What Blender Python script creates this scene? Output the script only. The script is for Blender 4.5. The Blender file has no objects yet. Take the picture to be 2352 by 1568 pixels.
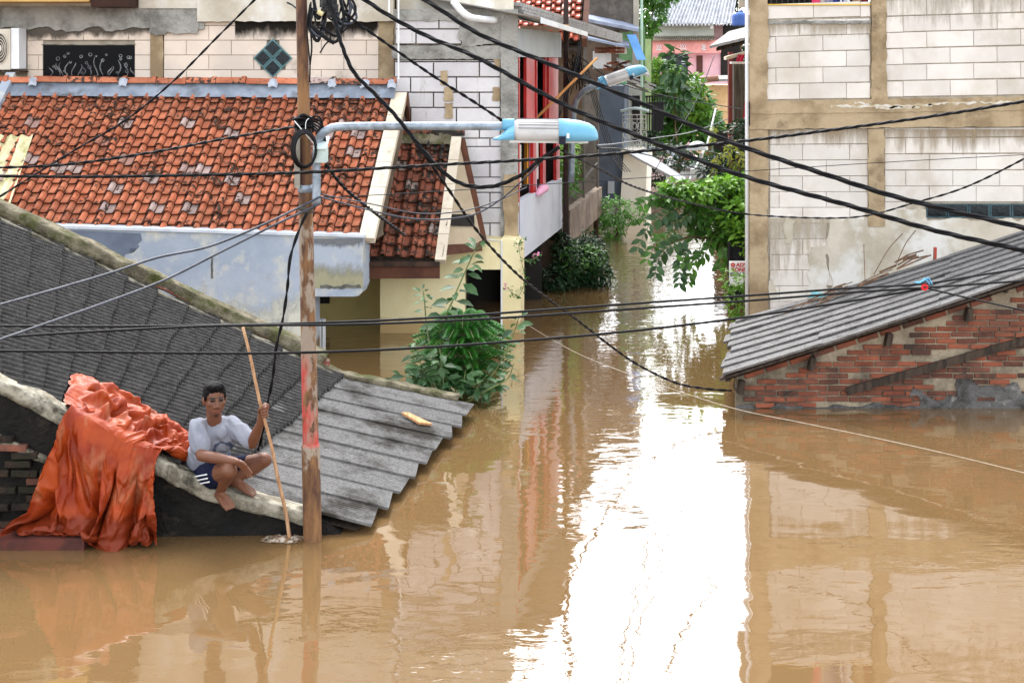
import bpy, math, random
from mathutils import Vector, Matrix, noise
random.seed(7)
V = Vector
scene = bpy.context.scene
COL = scene.collection
# ---------------------------------------------------------------- camera
LENS = 50.0
F = 2352 * LENS / 36            # focal length in image pixels
CAMZ = 3.5                      # camera height above the flood water
cam = bpy.data.cameras.new('camera'); cam.lens = LENS; cam.sensor_width = 36
cam.shift_y = -649 / 2352; cam.clip_start = 0.1; cam.clip_end = 2000
camo = bpy.data.objects.new('camera', cam); COL.objects.link(camo)
camo.location = (0, 0, CAMZ); camo.rotation_euler = (math.radians(90), 0, 0)
scene.camera = camo
# ---------------------------------------------------------------- sky, sun, exposure (bright overcast)
SUN_EL, SUN_AZ = math.radians(52), math.radians(-15)      # azimuth from +Y, towards -X
world = bpy.data.worlds.new('World'); scene.world = world; world.use_nodes = True
wn = world.node_tree; wn.nodes.clear()
sky = wn.nodes.new('ShaderNodeTexSky'); sky.sky_type = 'NISHITA'; sky.sun_disc = False
sky.sun_elevation = SUN_EL; sky.sun_rotation = SUN_AZ
sky.air_density = 1.0; sky.dust_density = 2.0; sky.ozone_density = 1.0; sky.altitude = 0
hs = wn.nodes.new('ShaderNodeHueSaturation'); hs.inputs['Saturation'].default_value = 0.18
bg = wn.nodes.new('ShaderNodeBackground'); bg.inputs['Strength'].default_value = 0.15
wo = wn.nodes.new('ShaderNodeOutputWorld')
wn.links.new(sky.outputs[0], hs.inputs['Color']); wn.links.new(hs.outputs[0], bg.inputs['Color'])
wn.links.new(bg.outputs[0], wo.inputs['Surface'])
sun = bpy.data.lights.new('sun', 'SUN'); sun.energy = 0.6; sun.angle = math.radians(25); sun.color = (1, .97, .92)
suno = bpy.data.objects.new('sun', sun); COL.objects.link(suno)
sd = V((math.sin(SUN_AZ) * math.cos(SUN_EL), math.cos(SUN_AZ) * math.cos(SUN_EL), math.sin(SUN_EL)))
suno.rotation_euler = sd.to_track_quat('Z', 'Y').to_euler(); suno.location = (0, 0, 30)
scene.view_settings.view_transform = 'Standard'; scene.view_settings.look = 'None'
scene.view_settings.exposure = 2.32; scene.view_settings.gamma = 1
scene.view_settings.use_curve_mapping = False
scene.cycles.max_bounces = 6; scene.cycles.use_denoising = True

# ---------------------------------------------------------------- helpers
def at(x, y, d):
    """point at distance d (metres north of the camera) placed from image pixel (x, y)"""
    return V(((x - 1176) / F * d, d, CAMZ - (y - 135) / F * d))
def on_plane(x, y, p0, n):
    r = V(((x - 1176) / F, 1, -(y - 135) / F)); o = V((0, 0, CAMZ))
    return o + r * ((p0 - o).dot(n) / r.dot(n))
def lerp(a, b, t): return a + (b - a) * t
WL = {}
def wloc(p): return WL.get(p.name, V()) if p else V()
def thing(name, label, cat, loc=(0, 0, 0), group=None):
    o = bpy.data.objects.new(name, None); COL.objects.link(o); o.location = loc
    o['label'] = label; o['category'] = cat
    if group: o['group'] = group
    WL[o.name] = V(loc); o.empty_display_size = .2
    return o
def tag(o, label=None, cat=None, group=None, kind=None):
    if label: o['label'] = label
    if cat: o['category'] = cat
    if group: o['group'] = group
    if kind: o['kind'] = kind
    return o
class MB:
    def __init__(s): s.v = []; s.f = []
    def add(s, vs, fs):
        k = len(s.v); s.v += [V(p) for p in vs]; s.f += [tuple(i + k for i in f) for f in fs]; return s
    def quad(s, a, b, c, d): return s.add([a, b, c, d], [(0, 1, 2, 3)])
    def obox(s, o, ex, ey, ez):
        o, ex, ey, ez = V(o), V(ex), V(ey), V(ez)
        p = [o, o + ex, o + ex + ey, o + ey]; p += [q + ez for q in p]
        if ex.cross(ey).dot(ez) < 0: p = p[4:] + p[:4]
        return s.add(p, [(3, 2, 1, 0), (4, 5, 6, 7), (0, 1, 5, 4), (1, 2, 6, 5), (2, 3, 7, 6), (3, 0, 4, 7)])
    def box(s, c, sz, rz=0):
        m = Matrix.Rotation(rz, 3, 'Z'); c = V(c)
        ex, ey, ez = (m @ V((sz[0], 0, 0)), m @ V((0, sz[1], 0)), V((0, 0, sz[2])))
        return s.obox(c - ex / 2 - ey / 2 - ez / 2, ex, ey, ez)
    def slab(s, x0, y0, x1, y1, d, dep):
        a, b = at(x0, y1, d), at(x1, y0, d)
        return s.obox(a, (b.x - a.x, 0, 0), (0, dep, 0), (0, 0, b.z - a.z))
    def prism(s, poly, ext):
        n = len(poly); poly = [V(p) for p in poly]; ext = V(ext)
        nn = V()
        for i in range(n): nn += poly[i].cross(poly[(i + 1) % n])
        if nn.dot(ext) > 0: poly = poly[::-1]
        return s.add(poly + [p + ext for p in poly],
                     [tuple(range(n)), tuple(range(2 * n - 1, n - 1, -1))] +
                     [((i + 1) % n, i, i + n, (i + 1) % n + n) for i in range(n)])
    def tube(s, path, r, n=6, cap=True):
        path = [V(p) for p in path]; m = len(path)
        rr = r if isinstance(r, (list, tuple)) else [r] * m
        t0 = (path[1] - path[0]).normalized()
        a = t0.orthogonal().normalized(); vs = []; fs = []
        for i, p in enumerate(path):
            t = (path[min(i + 1, m - 1)] - path[max(i - 1, 0)]).normalized()
            a = (a - t * a.dot(t)); a = a.normalized() if a.length > 1e-6 else t.orthogonal().normalized()
            b = t.cross(a)
            for k in range(n):
                w = 2 * math.pi * k / n; vs.append(p + (a * math.cos(w) + b * math.sin(w)) * rr[i])
        for i in range(m - 1):
            for k in range(n):
                fs.append((i * n + k, i * n + (k + 1) % n, (i + 1) * n + (k + 1) % n, (i + 1) * n + k))
        if cap: fs += [tuple(range(n - 1, -1, -1)), tuple((m - 1) * n + k for k in range(n))]
        return s.add(vs, fs)
    def grid(s, fn, nu, nv):
        vs = [fn(i / nu, j / nv) for j in range(nv + 1) for i in range(nu + 1)]
        fs = [(j * (nu + 1) + i, j * (nu + 1) + i + 1, (j + 1) * (nu + 1) + i + 1, (j + 1) * (nu + 1) + i)
              for j in range(nv) for i in range(nu)]
        return s.add(vs, fs)
    def build(s, name, mat, parent=None, smooth=False, label=None):
        me = bpy.data.meshes.new(name); L = wloc(parent)
        me.from_pydata([tuple(p - L) for p in s.v], [], s.f)
        if smooth: me.polygons.foreach_set('use_smooth', [True] * len(me.polygons))
        me.materials.append(mat)
        o = bpy.data.objects.new(name, me); COL.objects.link(o)
        if parent: o.parent = parent; WL[o.name] = L
        if label: o['label'] = label
        return o
def top(mb, name, mat, label, cat, group=None, smooth=False, kind=None):
    return tag(mb.build(name, mat, None, smooth), label, cat, group, kind)
def piece(name, me, parent, M4):
    o = bpy.data.objects.new(name, me); COL.objects.link(o); o.parent = parent
    o.matrix_basis = Matrix.Translation(-wloc(parent)) @ M4
    return o
def spline(pts, n=8):
    pts = [V(p) for p in pts]; q = [pts[0] * 2 - pts[1]] + pts + [pts[-1] * 2 - pts[-2]]; out = []
    for i in range(1, len(q) - 2):
        a, b, c, d = q[i - 1:i + 3]
        for k in range(n):
            t = k / n
            out.append(.5 * ((2 * b) + (c - a) * t + (2 * a - 5 * b + 4 * c - d) * t * t + (3 * b - a - 3 * c + d) * t ** 3))
    return out + [pts[-1]]
def fbm(p, o=4): return noise.fractal(V(p), 1.0, 2.0, o)

# ---------------------------------------------------------------- materials
def decal(name, c, z0, z1, sc=4, st=(1, 1, .35), lo=.35, hi=.62, rough=.9):
    """a stain film: strongest at height z0, fading to nothing at z1, broken up by streaky noise"""
    m = bpy.data.materials.new(name); m.use_nodes = True; N = m.node_tree.nodes; L = m.node_tree.links; b = N['Principled BSDF']
    b.inputs['Base Color'].default_value = c; b.inputs['Roughness'].default_value = rough; b.inputs['Specular IOR Level'].default_value = .2
    g = N.new('ShaderNodeNewGeometry'); sp = N.new('ShaderNodeSeparateXYZ'); L.new(g.outputs['Position'], sp.inputs[0])
    r = N.new('ShaderNodeMapRange'); r.inputs['From Min'].default_value = z1; r.inputs['From Max'].default_value = z0; r.inputs['To Min'].default_value = -.35; r.inputs['To Max'].default_value = .25; L.new(sp.outputs['Z'], r.inputs['Value'])
    mp = N.new('ShaderNodeMapping'); mp.inputs['Scale'].default_value = st; L.new(g.outputs['Position'], mp.inputs['Vector'])
    t = N.new('ShaderNodeTexNoise'); t.inputs['Scale'].default_value = sc; t.inputs['Detail'].default_value = 8; t.inputs['Roughness'].default_value = .65; L.new(mp.outputs[0], t.inputs['Vector'])
    a = N.new('ShaderNodeMath'); a.operation = 'ADD'; L.new(t.outputs['Fac'], a.inputs[0]); L.new(r.outputs[0], a.inputs[1])
    q = N.new('ShaderNodeMapRange'); q.inputs['From Min'].default_value = lo; q.inputs['From Max'].default_value = hi; L.new(a.outputs[0], q.inputs['Value']); L.new(q.outputs[0], b.inputs['Alpha'])
    return m
def s(r, g, b, k=1.0):
    f = lambda c: (c / 255 / 12.92 if c / 255 <= .04045 else ((c / 255 + .055) / 1.055) ** 2.4) * k
    return (f(r), f(g), f(b), 1)
def M(name, c, c2=None, sc=3, lo=.42, hi=.6, rough=.85, bump=.15, bsc=30, rnd=0, dirt=None, dsc=1.5, dlo=.55, dhi=.7,
      spec=.3, stretch=(1, 1, 1), dstretch=(1, 1, 1), metal=0, bdist=.02, obj=False, tide=None):
    m = bpy.data.materials.new(name); m.use_nodes = True; nt = m.node_tree; N = nt.nodes; L = nt.links
    b = N['Principled BSDF']; b.inputs['Roughness'].default_value = rough; b.inputs['Metallic'].default_value = metal
    b.inputs['Specular IOR Level'].default_value = spec
    if obj: pos = N.new('ShaderNodeTexCoord').outputs['Object']
    else: pos = N.new('ShaderNodeNewGeometry').outputs['Position']
    oi = N.new('ShaderNodeObjectInfo')
    def nz(scale, st, det=6, rg=.6, off=0):
        mp = N.new('ShaderNodeMapping'); mp.inputs['Scale'].default_value = st; mp.inputs['Location'].default_value = (off, off * .7, off * .3)
        L.new(pos, mp.inputs['Vector'])
        t = N.new('ShaderNodeTexNoise'); t.inputs['Scale'].default_value = scale; t.inputs['Detail'].default_value = det
        t.inputs['Roughness'].default_value = rg; L.new(mp.outputs[0], t.inputs['Vector']); return t.outputs['Fac']
    def ramp(fac, a, z):
        r = N.new('ShaderNodeMapRange'); r.inputs['From Min'].default_value = a; r.inputs['From Max'].default_value = z
        L.new(fac, r.inputs['Value']); return r.outputs[0]
    def mix(fac, a, z):
        x = N.new('ShaderNodeMix'); x.data_type = 'RGBA'; L.new(fac, x.inputs['Factor'])
        for k, val in ((6, a), (7, z)):
            if isinstance(val, tuple): x.inputs[k].default_value = val
            else: L.new(val, x.inputs[k])
        return x.outputs[2]
    c2 = c2 or tuple(q * .8 for q in c[:3]) + (1,)
    col = mix(ramp(nz(sc, stretch), lo, hi), c, c2)
    if dirt: col = mix(ramp(nz(dsc, dstretch, 8, .65, 13.7), dlo, dhi), col, dirt)
    if tide:                                             # silt line left by the flood
        sx = N.new('ShaderNodeSeparateXYZ'); L.new(pos, sx.inputs[0]); ma = N.new('ShaderNodeMath'); ma.operation = 'MULTIPLY_ADD'; ma.inputs[1].default_value = -.16
        L.new(nz(5, (1, 1, .6), 5), ma.inputs[0]); L.new(sx.outputs['Z'], ma.inputs[2]); col = mix(ramp(ma.outputs[0], tide[0] - .05, tide[0] - .11), col, tide[1])
    if rnd:
        h = N.new('ShaderNodeHueSaturation'); r = N.new('ShaderNodeMapRange')
        r.inputs['To Min'].default_value = 1 - rnd; r.inputs['To Max'].default_value = 1 + rnd
        L.new(oi.outputs['Random'], r.inputs['Value']); L.new(r.outputs[0], h.inputs['Value']); L.new(col, h.inputs['Color']); col = h.outputs[0]
    L.new(col, b.inputs['Base Color'])
    if bump:
        bp = N.new('ShaderNodeBump'); bp.inputs['Strength'].default_value = bump; bp.inputs['Distance'].default_value = bdist
        L.new(nz(bsc, (1, 1, 1), 5), bp.inputs['Height']); L.new(bp.outputs[0], b.inputs['Normal'])
    return m
MORTAR = M('mortar', s(150, 140, 125), s(95, 88, 80), 6, dirt=s(60, 55, 48), dsc=3)
CONC = M('raw_concrete', s(172, 152, 122), s(140, 120, 92), 2.5, dirt=s(100, 84, 62), dsc=2, dlo=.56, dhi=.72, bump=.5, bsc=14, bdist=.03)
CONCG = M('grey_cement', s(158, 156, 150), s(118, 116, 110), 3, dirt=s(80, 78, 74), dsc=4, dlo=.58, dhi=.75, bump=.9, bsc=9, bdist=.05)
BLOCK = M('aerated_block', s(219, 213, 205), s(206, 199, 190), 1.2, rnd=.08, dirt=s(176, 162, 142), dsc=.9, dlo=.5, dhi=.78, bump=.08, bsc=60)
BLOCKL = M('beige_block', s(222, 206, 190), s(208, 194, 180), 1.4, rnd=.06, dirt=s(120, 108, 92), dsc=1.6, dlo=.55, dhi=.75, bump=.1, bsc=50)
BLOCKG = M('grey_block', s(205, 202, 202), s(190, 186, 188), 1.4, rnd=.08, dirt=s(130, 122, 110), dsc=2.2, dlo=.6, dhi=.75, bump=.1, bsc=50, dstretch=(3, 3, .6))
PLASTER = M('patchy_plaster', s(196, 188, 172), s(172, 163, 145), 1.5, dirt=s(214, 212, 206), dsc=1.2, dlo=.5, dhi=.62, bump=.3, bsc=12)
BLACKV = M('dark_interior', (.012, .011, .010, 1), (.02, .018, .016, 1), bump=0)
LMORT = M('pale_mortar_bed', s(176, 166, 150), s(150, 140, 124), 6, bump=.2)
WHITE = M('white_paint', s(228, 230, 232), s(212, 215, 218), 2, dirt=s(170, 168, 160), dsc=2, dlo=.6, dhi=.8, bump=.05)
# ================================================================ setting: flood water
def water_mat():
    m = bpy.data.materials.new('muddy_water'); m.use_nodes = True; N = m.node_tree.nodes; L = m.node_tree.links
    b = N['Principled BSDF']
    b.inputs['Roughness'].default_value = .015; b.inputs['IOR'].default_value = 1.45
    b.inputs['Coat Weight'].default_value = .9; b.inputs['Coat Roughness'].default_value = .015; b.inputs['Coat IOR'].default_value = 1.4
    g = N.new('ShaderNodeNewGeometry')
    def nz(scale, st, det, dist=0.0):
        mp = N.new('ShaderNodeMapping'); mp.inputs['Scale'].default_value = st; L.new(g.outputs['Position'], mp.inputs['Vector'])
        t = N.new('ShaderNodeTexNoise'); t.inputs['Scale'].default_value = scale; t.inputs['Detail'].default_value = det
        t.inputs['Distortion'].default_value = dist; L.new(mp.outputs[0], t.inputs['Vector']); return t.outputs['Fac']
    x = N.new('ShaderNodeMix'); x.data_type = 'RGBA'
    x.inputs[6].default_value = s(177, 142, 97, .38); x.inputs[7].default_value = s(169, 132, 86, .38)
    L.new(nz(.5, (1, 1, 1), 4), x.inputs['Factor']); L.new(x.outputs[2], b.inputs['Base Color'])
    # ripples: gentle long waves, finer wavelets, and patches where the breeze ruffles the surface
    mask = N.new('ShaderNodeMapRange'); mask.inputs['From Min'].default_value = .46; mask.inputs['From Max'].default_value = .66
    mask.inputs['To Min'].default_value = .12; mask.inputs['To Max'].default_value = 1.0
    L.new(nz(.28, (1, .8, 1), 3), mask.inputs['Value'])
    # the narrow lane funnels the breeze: choppier between the houses than on the open water
    sp = N.new('ShaderNodeSeparateXYZ'); L.new(g.outputs['Position'], sp.inputs[0]); ch = N.new('ShaderNodeMapRange'); ch.inputs['From Min'].default_value = 13; ch.inputs['From Max'].default_value = 24
    ch.inputs['To Max'].default_value = 1.5; L.new(sp.outputs['Y'], ch.inputs['Value']); mm = N.new('ShaderNodeMath'); mm.operation = 'ADD'; L.new(mask.outputs[0], mm.inputs[0]); L.new(ch.outputs[0], mm.inputs[1]); mask = mm
    a = N.new('ShaderNodeMath'); a.operation = 'MULTIPLY'; L.new(nz(5.0, (1, 2.0, 1), 3, .6), a.inputs[0]); L.new(mask.outputs[0], a.inputs[1])
    c = N.new('ShaderNodeMath'); c.operation = 'MULTIPLY_ADD'; c.inputs[1].default_value = 2.2
    L.new(nz(1.1, (1, 1.6, 1), 2, .4), c.inputs[0]); L.new(a.outputs[0], c.inputs[2])
    bp = N.new('ShaderNodeBump'); bp.inputs['Strength'].default_value = 1.0; bp.inputs['Distance'].default_value = .0032
    L.new(c.outputs[0], bp.inputs['Height']); L.new(bp.outputs[0], b.inputs['Normal']); L.new(bp.outputs[0], b.inputs['Coat Normal'])
    return m
WATER = water_mat()
w = MB(); w.quad((-400, -60, 0), (400, -60, 0), (400, 900, 0), (-400, 900, 0))
tag(w.build('water', WATER), kind='structure')
# ================================================================ block laying
BLK = {}
def block_mesh(w, h, t, mat, ch=.006):
    k = (round(w, 3), round(h, 3), t, mat.name)
    if k in BLK: return BLK[k]
    v = []
    for (a, y) in ((0, t), (0, ch), (ch, 0)):
        v += [(a, y, a), (w - a, y, a), (w - a, y, h - a), (a, y, h - a)]
    f = [(8, 9, 10, 11)]
    for q in (0, 4):
        f += [(q + i + 4, q + i, q + (i + 1) % 4, q + (i + 1) % 4 + 4) for i in range(4)]
    me = bpy.data.meshes.new('block'); me.from_pydata(v, [], [tuple(reversed(p)) if False else p for p in f])
    me.materials.append(mat); me.validate(); BLK[k] = me; return me
def lay(parent, mat, x0, x1, z0, z1, Y, bw=.6, bh=.2, j=.005, off=0, skew=None, skip=None, name='block', t=.05, rng=None, odd=.5, minw=.05, holes=None):
    """courses of blocks on the wall plane y=Y between x0..x1, z0..z1, each block an object"""
    rng = rng or random
    r = 0; z = z0
    while z < z1 - .02:
        h = min(bh, z1 - z); x = x0 - ((off + r * odd) % 1) * bw
        while x < x1 - .01:
          segs = [(max(x, x0), min(x + bw, x1))]
          for hole in (holes or []):
              hr = hole(z + h / 2)
              if hr: segs = [sg for a, e in segs for sg in ((a, min(e, hr[0])), (max(a, hr[1]), e)) if sg[1] - sg[0] > .02]
          for a, e in segs:
            if e - a > minw and not (skip and skip((a + e) / 2, z + h / 2, a, e, z, z + h)):
                me = block_mesh(e - a - j, h - j, t, mat)
                dz = skew((a + e) / 2, z) if skew else 0
                sl = (skew(e, z) - skew(a, z)) / (e - a) if skew else 0
                m4 = Matrix.Translation((a + j / 2, Y + rng.uniform(-.003, .003), z + j / 2 + dz + rng.uniform(-.001, .001))) @ Matrix.Rotation(-math.atan(sl), 4, 'Y')
                piece(name, me, parent, m4)
          x += bw
        z += bh; r += 1
def ragged(x0, z0, x1, z1, Y, th, amp=.03, sc=6, seed=0, sides='lrtb', step=.04):
    """a thin slab of plaster with uneven edges"""
    pts = []
    def edge(ax, az, bx, bz, on):
        n = max(2, int(math.hypot(bx - ax, bz - az) / step))
        for i in range(n):
            t = i / n; x = ax + (bx - ax) * t; z = az + (bz - az) * t
            if on:
                q = V((x * sc, z * sc, seed)); x += amp * fbm(q); z += amp * fbm(q + V((31, 7, 3)))
            pts.append(V((x, Y, z)))
    edge(x0, z0, x1, z0, 'b' in sides); edge(x1, z0, x1, z1, 'r' in sides)
    edge(x1, z1, x0, z1, 't' in sides); edge(x0, z1, x0, z0, 'l' in sides)
    return MB().prism(pts, (0, -th, 0))
# ================================================================ pale block house on the east bank
RD = 18.15; RS = F / RD
def rx(x): return (x - 1176) / RS
def rz(y): return CAMZ - (y - 135) / RS
house_r = thing('block_house', 'tall unfinished house of pale aerated blocks with brown concrete frame', 'house', (rx(1722), RD, 0))
def rskew(x, z): return (x - rx(1722)) * max(0, (z - rz(432))) * .0145
mb = MB(); mb.obox((rx(1724), RD + .02, -1.0), (5.2, 0, 0), (1.5, 6, 0), (0, 0, rz(12) + 1.0))
mb.obox((rx(2001), RD + .02, rz(12)), (3.7, 0, 0), (1.5, 6, 0), (0, 0, 3.2)); mb.obox((rx(1724), RD + .02, 5.3), (rx(2001) - rx(1724), 0, 0), (1.5, 6, 0), (0, 0, 2.08))
mb.obox((rx(1724), RD + .9, rz(12)), (rx(2001) - rx(1724), 0, 0), (0, .1, 0), (0, 0, 1.2))
mb.build('wall_core', LMORT, house_r)
rg = random.Random(3)
xl, xm0, xm1, xr = rx(1761), rx(2000), rx(2034), rx(2460)
# upper storey
lay(house_r, BLOCK, xl, xm0, rz(231), rz(50), RD, skew=rskew, rng=rg, off=.3, bh=.2)
lay(house_r, BLOCK, xl, xm0, rz(48), rz(13), RD, skew=rskew, rng=rg, off=0)
lay(house_r, BLOCK, xm1, xr, rz(229), 6.9, RD, skew=rskew, rng=rg, off=.62)
# lower storey
patch = lambda x, z, a, e, z0, z1: (z < rz(505) and x > rx(1905)) or (rx(2122) < x and rz(503) < z < rz(466))
lay(house_r, BLOCK, xl + .04, rx(1994), .0, rz(298), RD, skew=rskew, rng=rg, off=.8, skip=patch)
lay(house_r, BLOCK, rx(2032), xr, rz(500) - .0, rz(298), RD, skew=rskew, rng=rg, off=.55, skip=patch)
# frame
c = ragged(rx(1722), -1.0, rx(1763), 7.2, RD + .04, .065, .022, 7, 1, 'r'); c.build('column', CONC, house_r)
c = ragged(rx(2001), rz(236), rx(2035), 7.2, RD + .04, .075, .02, 7, 2, 'lr'); c.build('column', CONC, house_r)
c = ragged(rx(1994), rz(520), rx(2031), rz(296), RD + .04, .062, .02, 8, 3, 'lr'); c.build('column', CONC, house_r)
def sk(mb_):
    for p in mb_.v: p.z += rskew(p.x, p.z)
    return mb_
sk(ragged(rx(1722), rz(297), xr, rz(233), RD + .04, .085, .014, 6, 4, 'tb')).build('beam', CONC, house_r)
sk(ragged(rx(1724), rz(262), xr, rz(236), RD + .0, .055, .01, 9, 14, 'tb')).build('beam_ledge', CONC, house_r)
EFFL = M('lime_bloom', s(206, 200, 188), s(176, 160, 132), 9, bump=.3)
for (a, e, y, q) in ((1905, 2140, 247, 1), (2010, 2110, 252, 2), (2130, 2350, 244, 3), (1960, 2000, 240, 4)):
    sk(ragged(rx(a), rz(y + 3), rx(e), rz(y - 2), RD - .054, .004, .03, 11, q * 5, 'lrtb', .03)).build('lime_streak', EFFL, house_r)
# plaster patches
ragged(rx(1905), -.5, xr, rz(503), RD + .03, .04, .10, 2.2, 5, 'lt', .05).build('plaster_patch', PLASTER, house_r)
ragged(rx(1985), rz(505), rx(2128), rz(480), RD + .03, .036, .03, 5, 6, 'lrt', .04).build('plaster_patch', PLASTER, house_r)
for i, (a, b, c_, d_) in enumerate(((1800, 560, 1822, 505), (1858, 700, 1900, 560), (1765, 690, 1780, 640))):
    ragged(rx(a), rz(b), rx(c_), rz(d_), RD + .0, .012, .06, 5, 20 + i, 'lrtb', .03).build('plaster_patch', PLASTER, house_r)
ragged(rx(1764), rz(55), rx(2000), rz(48), RD + .0, .02, .012, 12, 9, 'tb').build('mortar_bed', CONCG, house_r)
# row of glass blocks
GLB = M('dark_glass_block', s(26, 40, 46, .7), s(14, 22, 28, .7), 30, rough=.2, spec=.25, bump=.6, bsc=45, rnd=.3)
GLF = M('glass_block_rim', s(58, 84, 92), s(40, 60, 66), 10, rough=.3)
for i in range(5):
    x0 = rx(2127 + i * 49); q = MB(); q.obox((x0, RD - .012, rz(500)), (.265, 0, 0), (0, .06, 0), (0, 0, .178))
    g = q.build('glass_block', GLF, house_r)
    q = MB(); q.grid(lambda u, v, x0=x0: V((x0 + .02 + .225 * u, RD - .014 - .012 * math.sin(math.pi * u) * math.sin(math.pi * v), rz(500) + .018 + .142 * v)), 5, 5)
    q.build('pane', GLB, g, True)
# opening with yellow sill, shaded room, white lining
q = MB(); q.obox((rx(1763), RD - .02, rz(12.6)), (rx(1999) - rx(1763), 0, 0), (0, .2, 0), (0, 0, .015)); q.build('sill', M('yellow_trim', s(222, 182, 70)), house_r)
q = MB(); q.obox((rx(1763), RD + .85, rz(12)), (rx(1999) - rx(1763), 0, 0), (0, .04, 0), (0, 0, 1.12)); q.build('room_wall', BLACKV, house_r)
for k in range(9):
    q = MB(); q.tube([(rx(1768 + k * 13), RD + .3, rz(11)), (rx(1768 + k * 13), RD + .3, 5.3)], .008, 5); q.build('window_bar', M('bar_dark', s(60, 56, 52)), house_r)
# white pipe up the corner
DOWN = M('pvc_white', s(236, 238, 240), s(222, 224, 226), 3, rough=.4, bump=0)
for k, (x0, x1, y0, y1, col) in enumerate(((1762, 2460, 297, 372, s(150, 132, 106)), (1762, 2000, 50, 110, s(160, 146, 124)), (2034, 2460, -40, 120, s(168, 158, 142)), (1762, 1905, 500, 700, s(170, 158, 138)))):
    q = MB(); q.quad(*[V((rx(x), RD - .008, rz(y))) for x, y in ((x0, y1), (x1, y1), (x1, y0), (x0, y0))]); q.build('rain_stain', decal('rain_film%d' % k, col, rz(y0), rz(y1), 4 + k, (2.2, 2.2, .3), .42, .9), house_r)
q = MB(); q.tube([(rx(1717.5), RD + .06, .0), (rx(1717.5), RD + .06, 7.0)], .026, 10)
q.build('downpipe', DOWN, house_r, True)
# roof slab on top (seen mirrored in the water)
q = MB(); q.obox((rx(1715), RD - .3, 7.2), (5.6, 0, 0), (1.6, 6.6, 0), (0, 0, .15)); q.build('roof_slab', CONC, house_r)
# ================================================================ brick shed with dark sheet roof
BRICK = M('red_brick', s(154, 88, 64, .8), s(128, 72, 54, .8), 5, rnd=.24, dirt=s(104, 70, 56), dsc=2.2, dlo=.46, dhi=.68, bump=.5, bsc=40)
BRICKM = M('mossy_brick', s(74, 54, 44, .6), s(46, 38, 32, .5), 7, rnd=.3, dirt=s(40, 42, 26, .7), dsc=6, dlo=.46, dhi=.6, bump=.8, bsc=30)
BRICKD = M('sooty_brick', s(118, 72, 56), s(88, 58, 48), 5, rnd=.3, dirt=s(62, 50, 44), dsc=3, dlo=.5, dhi=.65, bump=.5, bsc=40)
SHEDM = M('shed_mortar', s(160, 146, 124), s(128, 116, 98), 5, dirt=s(70, 64, 56), dsc=1.3, dlo=.46, dhi=.64, bump=.8, bsc=14, bdist=.04)
SHEET = M('grey_roof_sheet', s(140, 138, 137, .9), s(108, 106, 104, .9), 40, .35, .65, dirt=s(64, 62, 60), dsc=5, dlo=.5, dhi=.75, bump=.5, bsc=90, rnd=.12)
TIMBER = M('dark_timber', s(70, 58, 48), s(44, 36, 30), 4, bump=.3, bsc=20, stretch=(6, 6, 1))
nA, nB = at(1650, 870, 14.05), at(2420, 624, 14.05)
fA, fB = at(1682, 738, 17.2), at(2420, 512, 17.2)
shed = thing('brick_shed', 'low red brick shed under a sagging dark sheet roof, half drowned', 'shed', (nA.x, 14.25, 0))
def rp(sx, t, up=0):
    a = lerp(nA, fA, t); b = lerp(nB, fB, t); return lerp(a, b, sx) + V((0, 0, up))
SD = 14.25; SS = F / SD
def bx_(x): return (x - 1176) / SS
def bz_(y): return CAMZ - (y - 135) / SS
def verge_z(X): return nA.z + (nB.z - nA.z) * (X - nA.x) / (nB.x - nA.x)
wl = bx_(1692)
mb = MB(); mb.prism([V((wl, SD + .012, -.8)), V((nB.x, SD + .012, -.8)), V((nB.x, SD + .012, verge_z(nB.x) - .03)), V((wl, SD + .012, verge_z(wl) - .02))], (0, .1, 0))
mb.obox((wl + .03, SD + .11, -.8), (.1, 0, 0), (.45, 2.6, 0), (0, 0, .98)); shw = mb.build('gable_wall', SHEDM, shed)
rg = random.Random(11)
def brk(w, h, mat): return block_mesh(w, h, .05, mat, .005)
# two sloping courses under the verge
ang = math.atan2(nB.z - nA.z, nB.x - nA.x)
for row in range(2):
    X = wl + .05 + .04 * row
    while X < nB.x - .2:
        w_ = rg.choice((.20, .21, .22))
        z = verge_z(X) - .082 - row * .064
        if rg.random() < .93 and z > -.02:
            piece('brick', brk(w_, .05, BRICK if rg.random() < .75 else BRICKD), shw, Matrix.Translation((X, SD - .006 + rg.uniform(-.008, .004), z)) @ Matrix.Rotation(-ang, 4, 'Y'))
        X += w_ + .018
# level courses below
z = -.05; r = 0
while z < 1.3:
    X = wl + .05 + (.11 if r % 2 else 0) + rg.uniform(0, .05)
    while X < nB.x - .1:
        w_ = rg.choice((.19, .2, .21, .2)); lim = verge_z(X) - .205
        if z < lim:
            cx, cz = X + .1, z
            rub = cx > bx_(2090) and cz < bz_(800) - (cx - bx_(2090)) * .02        # rubble plaster lower right
            low = z < .02 + .06 * fbm((X * 2, 0, 4))
            p = .93
            if rub: p = .78
            if low: p = .35
            if rg.random() < p:
                dark = rg.random() < (.30 if not rub else .6)
                piece('brick', brk(w_, .045, BRICKD if dark else BRICK), shw, Matrix.Translation((X, SD + rg.uniform(-.012, .003), z + rg.uniform(-.004, .004))) @ Matrix.Rotation(rg.uniform(-.015, .015), 4, 'Y'))
        X += w_ + .014
    z += .0585; r += 1
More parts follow.
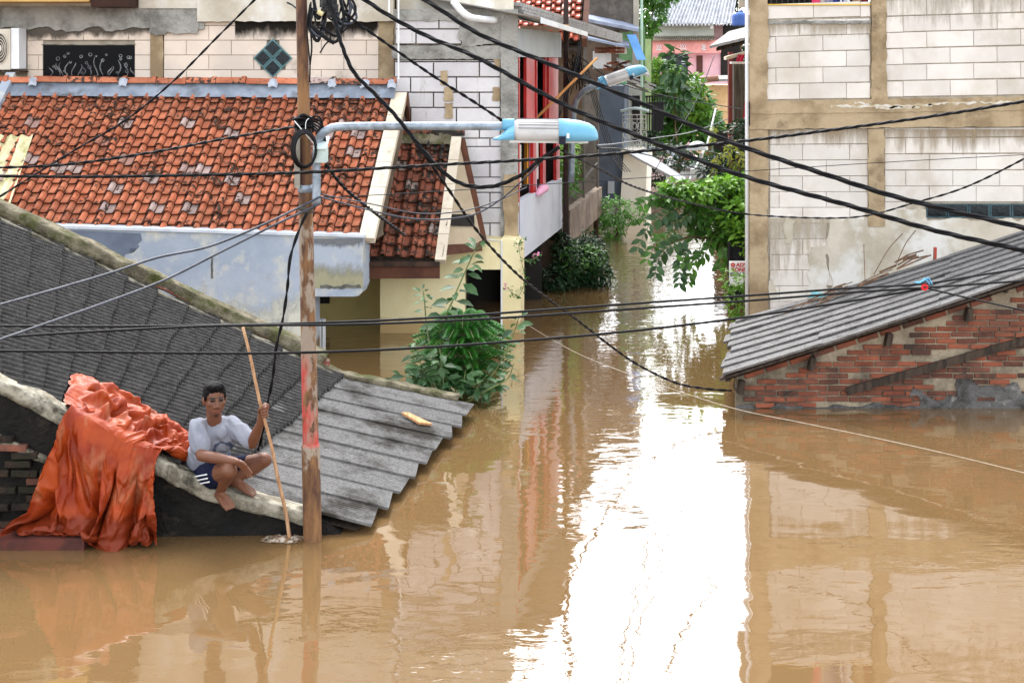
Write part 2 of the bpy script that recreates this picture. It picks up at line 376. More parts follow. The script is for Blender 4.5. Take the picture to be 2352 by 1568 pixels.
# rough render over the foot of the wall
RUB = M('rubble_render', s(96, 94, 92), s(66, 64, 62), 6, dirt=s(150, 146, 140), dsc=7, dlo=.58, dhi=.7, bump=1.0, bsc=9, bdist=.08)
ragged(bx_(2110), -.3, nB.x, .24, SD + .02, .028, .2, 3.2, 31, 'lt', .04).build('render_patch', RUB, shw)
ragged(wl, -.3, bx_(2200), .025, SD + .02, .034, .06, 4, 33, 't', .04).build('render_patch', RUB, shw)
# leaning plank across the wall
q = MB(); a, b = V((bx_(1945), SD - .05, bz_(905))), V((bx_(2400), SD - .05, bz_(775)))
u = (b - a); nn = V((-u.z, 0, u.x)).normalized() * .075; q.obox(a, u, V((0, .03, 0)), nn); q.build('slanting_plank', TIMBER, shed)
# rafter ends
for (x, y) in ((1698, 888), (1860, 835), (2036, 780), (2219, 722), (2385, 672)):
    p = V((bx_(x), SD - .05, bz_(y))); q = MB(); q.obox(p + V((-.03, -.04, -.05)), V((.055, 0, -.01)), (0, .3, 0), V((.02, 0, .1)).normalized() * .13); q.build('rafter_end', TIMBER, shed)
# roof sheets: strips running down the slope, lapped like clapboard, each a little uneven
rg = random.Random(5); ns = 9; nx = [0, .305, .66, 1.0]
for k in range(ns):
    for c_ in range(3):
        if c_ == 0 and k == 8: pass
        t0, t1 = k / ns - .012, min(1.0, (k + 1) / ns + .05)
        s0, s1 = nx[c_] - (.012 if c_ else 0) + rg.uniform(-.006, .006) + (k * .004 if c_ else 0), nx[c_ + 1] + .004 + (k * .004)
        if c_ == 0: s0 += rg.uniform(-.012, .018)
        s1 = min(s1, 1.02); l0 = .035 + rg.uniform(0, .02); l1 = .0 + rg.uniform(0, .01); lift = .012 * (2 - c_) * 0 + .006 * c_
        tw = rg.uniform(-.012, .016)
        def pt(u, v, s0=s0, s1=s1, t0=t0, t1=t1, l0=l0, l1=l1, lift=lift, tw=tw):
            sag = -.03 * math.sin(math.pi * min(1, s0 + (s1 - s0) * u))
            rib = .004 * math.cos(v * 2 * math.pi * 9)
            return rp(s0 + (s1 - s0) * u, t0 + (t1 - t0) * v, .012 + l1 * .6 + (.034 * (1 - v)) + lift + rib + tw * (u - .5) * (1 - v) + sag)
        q = MB(); q.grid(pt, 6, 54)
        base = len(q.v)
        # lapped lower lip facing the camera
        lip = [pt(i / 6, 0) for i in range(7)] + [pt(i / 6, 0) + V((0, .012, -.026)) for i in range(7)]
        q.add(lip, [(i + 7, i + 8, i + 1, i) for i in range(6)])
        lip = [pt(i / 6, 1) for i in range(7)] + [pt(i / 6, 1) + V((0, .0, -.02)) for i in range(7)]
        q.add(lip, [(i, i + 1, i + 8, i + 7) for i in range(6)])
        q.build('roof_sheet', SHEET, shed)
q = MB(); q.quad(rp(.01, .01, -.045), rp(1, .01, -.045), rp(1, .99, -.045), rp(.01, .99, -.045)); q.build('roof_deck', TIMBER, shed)
q = MB(); q.obox(rp(0.005, .005, -.03), rp(1, .005, -.03) - rp(0.005, .005, -.03), V((0, .05, 0)), V((0, 0, .028))); q.build('verge_board', TIMBER, shed)
for t in (.3, .62, .95):
    q = MB(); q.obox(rp(.0, t, -.1), rp(1, t, -.1) - rp(.0, t, -.1), V((0, .06, 0)), V((0, 0, .07))); q.build('rafter', TIMBER, shed)
for sx in (.02, .28, .55, .85):
    q = MB(); q.obox(rp(sx, 0.02, -.065), V((.05, 0, 0)), rp(sx, 1, -.065) - rp(sx, .02, -.065), V((0, 0, .06))); q.build('purlin', TIMBER, shed)
# ================================================================ tiled houses on the west bank
TILE = bpy.data.materials.new('clay_tile')
def tile_mat(m, base, base2, pale, moss, pmoss=.56, rnd=.18, pthr=.93):
    m.use_nodes = True; N = m.node_tree.nodes; L = m.node_tree.links; b = N['Principled BSDF']
    b.inputs['Roughness'].default_value = .7; b.inputs['Specular IOR Level'].default_value = .35
    g = N.new('ShaderNodeNewGeometry'); oi = N.new('ShaderNodeObjectInfo')
    def nz(sc, det=6, rg=.6):
        t = N.new('ShaderNodeTexNoise'); t.inputs['Scale'].default_value = sc; t.inputs['Detail'].default_value = det; t.inputs['Roughness'].default_value = rg
        L.new(g.outputs['Position'], t.inputs['Vector']); return t.outputs['Fac']
    def rp_(f, a, z, c=0, d=1):
        r = N.new('ShaderNodeMapRange'); r.inputs['From Min'].default_value = a; r.inputs['From Max'].default_value = z
        r.inputs['To Min'].default_value = c; r.inputs['To Max'].default_value = d; L.new(f, r.inputs['Value']); return r.outputs[0]
    def mx(f, a, z):
        x = N.new('ShaderNodeMix'); x.data_type = 'RGBA'; L.new(f, x.inputs['Factor'])
        for k, v_ in ((6, a), (7, z)):
            if isinstance(v_, tuple): x.inputs[k].default_value = v_
            else: L.new(v_, x.inputs[k])
        return x.outputs[2]
    col = mx(rp_(nz(7), .35, .65), base, base2)
    col = mx(rp_(oi.outputs['Random'], pthr, pthr + .01), col, pale)
    h = N.new('ShaderNodeHueSaturation'); w_ = N.new('ShaderNodeMath'); w_.operation = 'FRACT'; w2 = N.new('ShaderNodeMath'); w2.operation = 'MULTIPLY'; w2.inputs[1].default_value = 17.3
    L.new(oi.outputs['Random'], w2.inputs[0]); L.new(w2.outputs[0], w_.inputs[0]); L.new(rp_(w_.outputs[0], 0, 1, 1 - rnd, 1 + rnd), h.inputs['Value'])
    L.new(col, h.inputs['Color']); col = h.outputs[0]
    big = rp_(nz(.9, 3), .4, .62, .06, -.05)
    ad = N.new('ShaderNodeMath'); ad.operation = 'ADD'; L.new(nz(13, 7, .7), ad.inputs[0]); L.new(big, ad.inputs[1])
    # lichen grows patchily, tile by tile
    tl = N.new('ShaderNodeMath'); tl.operation = 'MULTIPLY_ADD'; tl.inputs[1].default_value = .11
    f3 = N.new('ShaderNodeMath'); f3.operation = 'MULTIPLY'; f3.inputs[1].default_value = 5.7; L.new(oi.outputs['Random'], f3.inputs[0])
    f4 = N.new('ShaderNodeMath'); f4.operation = 'FRACT'; L.new(f3.outputs[0], f4.inputs[0]); L.new(f4.outputs[0], tl.inputs[0]); L.new(ad.outputs[0], tl.inputs[2])
    col = mx(rp_(tl.outputs[0], pmoss, pmoss + .06), col, moss)
    L.new(col, b.inputs['Base Color'])
    bp = N.new('ShaderNodeBump'); bp.inputs['Strength'].default_value = .25; bp.inputs['Distance'].default_value = .01
    L.new(nz(50), bp.inputs['Height']); L.new(bp.outputs[0], b.inputs['Normal'])
    return m
tile_mat(TILE, s(212, 132, 96, .74), s(192, 104, 70, .74), s(196, 172, 164, .7), s(70, 54, 42, .6), .605, .2)
TILEJ = M('joint_grime_shade', s(60, 38, 30, .55), s(140, 80, 56, .6), 16, .40, .70, bump=.3)          # grime in the laps, plus painted shade that makes the rolls stand out
TILED = tile_mat(bpy.data.materials.new('clay_tile_mossy'), s(184, 108, 78, .55), s(150, 80, 56, .55), s(170, 150, 140, .7), s(44, 40, 32, .5), .52, .25, .97)
TILEG = tile_mat(bpy.data.materials.new('clay_tile_glazed'), s(200, 92, 60, .8), s(176, 74, 50, .8), s(220, 170, 150, .8), s(90, 50, 40, .7), .70, .12, .95)
TILEG.node_tree.nodes['Principled BSDF'].inputs['Roughness'].default_value = .35
def tile_mesh(u, v, n, pw, pl, mat):
    """one interlocking clay tile: rounded roll on one side, shallow pan, thick lower edge; u across, v down the slope"""
    prof = []                                        # (a across, h height)
    for k in range(7):
        w_ = math.pi * k / 6; prof.append((.037 - .035 * math.cos(w_), .004 + .058 * math.sin(w_) ** .75))
    prof += [(.084, -.004), (.115, -.006), (.165, -.003), (.198, .006)]
    kx = pw / .2; vs = []; m = len(prof)
    for (vv, lift) in ((-.05, -.016), (pl * .5, .006), (pl, .026)):
        vs += [u * (a * kx) + v * vv + n * (h * kx + lift) for a, h in prof]
    vs += [u * (a * kx) + v * (pl - .008) + n * (h * kx + .026 - .034) for a, h in prof]
    fs = [(r * m + i, (r + 1) * m + i, (r + 1) * m + i + 1, r * m + i + 1) for r in range(3) for i in range(m - 1)]
    fs = [f[::-1] for f in fs] if (u.cross(v)).dot(n) > 0 else fs
    me = bpy.data.meshes.new('tile'); me.from_pydata([tuple(p) for p in vs], [], fs); me.materials.append(mat)
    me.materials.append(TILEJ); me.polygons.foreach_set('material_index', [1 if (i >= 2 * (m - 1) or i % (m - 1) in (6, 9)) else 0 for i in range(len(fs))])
    me.polygons.foreach_set('use_smooth', [i < 2 * (m - 1) for i in range(len(fs))])
    return me
def tile_roof(parent, TL, TR, BR, pw, mat, rows, cols=None, limit=300, rest_name='tile_field', skip=None, seed=1, u0=0):
    rg = random.Random(seed); u = (TR - TL).normalized(); vlen = (BR - TR).length; v = (BR - TR) / vlen
    n = u.cross(v).normalized(); n = n if n.z > 0 else -n
    pl = vlen / rows; cols = cols or int((TR - TL).length / pw)
    me = tile_mesh(u, v, n, pw, pl, mat); spots = []
    for r in range(rows):
        for c in range(cols):
            p = TL + u * (c * pw + u0) + v * (r * pl)
            if (p.x / p.y * F + 1176) > -45: spots.append((r, c, p))
    far = sorted(spots, key=lambda q: -q[0])
    one, rest = far[:limit], far[limit:]
    for r, c, p in one:
        m4 = Matrix.Translation(p + u * rg.uniform(-.003, .003) + n * (rg.uniform(-.003, .004) + .0012 * math.sin(c * .9) * 4) + v * rg.uniform(-.006, .006)) @ Matrix.Rotation(rg.uniform(-.015, .015), 4, n)
        piece('tile', me, parent, m4)
    if rest:
        q = MB(); fs = [tuple(f.vertices) for f in me.polygons]; vv = [x.co.copy() for x in me.vertices]
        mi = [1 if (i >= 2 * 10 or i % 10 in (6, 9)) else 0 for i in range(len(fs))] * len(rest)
        for r, c, p in rest:
            d = p + n * rg.uniform(-.003, .004) + v * rg.uniform(-.006, .006); q.add([x + d for x in vv], fs)
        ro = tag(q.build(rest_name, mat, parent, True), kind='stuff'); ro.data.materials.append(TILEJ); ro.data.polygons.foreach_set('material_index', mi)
    q = MB(); E = V((0, 0, -.06)); a, b = TL + n * -.035, TL + u * (cols * pw) + n * -.035
    q.quad(a, b, b + v * (vlen - .01), a + v * (vlen - .01)); q.build('underlay', TIMBER, parent)
    return u, v, n, pl
BLUEW = M('blue_grey_render', s(160, 168, 180), s(146, 156, 170), 1.6, dirt=s(190, 188, 176), dsc=3.2, dlo=.52, dhi=.68, bump=.3, bsc=16, tide=(.2, s(120, 100, 76)))
BLUED = M('slate_blue_paint', s(104, 114, 130), s(92, 102, 118), 3, bump=.1)
CEMB = M('ridge_cement', s(138, 146, 158), s(112, 120, 132), 3, dirt=s(86, 88, 92), dsc=3, dlo=.55, dhi=.7, bump=.5, bsc=12)
BOARD = M('verge_board_paint', s(216, 204, 184), s(200, 188, 168), 3, dirt=s(160, 148, 130), dsc=4, dlo=.58, dhi=.72, bump=.1, rnd=.06)
BROWN = M('brown_timber', s(92, 58, 42), s(72, 44, 34), 3, bump=.15, bsc=20)
MOSS = M('mossy_cement', s(126, 118, 98), s(88, 82, 66), 7, dirt=s(70, 72, 34), dsc=3.5, dlo=.46, dhi=.6, bump=1.0, bsc=12, bdist=.06)
# ---------------- house with the big orange roof
TL, TR, BR = at(22, 214, 18.5), at(898, 220, 18.3), at(822, 545, 16.72)
hA = thing('tiled_house', 'blue-grey rendered house with broad orange clay tile roof', 'house', (TL.x + 2, 16.6, 0))
rf = MB(); u = (TR - TL).normalized(); v = (BR - TR).normalized(); nA_ = -u.cross(v) if u.cross(v).z < 0 else u.cross(v)
roofA = MB(); rr = TL - u * 1.2; roofA.obox(rr - nA_ * .12, TR + u * .02 - rr, v * (BR - TR).length, nA_ * .03); roofA = roofA.build('roof', TIMBER, hA)
uA, vA, nA2, plA = tile_roof(roofA, TL - u * .8, TR - u * .02, BR - u * .02, .2, TILE, 15, cols=29, limit=300, seed=2)
# ridge: cement band and half-round caps
q = MB(); a, b = TL - u * 1.2 - v * .17, TR + u * .06 - v * .17
q.grid(lambda U, W: lerp(a, b, U) + v * (.27 * W) + nA2 * (.075 - .015 * W + .012 * fbm((U * 30, W * 3, 1))), 80, 5); q.build('ridge_cement', CEMB, roofA, True)
capm = MB(); L_ = .385
for k in range(8):
    w0 = math.pi * k / 8; 
def cap_mesh(mat, L_=.385, r=.075):
    m_ = MB(); prof = [(0, 1.0), (.84, .94), (.86, 1.12), (.97, 1.16), (1.0, 1.12)]
    vs = []; n_ = 8
    for (t, k_) in prof:
        for k in range(n_ + 1):
            w0 = math.pi * k / n_; vs.append(u * (t * L_) + (V((0, -1, 0)) * math.cos(w0)) * r * k_ + V((0, 0, 1)) * (math.sin(w0) * r * k_))
    fs = [(i * (n_ + 1) + k, (i + 1) * (n_ + 1) + k, (i + 1) * (n_ + 1) + k + 1, i * (n_ + 1) + k + 1) for i in range(4) for k in range(n_)]
    fs.append(tuple(4 * (n_ + 1) + k for k in range(n_ + 1)))
    me = bpy.data.meshes.new('ridge_cap'); me.from_pydata([tuple(p) for p in vs], [], fs); me.materials.append(mat)
    me.polygons.foreach_set('use_smooth', [True] * len(fs)); return me
cm = cap_mesh(TILE); RD0 = at(22, 190, 18.55); rg = random.Random(4)
for k in range(-2, 13):
    piece('ridge_cap', cm, roofA, Matrix.Translation(RD0 + u * (k * .39) + V((0, 0, .01 + rg.uniform(-.008, .008)))) @ Matrix.Rotation(rg.uniform(-.02, .02), 4, 'Y'))
PALEC = M('pale_mortar', s(170, 176, 186), s(146, 152, 162), 8, bump=.5, bsc=20)
for k in range(0, 13):
    if rg.random() < .55:
        p = RD0 + u * (k * .39 + .36 + rg.uniform(-.03, .03)) + V((0, -.055, .045)); q = MB()
        q.grid(lambda U, W, p=p, k=k: p + u * (.11 * (U - .5) * (1 + .5 * fbm((W * 3, k, 2)))) + V((0, -.02 * math.sin(math.pi * U) - .06 * W, -.10 * W + .012 + .02 * math.sin(math.pi * U))), 5, 5); q.build('mortar_dab', PALEC, roofA, True)
# right-hand verge board and gable
bo = []
va, vb = TR + u * .02 - v * .02, BR + u * .02 + v * .05
nseg = 6
for k in range(nseg):
    q = MB(); a, b = lerp(va, vb, k / nseg), lerp(va, vb, (k + 1) / nseg - .003)
    q.obox(a - nA2 * .06 + nA2 * rg.uniform(0, .006), b - a, u * .185, nA2 * .10); q.build('verge_tile', BOARD, roofA)
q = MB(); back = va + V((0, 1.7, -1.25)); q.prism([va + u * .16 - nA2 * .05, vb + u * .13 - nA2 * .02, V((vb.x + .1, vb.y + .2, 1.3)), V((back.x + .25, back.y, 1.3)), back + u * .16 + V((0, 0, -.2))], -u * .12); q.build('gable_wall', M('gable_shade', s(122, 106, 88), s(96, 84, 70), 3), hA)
q = MB(); q.obox(va + u * .165 + V((0, 0, .02)), back - va, u * .04, V((0, -.06, -.16))); q.build('barge_board', BROWN, hA)
q = MB(); q.obox(va + u * -4 + V((0, 0, -.08)), (back - va), u * 4.1, V((0, 0, .05))); q.build('rear_slope', TILED, hA)
# white/blue left verge kerb
q = MB(); q.obox(TL - u * .10 - v * .25 + nA2 * .0, v * 1.1, u * .12, nA2 * .13); q.build('verge_kerb', BLUEW, roofA)
# blue-grey front wall, parapet ledge with rounded corner
d0 = 16.6
w0, w1 = at(40, 519, 16.75), at(838, 546, 16.58)
def wp(x): return lerp(w0, w1, (x - 40) / 798)
def wpt(x, y):
    p = wp(x); return V((p.x + 0, p.y, CAMZ - (y - 135) / F * p.y))
poly = [wpt(40, 521), wpt(834, 546)]
poly += [wpt(834, 660), wpt(831, 672), wpt(823, 679), wpt(812, 681), wpt(722, 681), V((wp(722).x, wp(722).y, -.8)), V((wp(40).x, wp(40).y, -.8))]
q = MB(); q.prism(poly, (0.03, .3, 0)); blw = q.build('front_wall', BLUEW, hA)
q = MB(); q.obox(wpt(40, 521) + V((0, -.03, 0)), wpt(838, 545) - wpt(40, 521), V((0, .36, 0)), V((0, 0, .03))); q.build('wall_cap', M('cap_paint', s(196, 202, 210), s(176, 182, 192), 3), blw)
q = MB(); pp = [wpt(95, 526), wpt(325, 536), wpt(328, 552), wpt(318, 560), wpt(322, 566), wpt(308, 580), wpt(290, 584), wpt(280, 600), wpt(255, 612), wpt(215, 596), wpt(160, 570)]
q.prism([p + V((0, -.004, 0)) for p in pp], (0, .003, 0)); q.build('dark_paint_patch', BLUED, blw)
STAIN = M('black_mould', s(60, 58, 54), s(110, 110, 104), 9, .35, .65, bump=.3, bsc=30)
LICH = M('flaking_whitewash', s(214, 210, 196), s(150, 146, 124), 7, dirt=s(110, 104, 80), dsc=5, dlo=.55, dhi=.7, bump=.5, bsc=20)
def stainp(x0, y0, x1, y1, amp, sc, seed, mat, nm, parent):
    p = wpt(x0, y1), wpt(x1, y0); r = ragged(p[0].x, p[0].z, p[1].x, p[1].z, p[0].y - .003, .002, amp, sc, seed, 'lrtb', .02)
    for vv in r.v: vv.y += (vv.x - p[0].x) * ((w1.y - w0.y) / (w1.x - w0.x))
    r.build(nm, mat, parent)
stainp(738, 655, 826, 661, .03, 9, 3, STAIN, 'mould_stain', blw)
stainp(487, 592, 491, 640, .012, 8, 9, STAIN, 'mould_stain', blw)
def film(x0, y0, x1, y1, mat, nm):
    q = MB(); q.quad(*[wpt(x, y) + V((0, -.004, 0)) for x, y in ((x0, y1), (x1, y1), (x1, y0), (x0, y0))]); q.build(nm, mat, blw)
zt, zb = wpt(500, 560).z, wpt(500, 790).z
film(300, 570, 718, 800, decal('whitewash_film', s(200, 198, 184), zb, zt, 3.5, (1, 1, .7), .42, .66), 'whitewash_stain')
film(722, 590, 834, 662, decal('ochre_film', s(150, 146, 120), wpt(780, 640).z, wpt(780, 585).z, 5, (1, 1, .5), .35, .7), 'damp_stain')
film(722, 548, 834, 580, decal('drip_film2', s(110, 112, 116), wpt(780, 548).z, wpt(780, 580).z, 8), 'drip_stain')
q = MB(); q.prism([wpt(722, 681) + V((0, .02, 0)), wpt(834, 681) + V((-.05, .02, 0)), wpt(834, 681) + V((-.02, .9, 0)), wpt(722, 681) + V((0, .9, 0))], (0, 0, .06)); q.build('ledge_soffit', CONCG, hA)
q = MB(); q.obox(wpt(834, 662) + V((-.06, .29, -.04)), (.06, 0, 0), (0, .5, 0), (0, 0, .62)); q.build('ledge_end', BLUEW, hA)
q = MB(); q.slab(728, 735, 745, 812, 16.9, .12); q.build('door_post', WHITE, hA)
q = MB(); q.slab(738, 736, 741, 808, 16.895, .01); q.build('door_hinge_strip', CONCG, hA)
# cream corrugated sheet lying over the tiles at the left edge
CREAM = M('cream_fibre_sheet', s(222, 214, 176), s(196, 186, 146), 6, dirt=s(150, 150, 90), dsc=5, dlo=.52, dhi=.68, bump=.2)
for j, (x0, x1, y0, y1) in enumerate(((-60, 42, 378, 540), (-100, 20, 315, 372), (34, 78, 320, 372))):
    pass
def on_roof(x, y, up=.06):
    return on_plane(x, y, TL, nA2) + nA2 * up
def csheet(quadpx, waves, nm='corrugated_sheet'):
    c4 = [on_roof(*p) for p in quadpx]
    q = MB(); q.grid(lambda U, W: lerp(lerp(c4[0], c4[1], U), lerp(c4[3], c4[2], U), W) + nA2 * (.022 * math.cos(U * waves * 2 * math.pi)), waves * 8, 3)
    top(q, nm, CREAM, 'cream corrugated fibre sheet lying over the edge of the orange tile roof' if nm == 'corrugated_sheet' else 'narrow cream offcut of corrugated sheet beside the larger sheet', 'roof sheet', smooth=True)
csheet(((-120, 318), (80, 319), (24, 488), (-180, 486)), 8)
# ================================================================ house behind: beige block wall with window and air conditioner
BD = 18.95; BS = F / BD
def kx(x): return (x - 1176) / BS
def kz(y): return CAMZ - (y - 135) / BS
hB = thing('beige_block_house', 'beige block house wall rising behind the orange roof ridge', 'house', (kx(400), BD, 0))
mb = MB(); mb.obox((kx(-180), BD + .05, -1), (kx(906) - kx(-180), 0, 0), (0, 3, 0), (0, 0, 7.0)); mb.build('wall_core', LMORT, hB)
rg = random.Random(21)
lay(hB, BLOCKL, kx(62), kx(346), kz(195), kz(68), BD, rng=rg, off=.25, bh=.197, holes=[lambda z: (kx(99), kx(309)) if z < kz(106) else None])
lay(hB, BLOCKL, kx(376), kx(870), kz(195), kz(48), BD, rng=rg, off=.5, bh=.197, holes=[lambda z: (kx(627) - max(0, .22 - abs(z - kz(134))), kx(627) + max(0, .22 - abs(z - kz(134)))) if abs(z - kz(134)) < .2 else None])
c = ragged(kx(346), kz(200), kx(375), kz(60), BD + .04, .05, .01, 8, 40, 'lr'); c.build('column', CONC, hB)
c = ragged(kx(870), kz(200), kx(905), kz(50), BD + .04, .05, .014, 8, 41, 'lr'); c.build('column', CONC, hB)
# ring beam of slobbered cement with a ragged foot
c = ragged(kx(-180), kz(66), kx(470), kz(16), BD + .03, .07, .06, 4, 42, 'b', .03); c.build('ring_beam', CONCG, hB)
c = ragged(kx(345), kz(78), kx(455), kz(40), BD + .02, .075, .06, 5, 43, 'blr', .03); c.build('cement_slump', CONCG, hB)
c = ragged(kx(456), kz(50), kx(905), 5.35, BD + .03, .12, .018, 7, 44, 'b', .03); c.build('plaster_band', PLASTER, hB)
SOOT = M('soot_streak', s(38, 34, 30), s(96, 86, 76), 5, .4, .75, stretch=(2, 2, .5), bump=.2)
q = MB(); q.quad((kx(540), BD - .006, kz(130)), (kx(868), BD - .006, kz(130)), (kx(868), BD - .006, kz(48)), (kx(540), BD - .006, kz(48))); q.build('soot_stain', decal('soot_film', s(30, 26, 22), kz(50), kz(112), 5), hB)
q = MB(); q.quad((kx(62), BD - .006, kz(100)), (kx(346), BD - .006, kz(100)), (kx(346), BD - .006, kz(62)), (kx(62), BD - .006, kz(62))); q.build('drip_stain', decal('drip_film', s(90, 84, 76), kz(64), kz(98), 7), hB)
c = ragged(kx(-180), kz(16), kx(320), kz(2), BD + .03, .05, 0, 4, 45, '', .1); c.build('upper_wall', PLASTER, hB)
q = MB(); q.obox((kx(-180), BD - .55, kz(8)), (kx(232) - kx(-180), 0, 0), (0, .6, 0), (0, 0, .35)); q.build('eave_panel', M('ochre_paint', s(196, 160, 100), s(180, 144, 88), 2), hB)
q = MB(); q.obox((kx(234), BD - .5, kz(19)), (kx(318) - kx(234), 0, 0), (0, .55, 0), (0, 0, .4)); q.build('eave_end', M('dark_brown', s(58, 36, 28), s(44, 28, 22)), hB)
q = MB(); q.obox((kx(322), BD - .06, kz(20)), (.78, 0, 0), (0, .1, 0), (0, 0, 1.5)); q.build('upper_pier', PLASTER, hB)
# patterned dark window
win = MB(); win.obox((kx(99), BD + .0, kz(185)), (kx(309) - kx(99), 0, 0), (0, .06, 0), (0, 0, kz(104) - kz(185)))
win = win.build('window', M('black_glass', (.002, .002, .003, 1), (.003, .003, .004, 1), rough=.2, spec=.08, bump=0), hB)
ETCH = M('etched_pattern', s(150, 150, 150), s(90, 90, 96), 8, bump=0)
rg = random.Random(8); q = MB()
for k in range(26):
    x, y = rg.uniform(112, 300), rg.uniform(122, 172); r = rg.uniform(1.5, 4.2); c0 = V((kx(x), BD - .004, kz(y)))
    q.tube([c0 + V((math.cos(w_) * r / BS, 0, math.sin(w_) * r / BS)) for w_ in [2 * math.pi * i / 9 for i in range(10)]], .0045, 3, False)
for k in range(15):
    x = 118 + k * 13 + rg.uniform(-5, 5); h = rg.uniform(18, 48)
    q.tube([V((kx(x + 5 * math.sin(t * 4 + k)), BD - .004, kz(174 - t * h))) for t in [i / 7 for i in range(8)]], [.004 + .007 * math.sin(math.pi * i / 7) for i in range(8)], 3, False)
tag(q.build('etched_pattern', ETCH, win), kind='stuff')
q = MB(); q.obox((kx(96), BD - .01, kz(104)), (kx(312) - kx(96), 0, 0), (0, .05, 0), (0, 0, .012)); q.build('window_lintel', MORTAR, win)
# diamond of four glass blocks
GLT = M('teal_glass_rim', s(86, 128, 130), s(66, 104, 108), 6, rough=.25, bump=.1)
dc = V((kx(627), BD - .02, kz(134))); hd = 45.5 / BS
for (ix, iz) in ((0, 1), (1, 0), (0, -1), (-1, 0)):
    c0 = dc + V((ix * hd / 2, 0, iz * hd / 2)); e1 = V((hd / 2, 0, hd / 2)) * .97; e2 = V((-hd / 2, 0, hd / 2)) * .97
    q = MB(); q.obox(c0 - e1 / 2 - e2 / 2, e1, e2, (0, .08, 0)); g = q.build('glass_block', GLT, hB)
    q = MB(); q.obox(c0 - e1 * .4 - e2 * .4 + V((0, -.006, 0)), e1 * .8, e2 * .8, (0, .02, 0)); q.build('pane', GLB, g)
# air conditioner on the wall
ac = thing('air_conditioner', 'beige air conditioner unit with round fan on the block wall', 'air conditioner', (kx(10), BD - .3, kz(162)))
ACM = M('ac_casing', s(206, 198, 182), s(190, 182, 168), 3, rough=.5, bump=.05)
q = MB(); q.obox((kx(-70), BD - .32, kz(160)), (kx(43) - kx(-70), 0, 0), (0, .3, 0), (0, 0, kz(68) - kz(160))); q.build('casing', ACM, ac)
q = MB(); q.obox((kx(43.5), BD - .30, kz(158)), (.105, 0, 0), (0, .28, 0), (0, 0, kz(66) - kz(158))); q.build('side_panel', WHITE, ac)
fc = V((kx(20), BD - .325, kz(112))); q = MB(); fr = 34 / BS
q.add([fc] + [fc + V((math.cos(w_) * fr * .52, 0, math.sin(w_) * fr)) for w_ in [2 * math.pi * i / 28 for i in range(28)]], [(0, i % 28 + 1, (i + 1) % 28 + 1) for i in range(28)]); q.build('fan_grille', M('fan_grey', s(96, 90, 84), s(70, 66, 62), 10), ac)
for k in range(1, 6):
    q = MB(); q.tube([fc + V((math.cos(w_) * fr * .52 * k / 5, -.006, math.sin(w_) * fr * k / 5)) for w_ in [2 * math.pi * i / 24 for i in range(25)]], .006, 4, False); q.build('grille_ring', ACM, ac)
q = MB(); q.box(fc + V((0, -.01, 0)), (.03, .02, .06)); q.build('fan_hub', WHITE, ac)
q = MB(); q.obox((kx(-40), BD - .36, kz(166)), (kx(66) - kx(-40), 0, 0), (0, .36, 0), (0, 0, .02)); q.build('bracket', TIMBER, ac)
# ================================================================ yellow and grey block house on the corner of the drowned lane
CD = 18.6; CS = F / CD
def cx_(x): return (x - 1176) / CS
def cz(y): return CAMZ - (y - 135) / CS
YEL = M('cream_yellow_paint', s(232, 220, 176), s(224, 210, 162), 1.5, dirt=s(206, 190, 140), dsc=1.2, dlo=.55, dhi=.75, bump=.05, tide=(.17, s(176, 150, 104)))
YELD = M('shaded_yellow_paint', s(196, 178, 118), s(184, 164, 104), 1.5, bump=.05)  # the wall yellow darkened: shade of the recess is put into the colour
hC = thing('corner_house', 'two storey corner house of grey blocks over a cream yellow ground floor', 'house', (cx_(1190), CD, 0))
ADIR = V((.182, .983, 0)); A0 = V((cx_(1191), CD, 0))
def al(s_, z, off=0):                                  # point on the lane front: s_ metres along, off = metres into the lane
    return A0 + ADIR * s_ + V((.983, -.182, 0)) * off + V((0, 0, z))
# upper wall core and blocks
mb = MB(); mb.obox((cx_(905), CD + .06, 1.2), (cx_(1186) - cx_(905), 0, 0), (.0, .12, 0), (0, 0, 2.85)); mb.build('wall_core', MORTAR, hC)
rg = random.Random(31)
lay(hC, BLOCKG, cx_(1062), cx_(1161), cz(548), cz(318), CD, rng=rg, off=.4, bh=.2, j=.014)
lay(hC, BLOCKG, cx_(906), cx_(1062), cz(400), cz(318), CD, rng=rg, off=.7, bh=.2, j=.014)
lay(hC, BLOCKG, cx_(906), cx_(1150), cz(318), cz(138), CD, rng=rg, off=.15, bh=.2, j=.016)
lay(hC, BLOCKG, cx_(908), cx_(1150), cz(102), cz(42), CD, rng=rg, off=.55, bh=.198, j=.016)
for (x0, y0, x1, y1) in ((1012, 163, 1028, 196), (1020, 200, 1040, 233), (1022, 237, 1040, 272), (1135, 135, 1149, 160), (1132, 200, 1148, 232)):
    ragged(cx_(x0), cz(y1), cx_(x1), cz(y0), CD - .002, .012, .012, 14, x0, 'lrtb', .02).build('mortar_fill', CONC, hC)
ragged(cx_(900), cz(136), cx_(1152), cz(105), CD + .03, .05, .02, 6, 51, 'tb', .03).build('lintel_band', CONCG, hC)
ragged(cx_(1060), cz(110), cx_(1152), cz(45), CD + .02, .05, .10, 3.4, 52, 'lb', .03).build('cement_slump', CONCG, hC)
ragged(cx_(905), cz(48), cx_(1190), cz(22), CD + .03, .055, .02, 7, 53, 'b', .03).build('ring_beam', CONCG, hC)
ragged(cx_(1150), 1.2, cx_(1190), cz(28), CD + .02, .07, .010, 7, 54, 'l', .03).build('corner_column', CONCG, hC)
ragged(cx_(1158), cz(545), cx_(1190), cz(400), CD + .02, .10, .022, 7, 55, 'lr', .03).build('rough_column', CONC, hC)
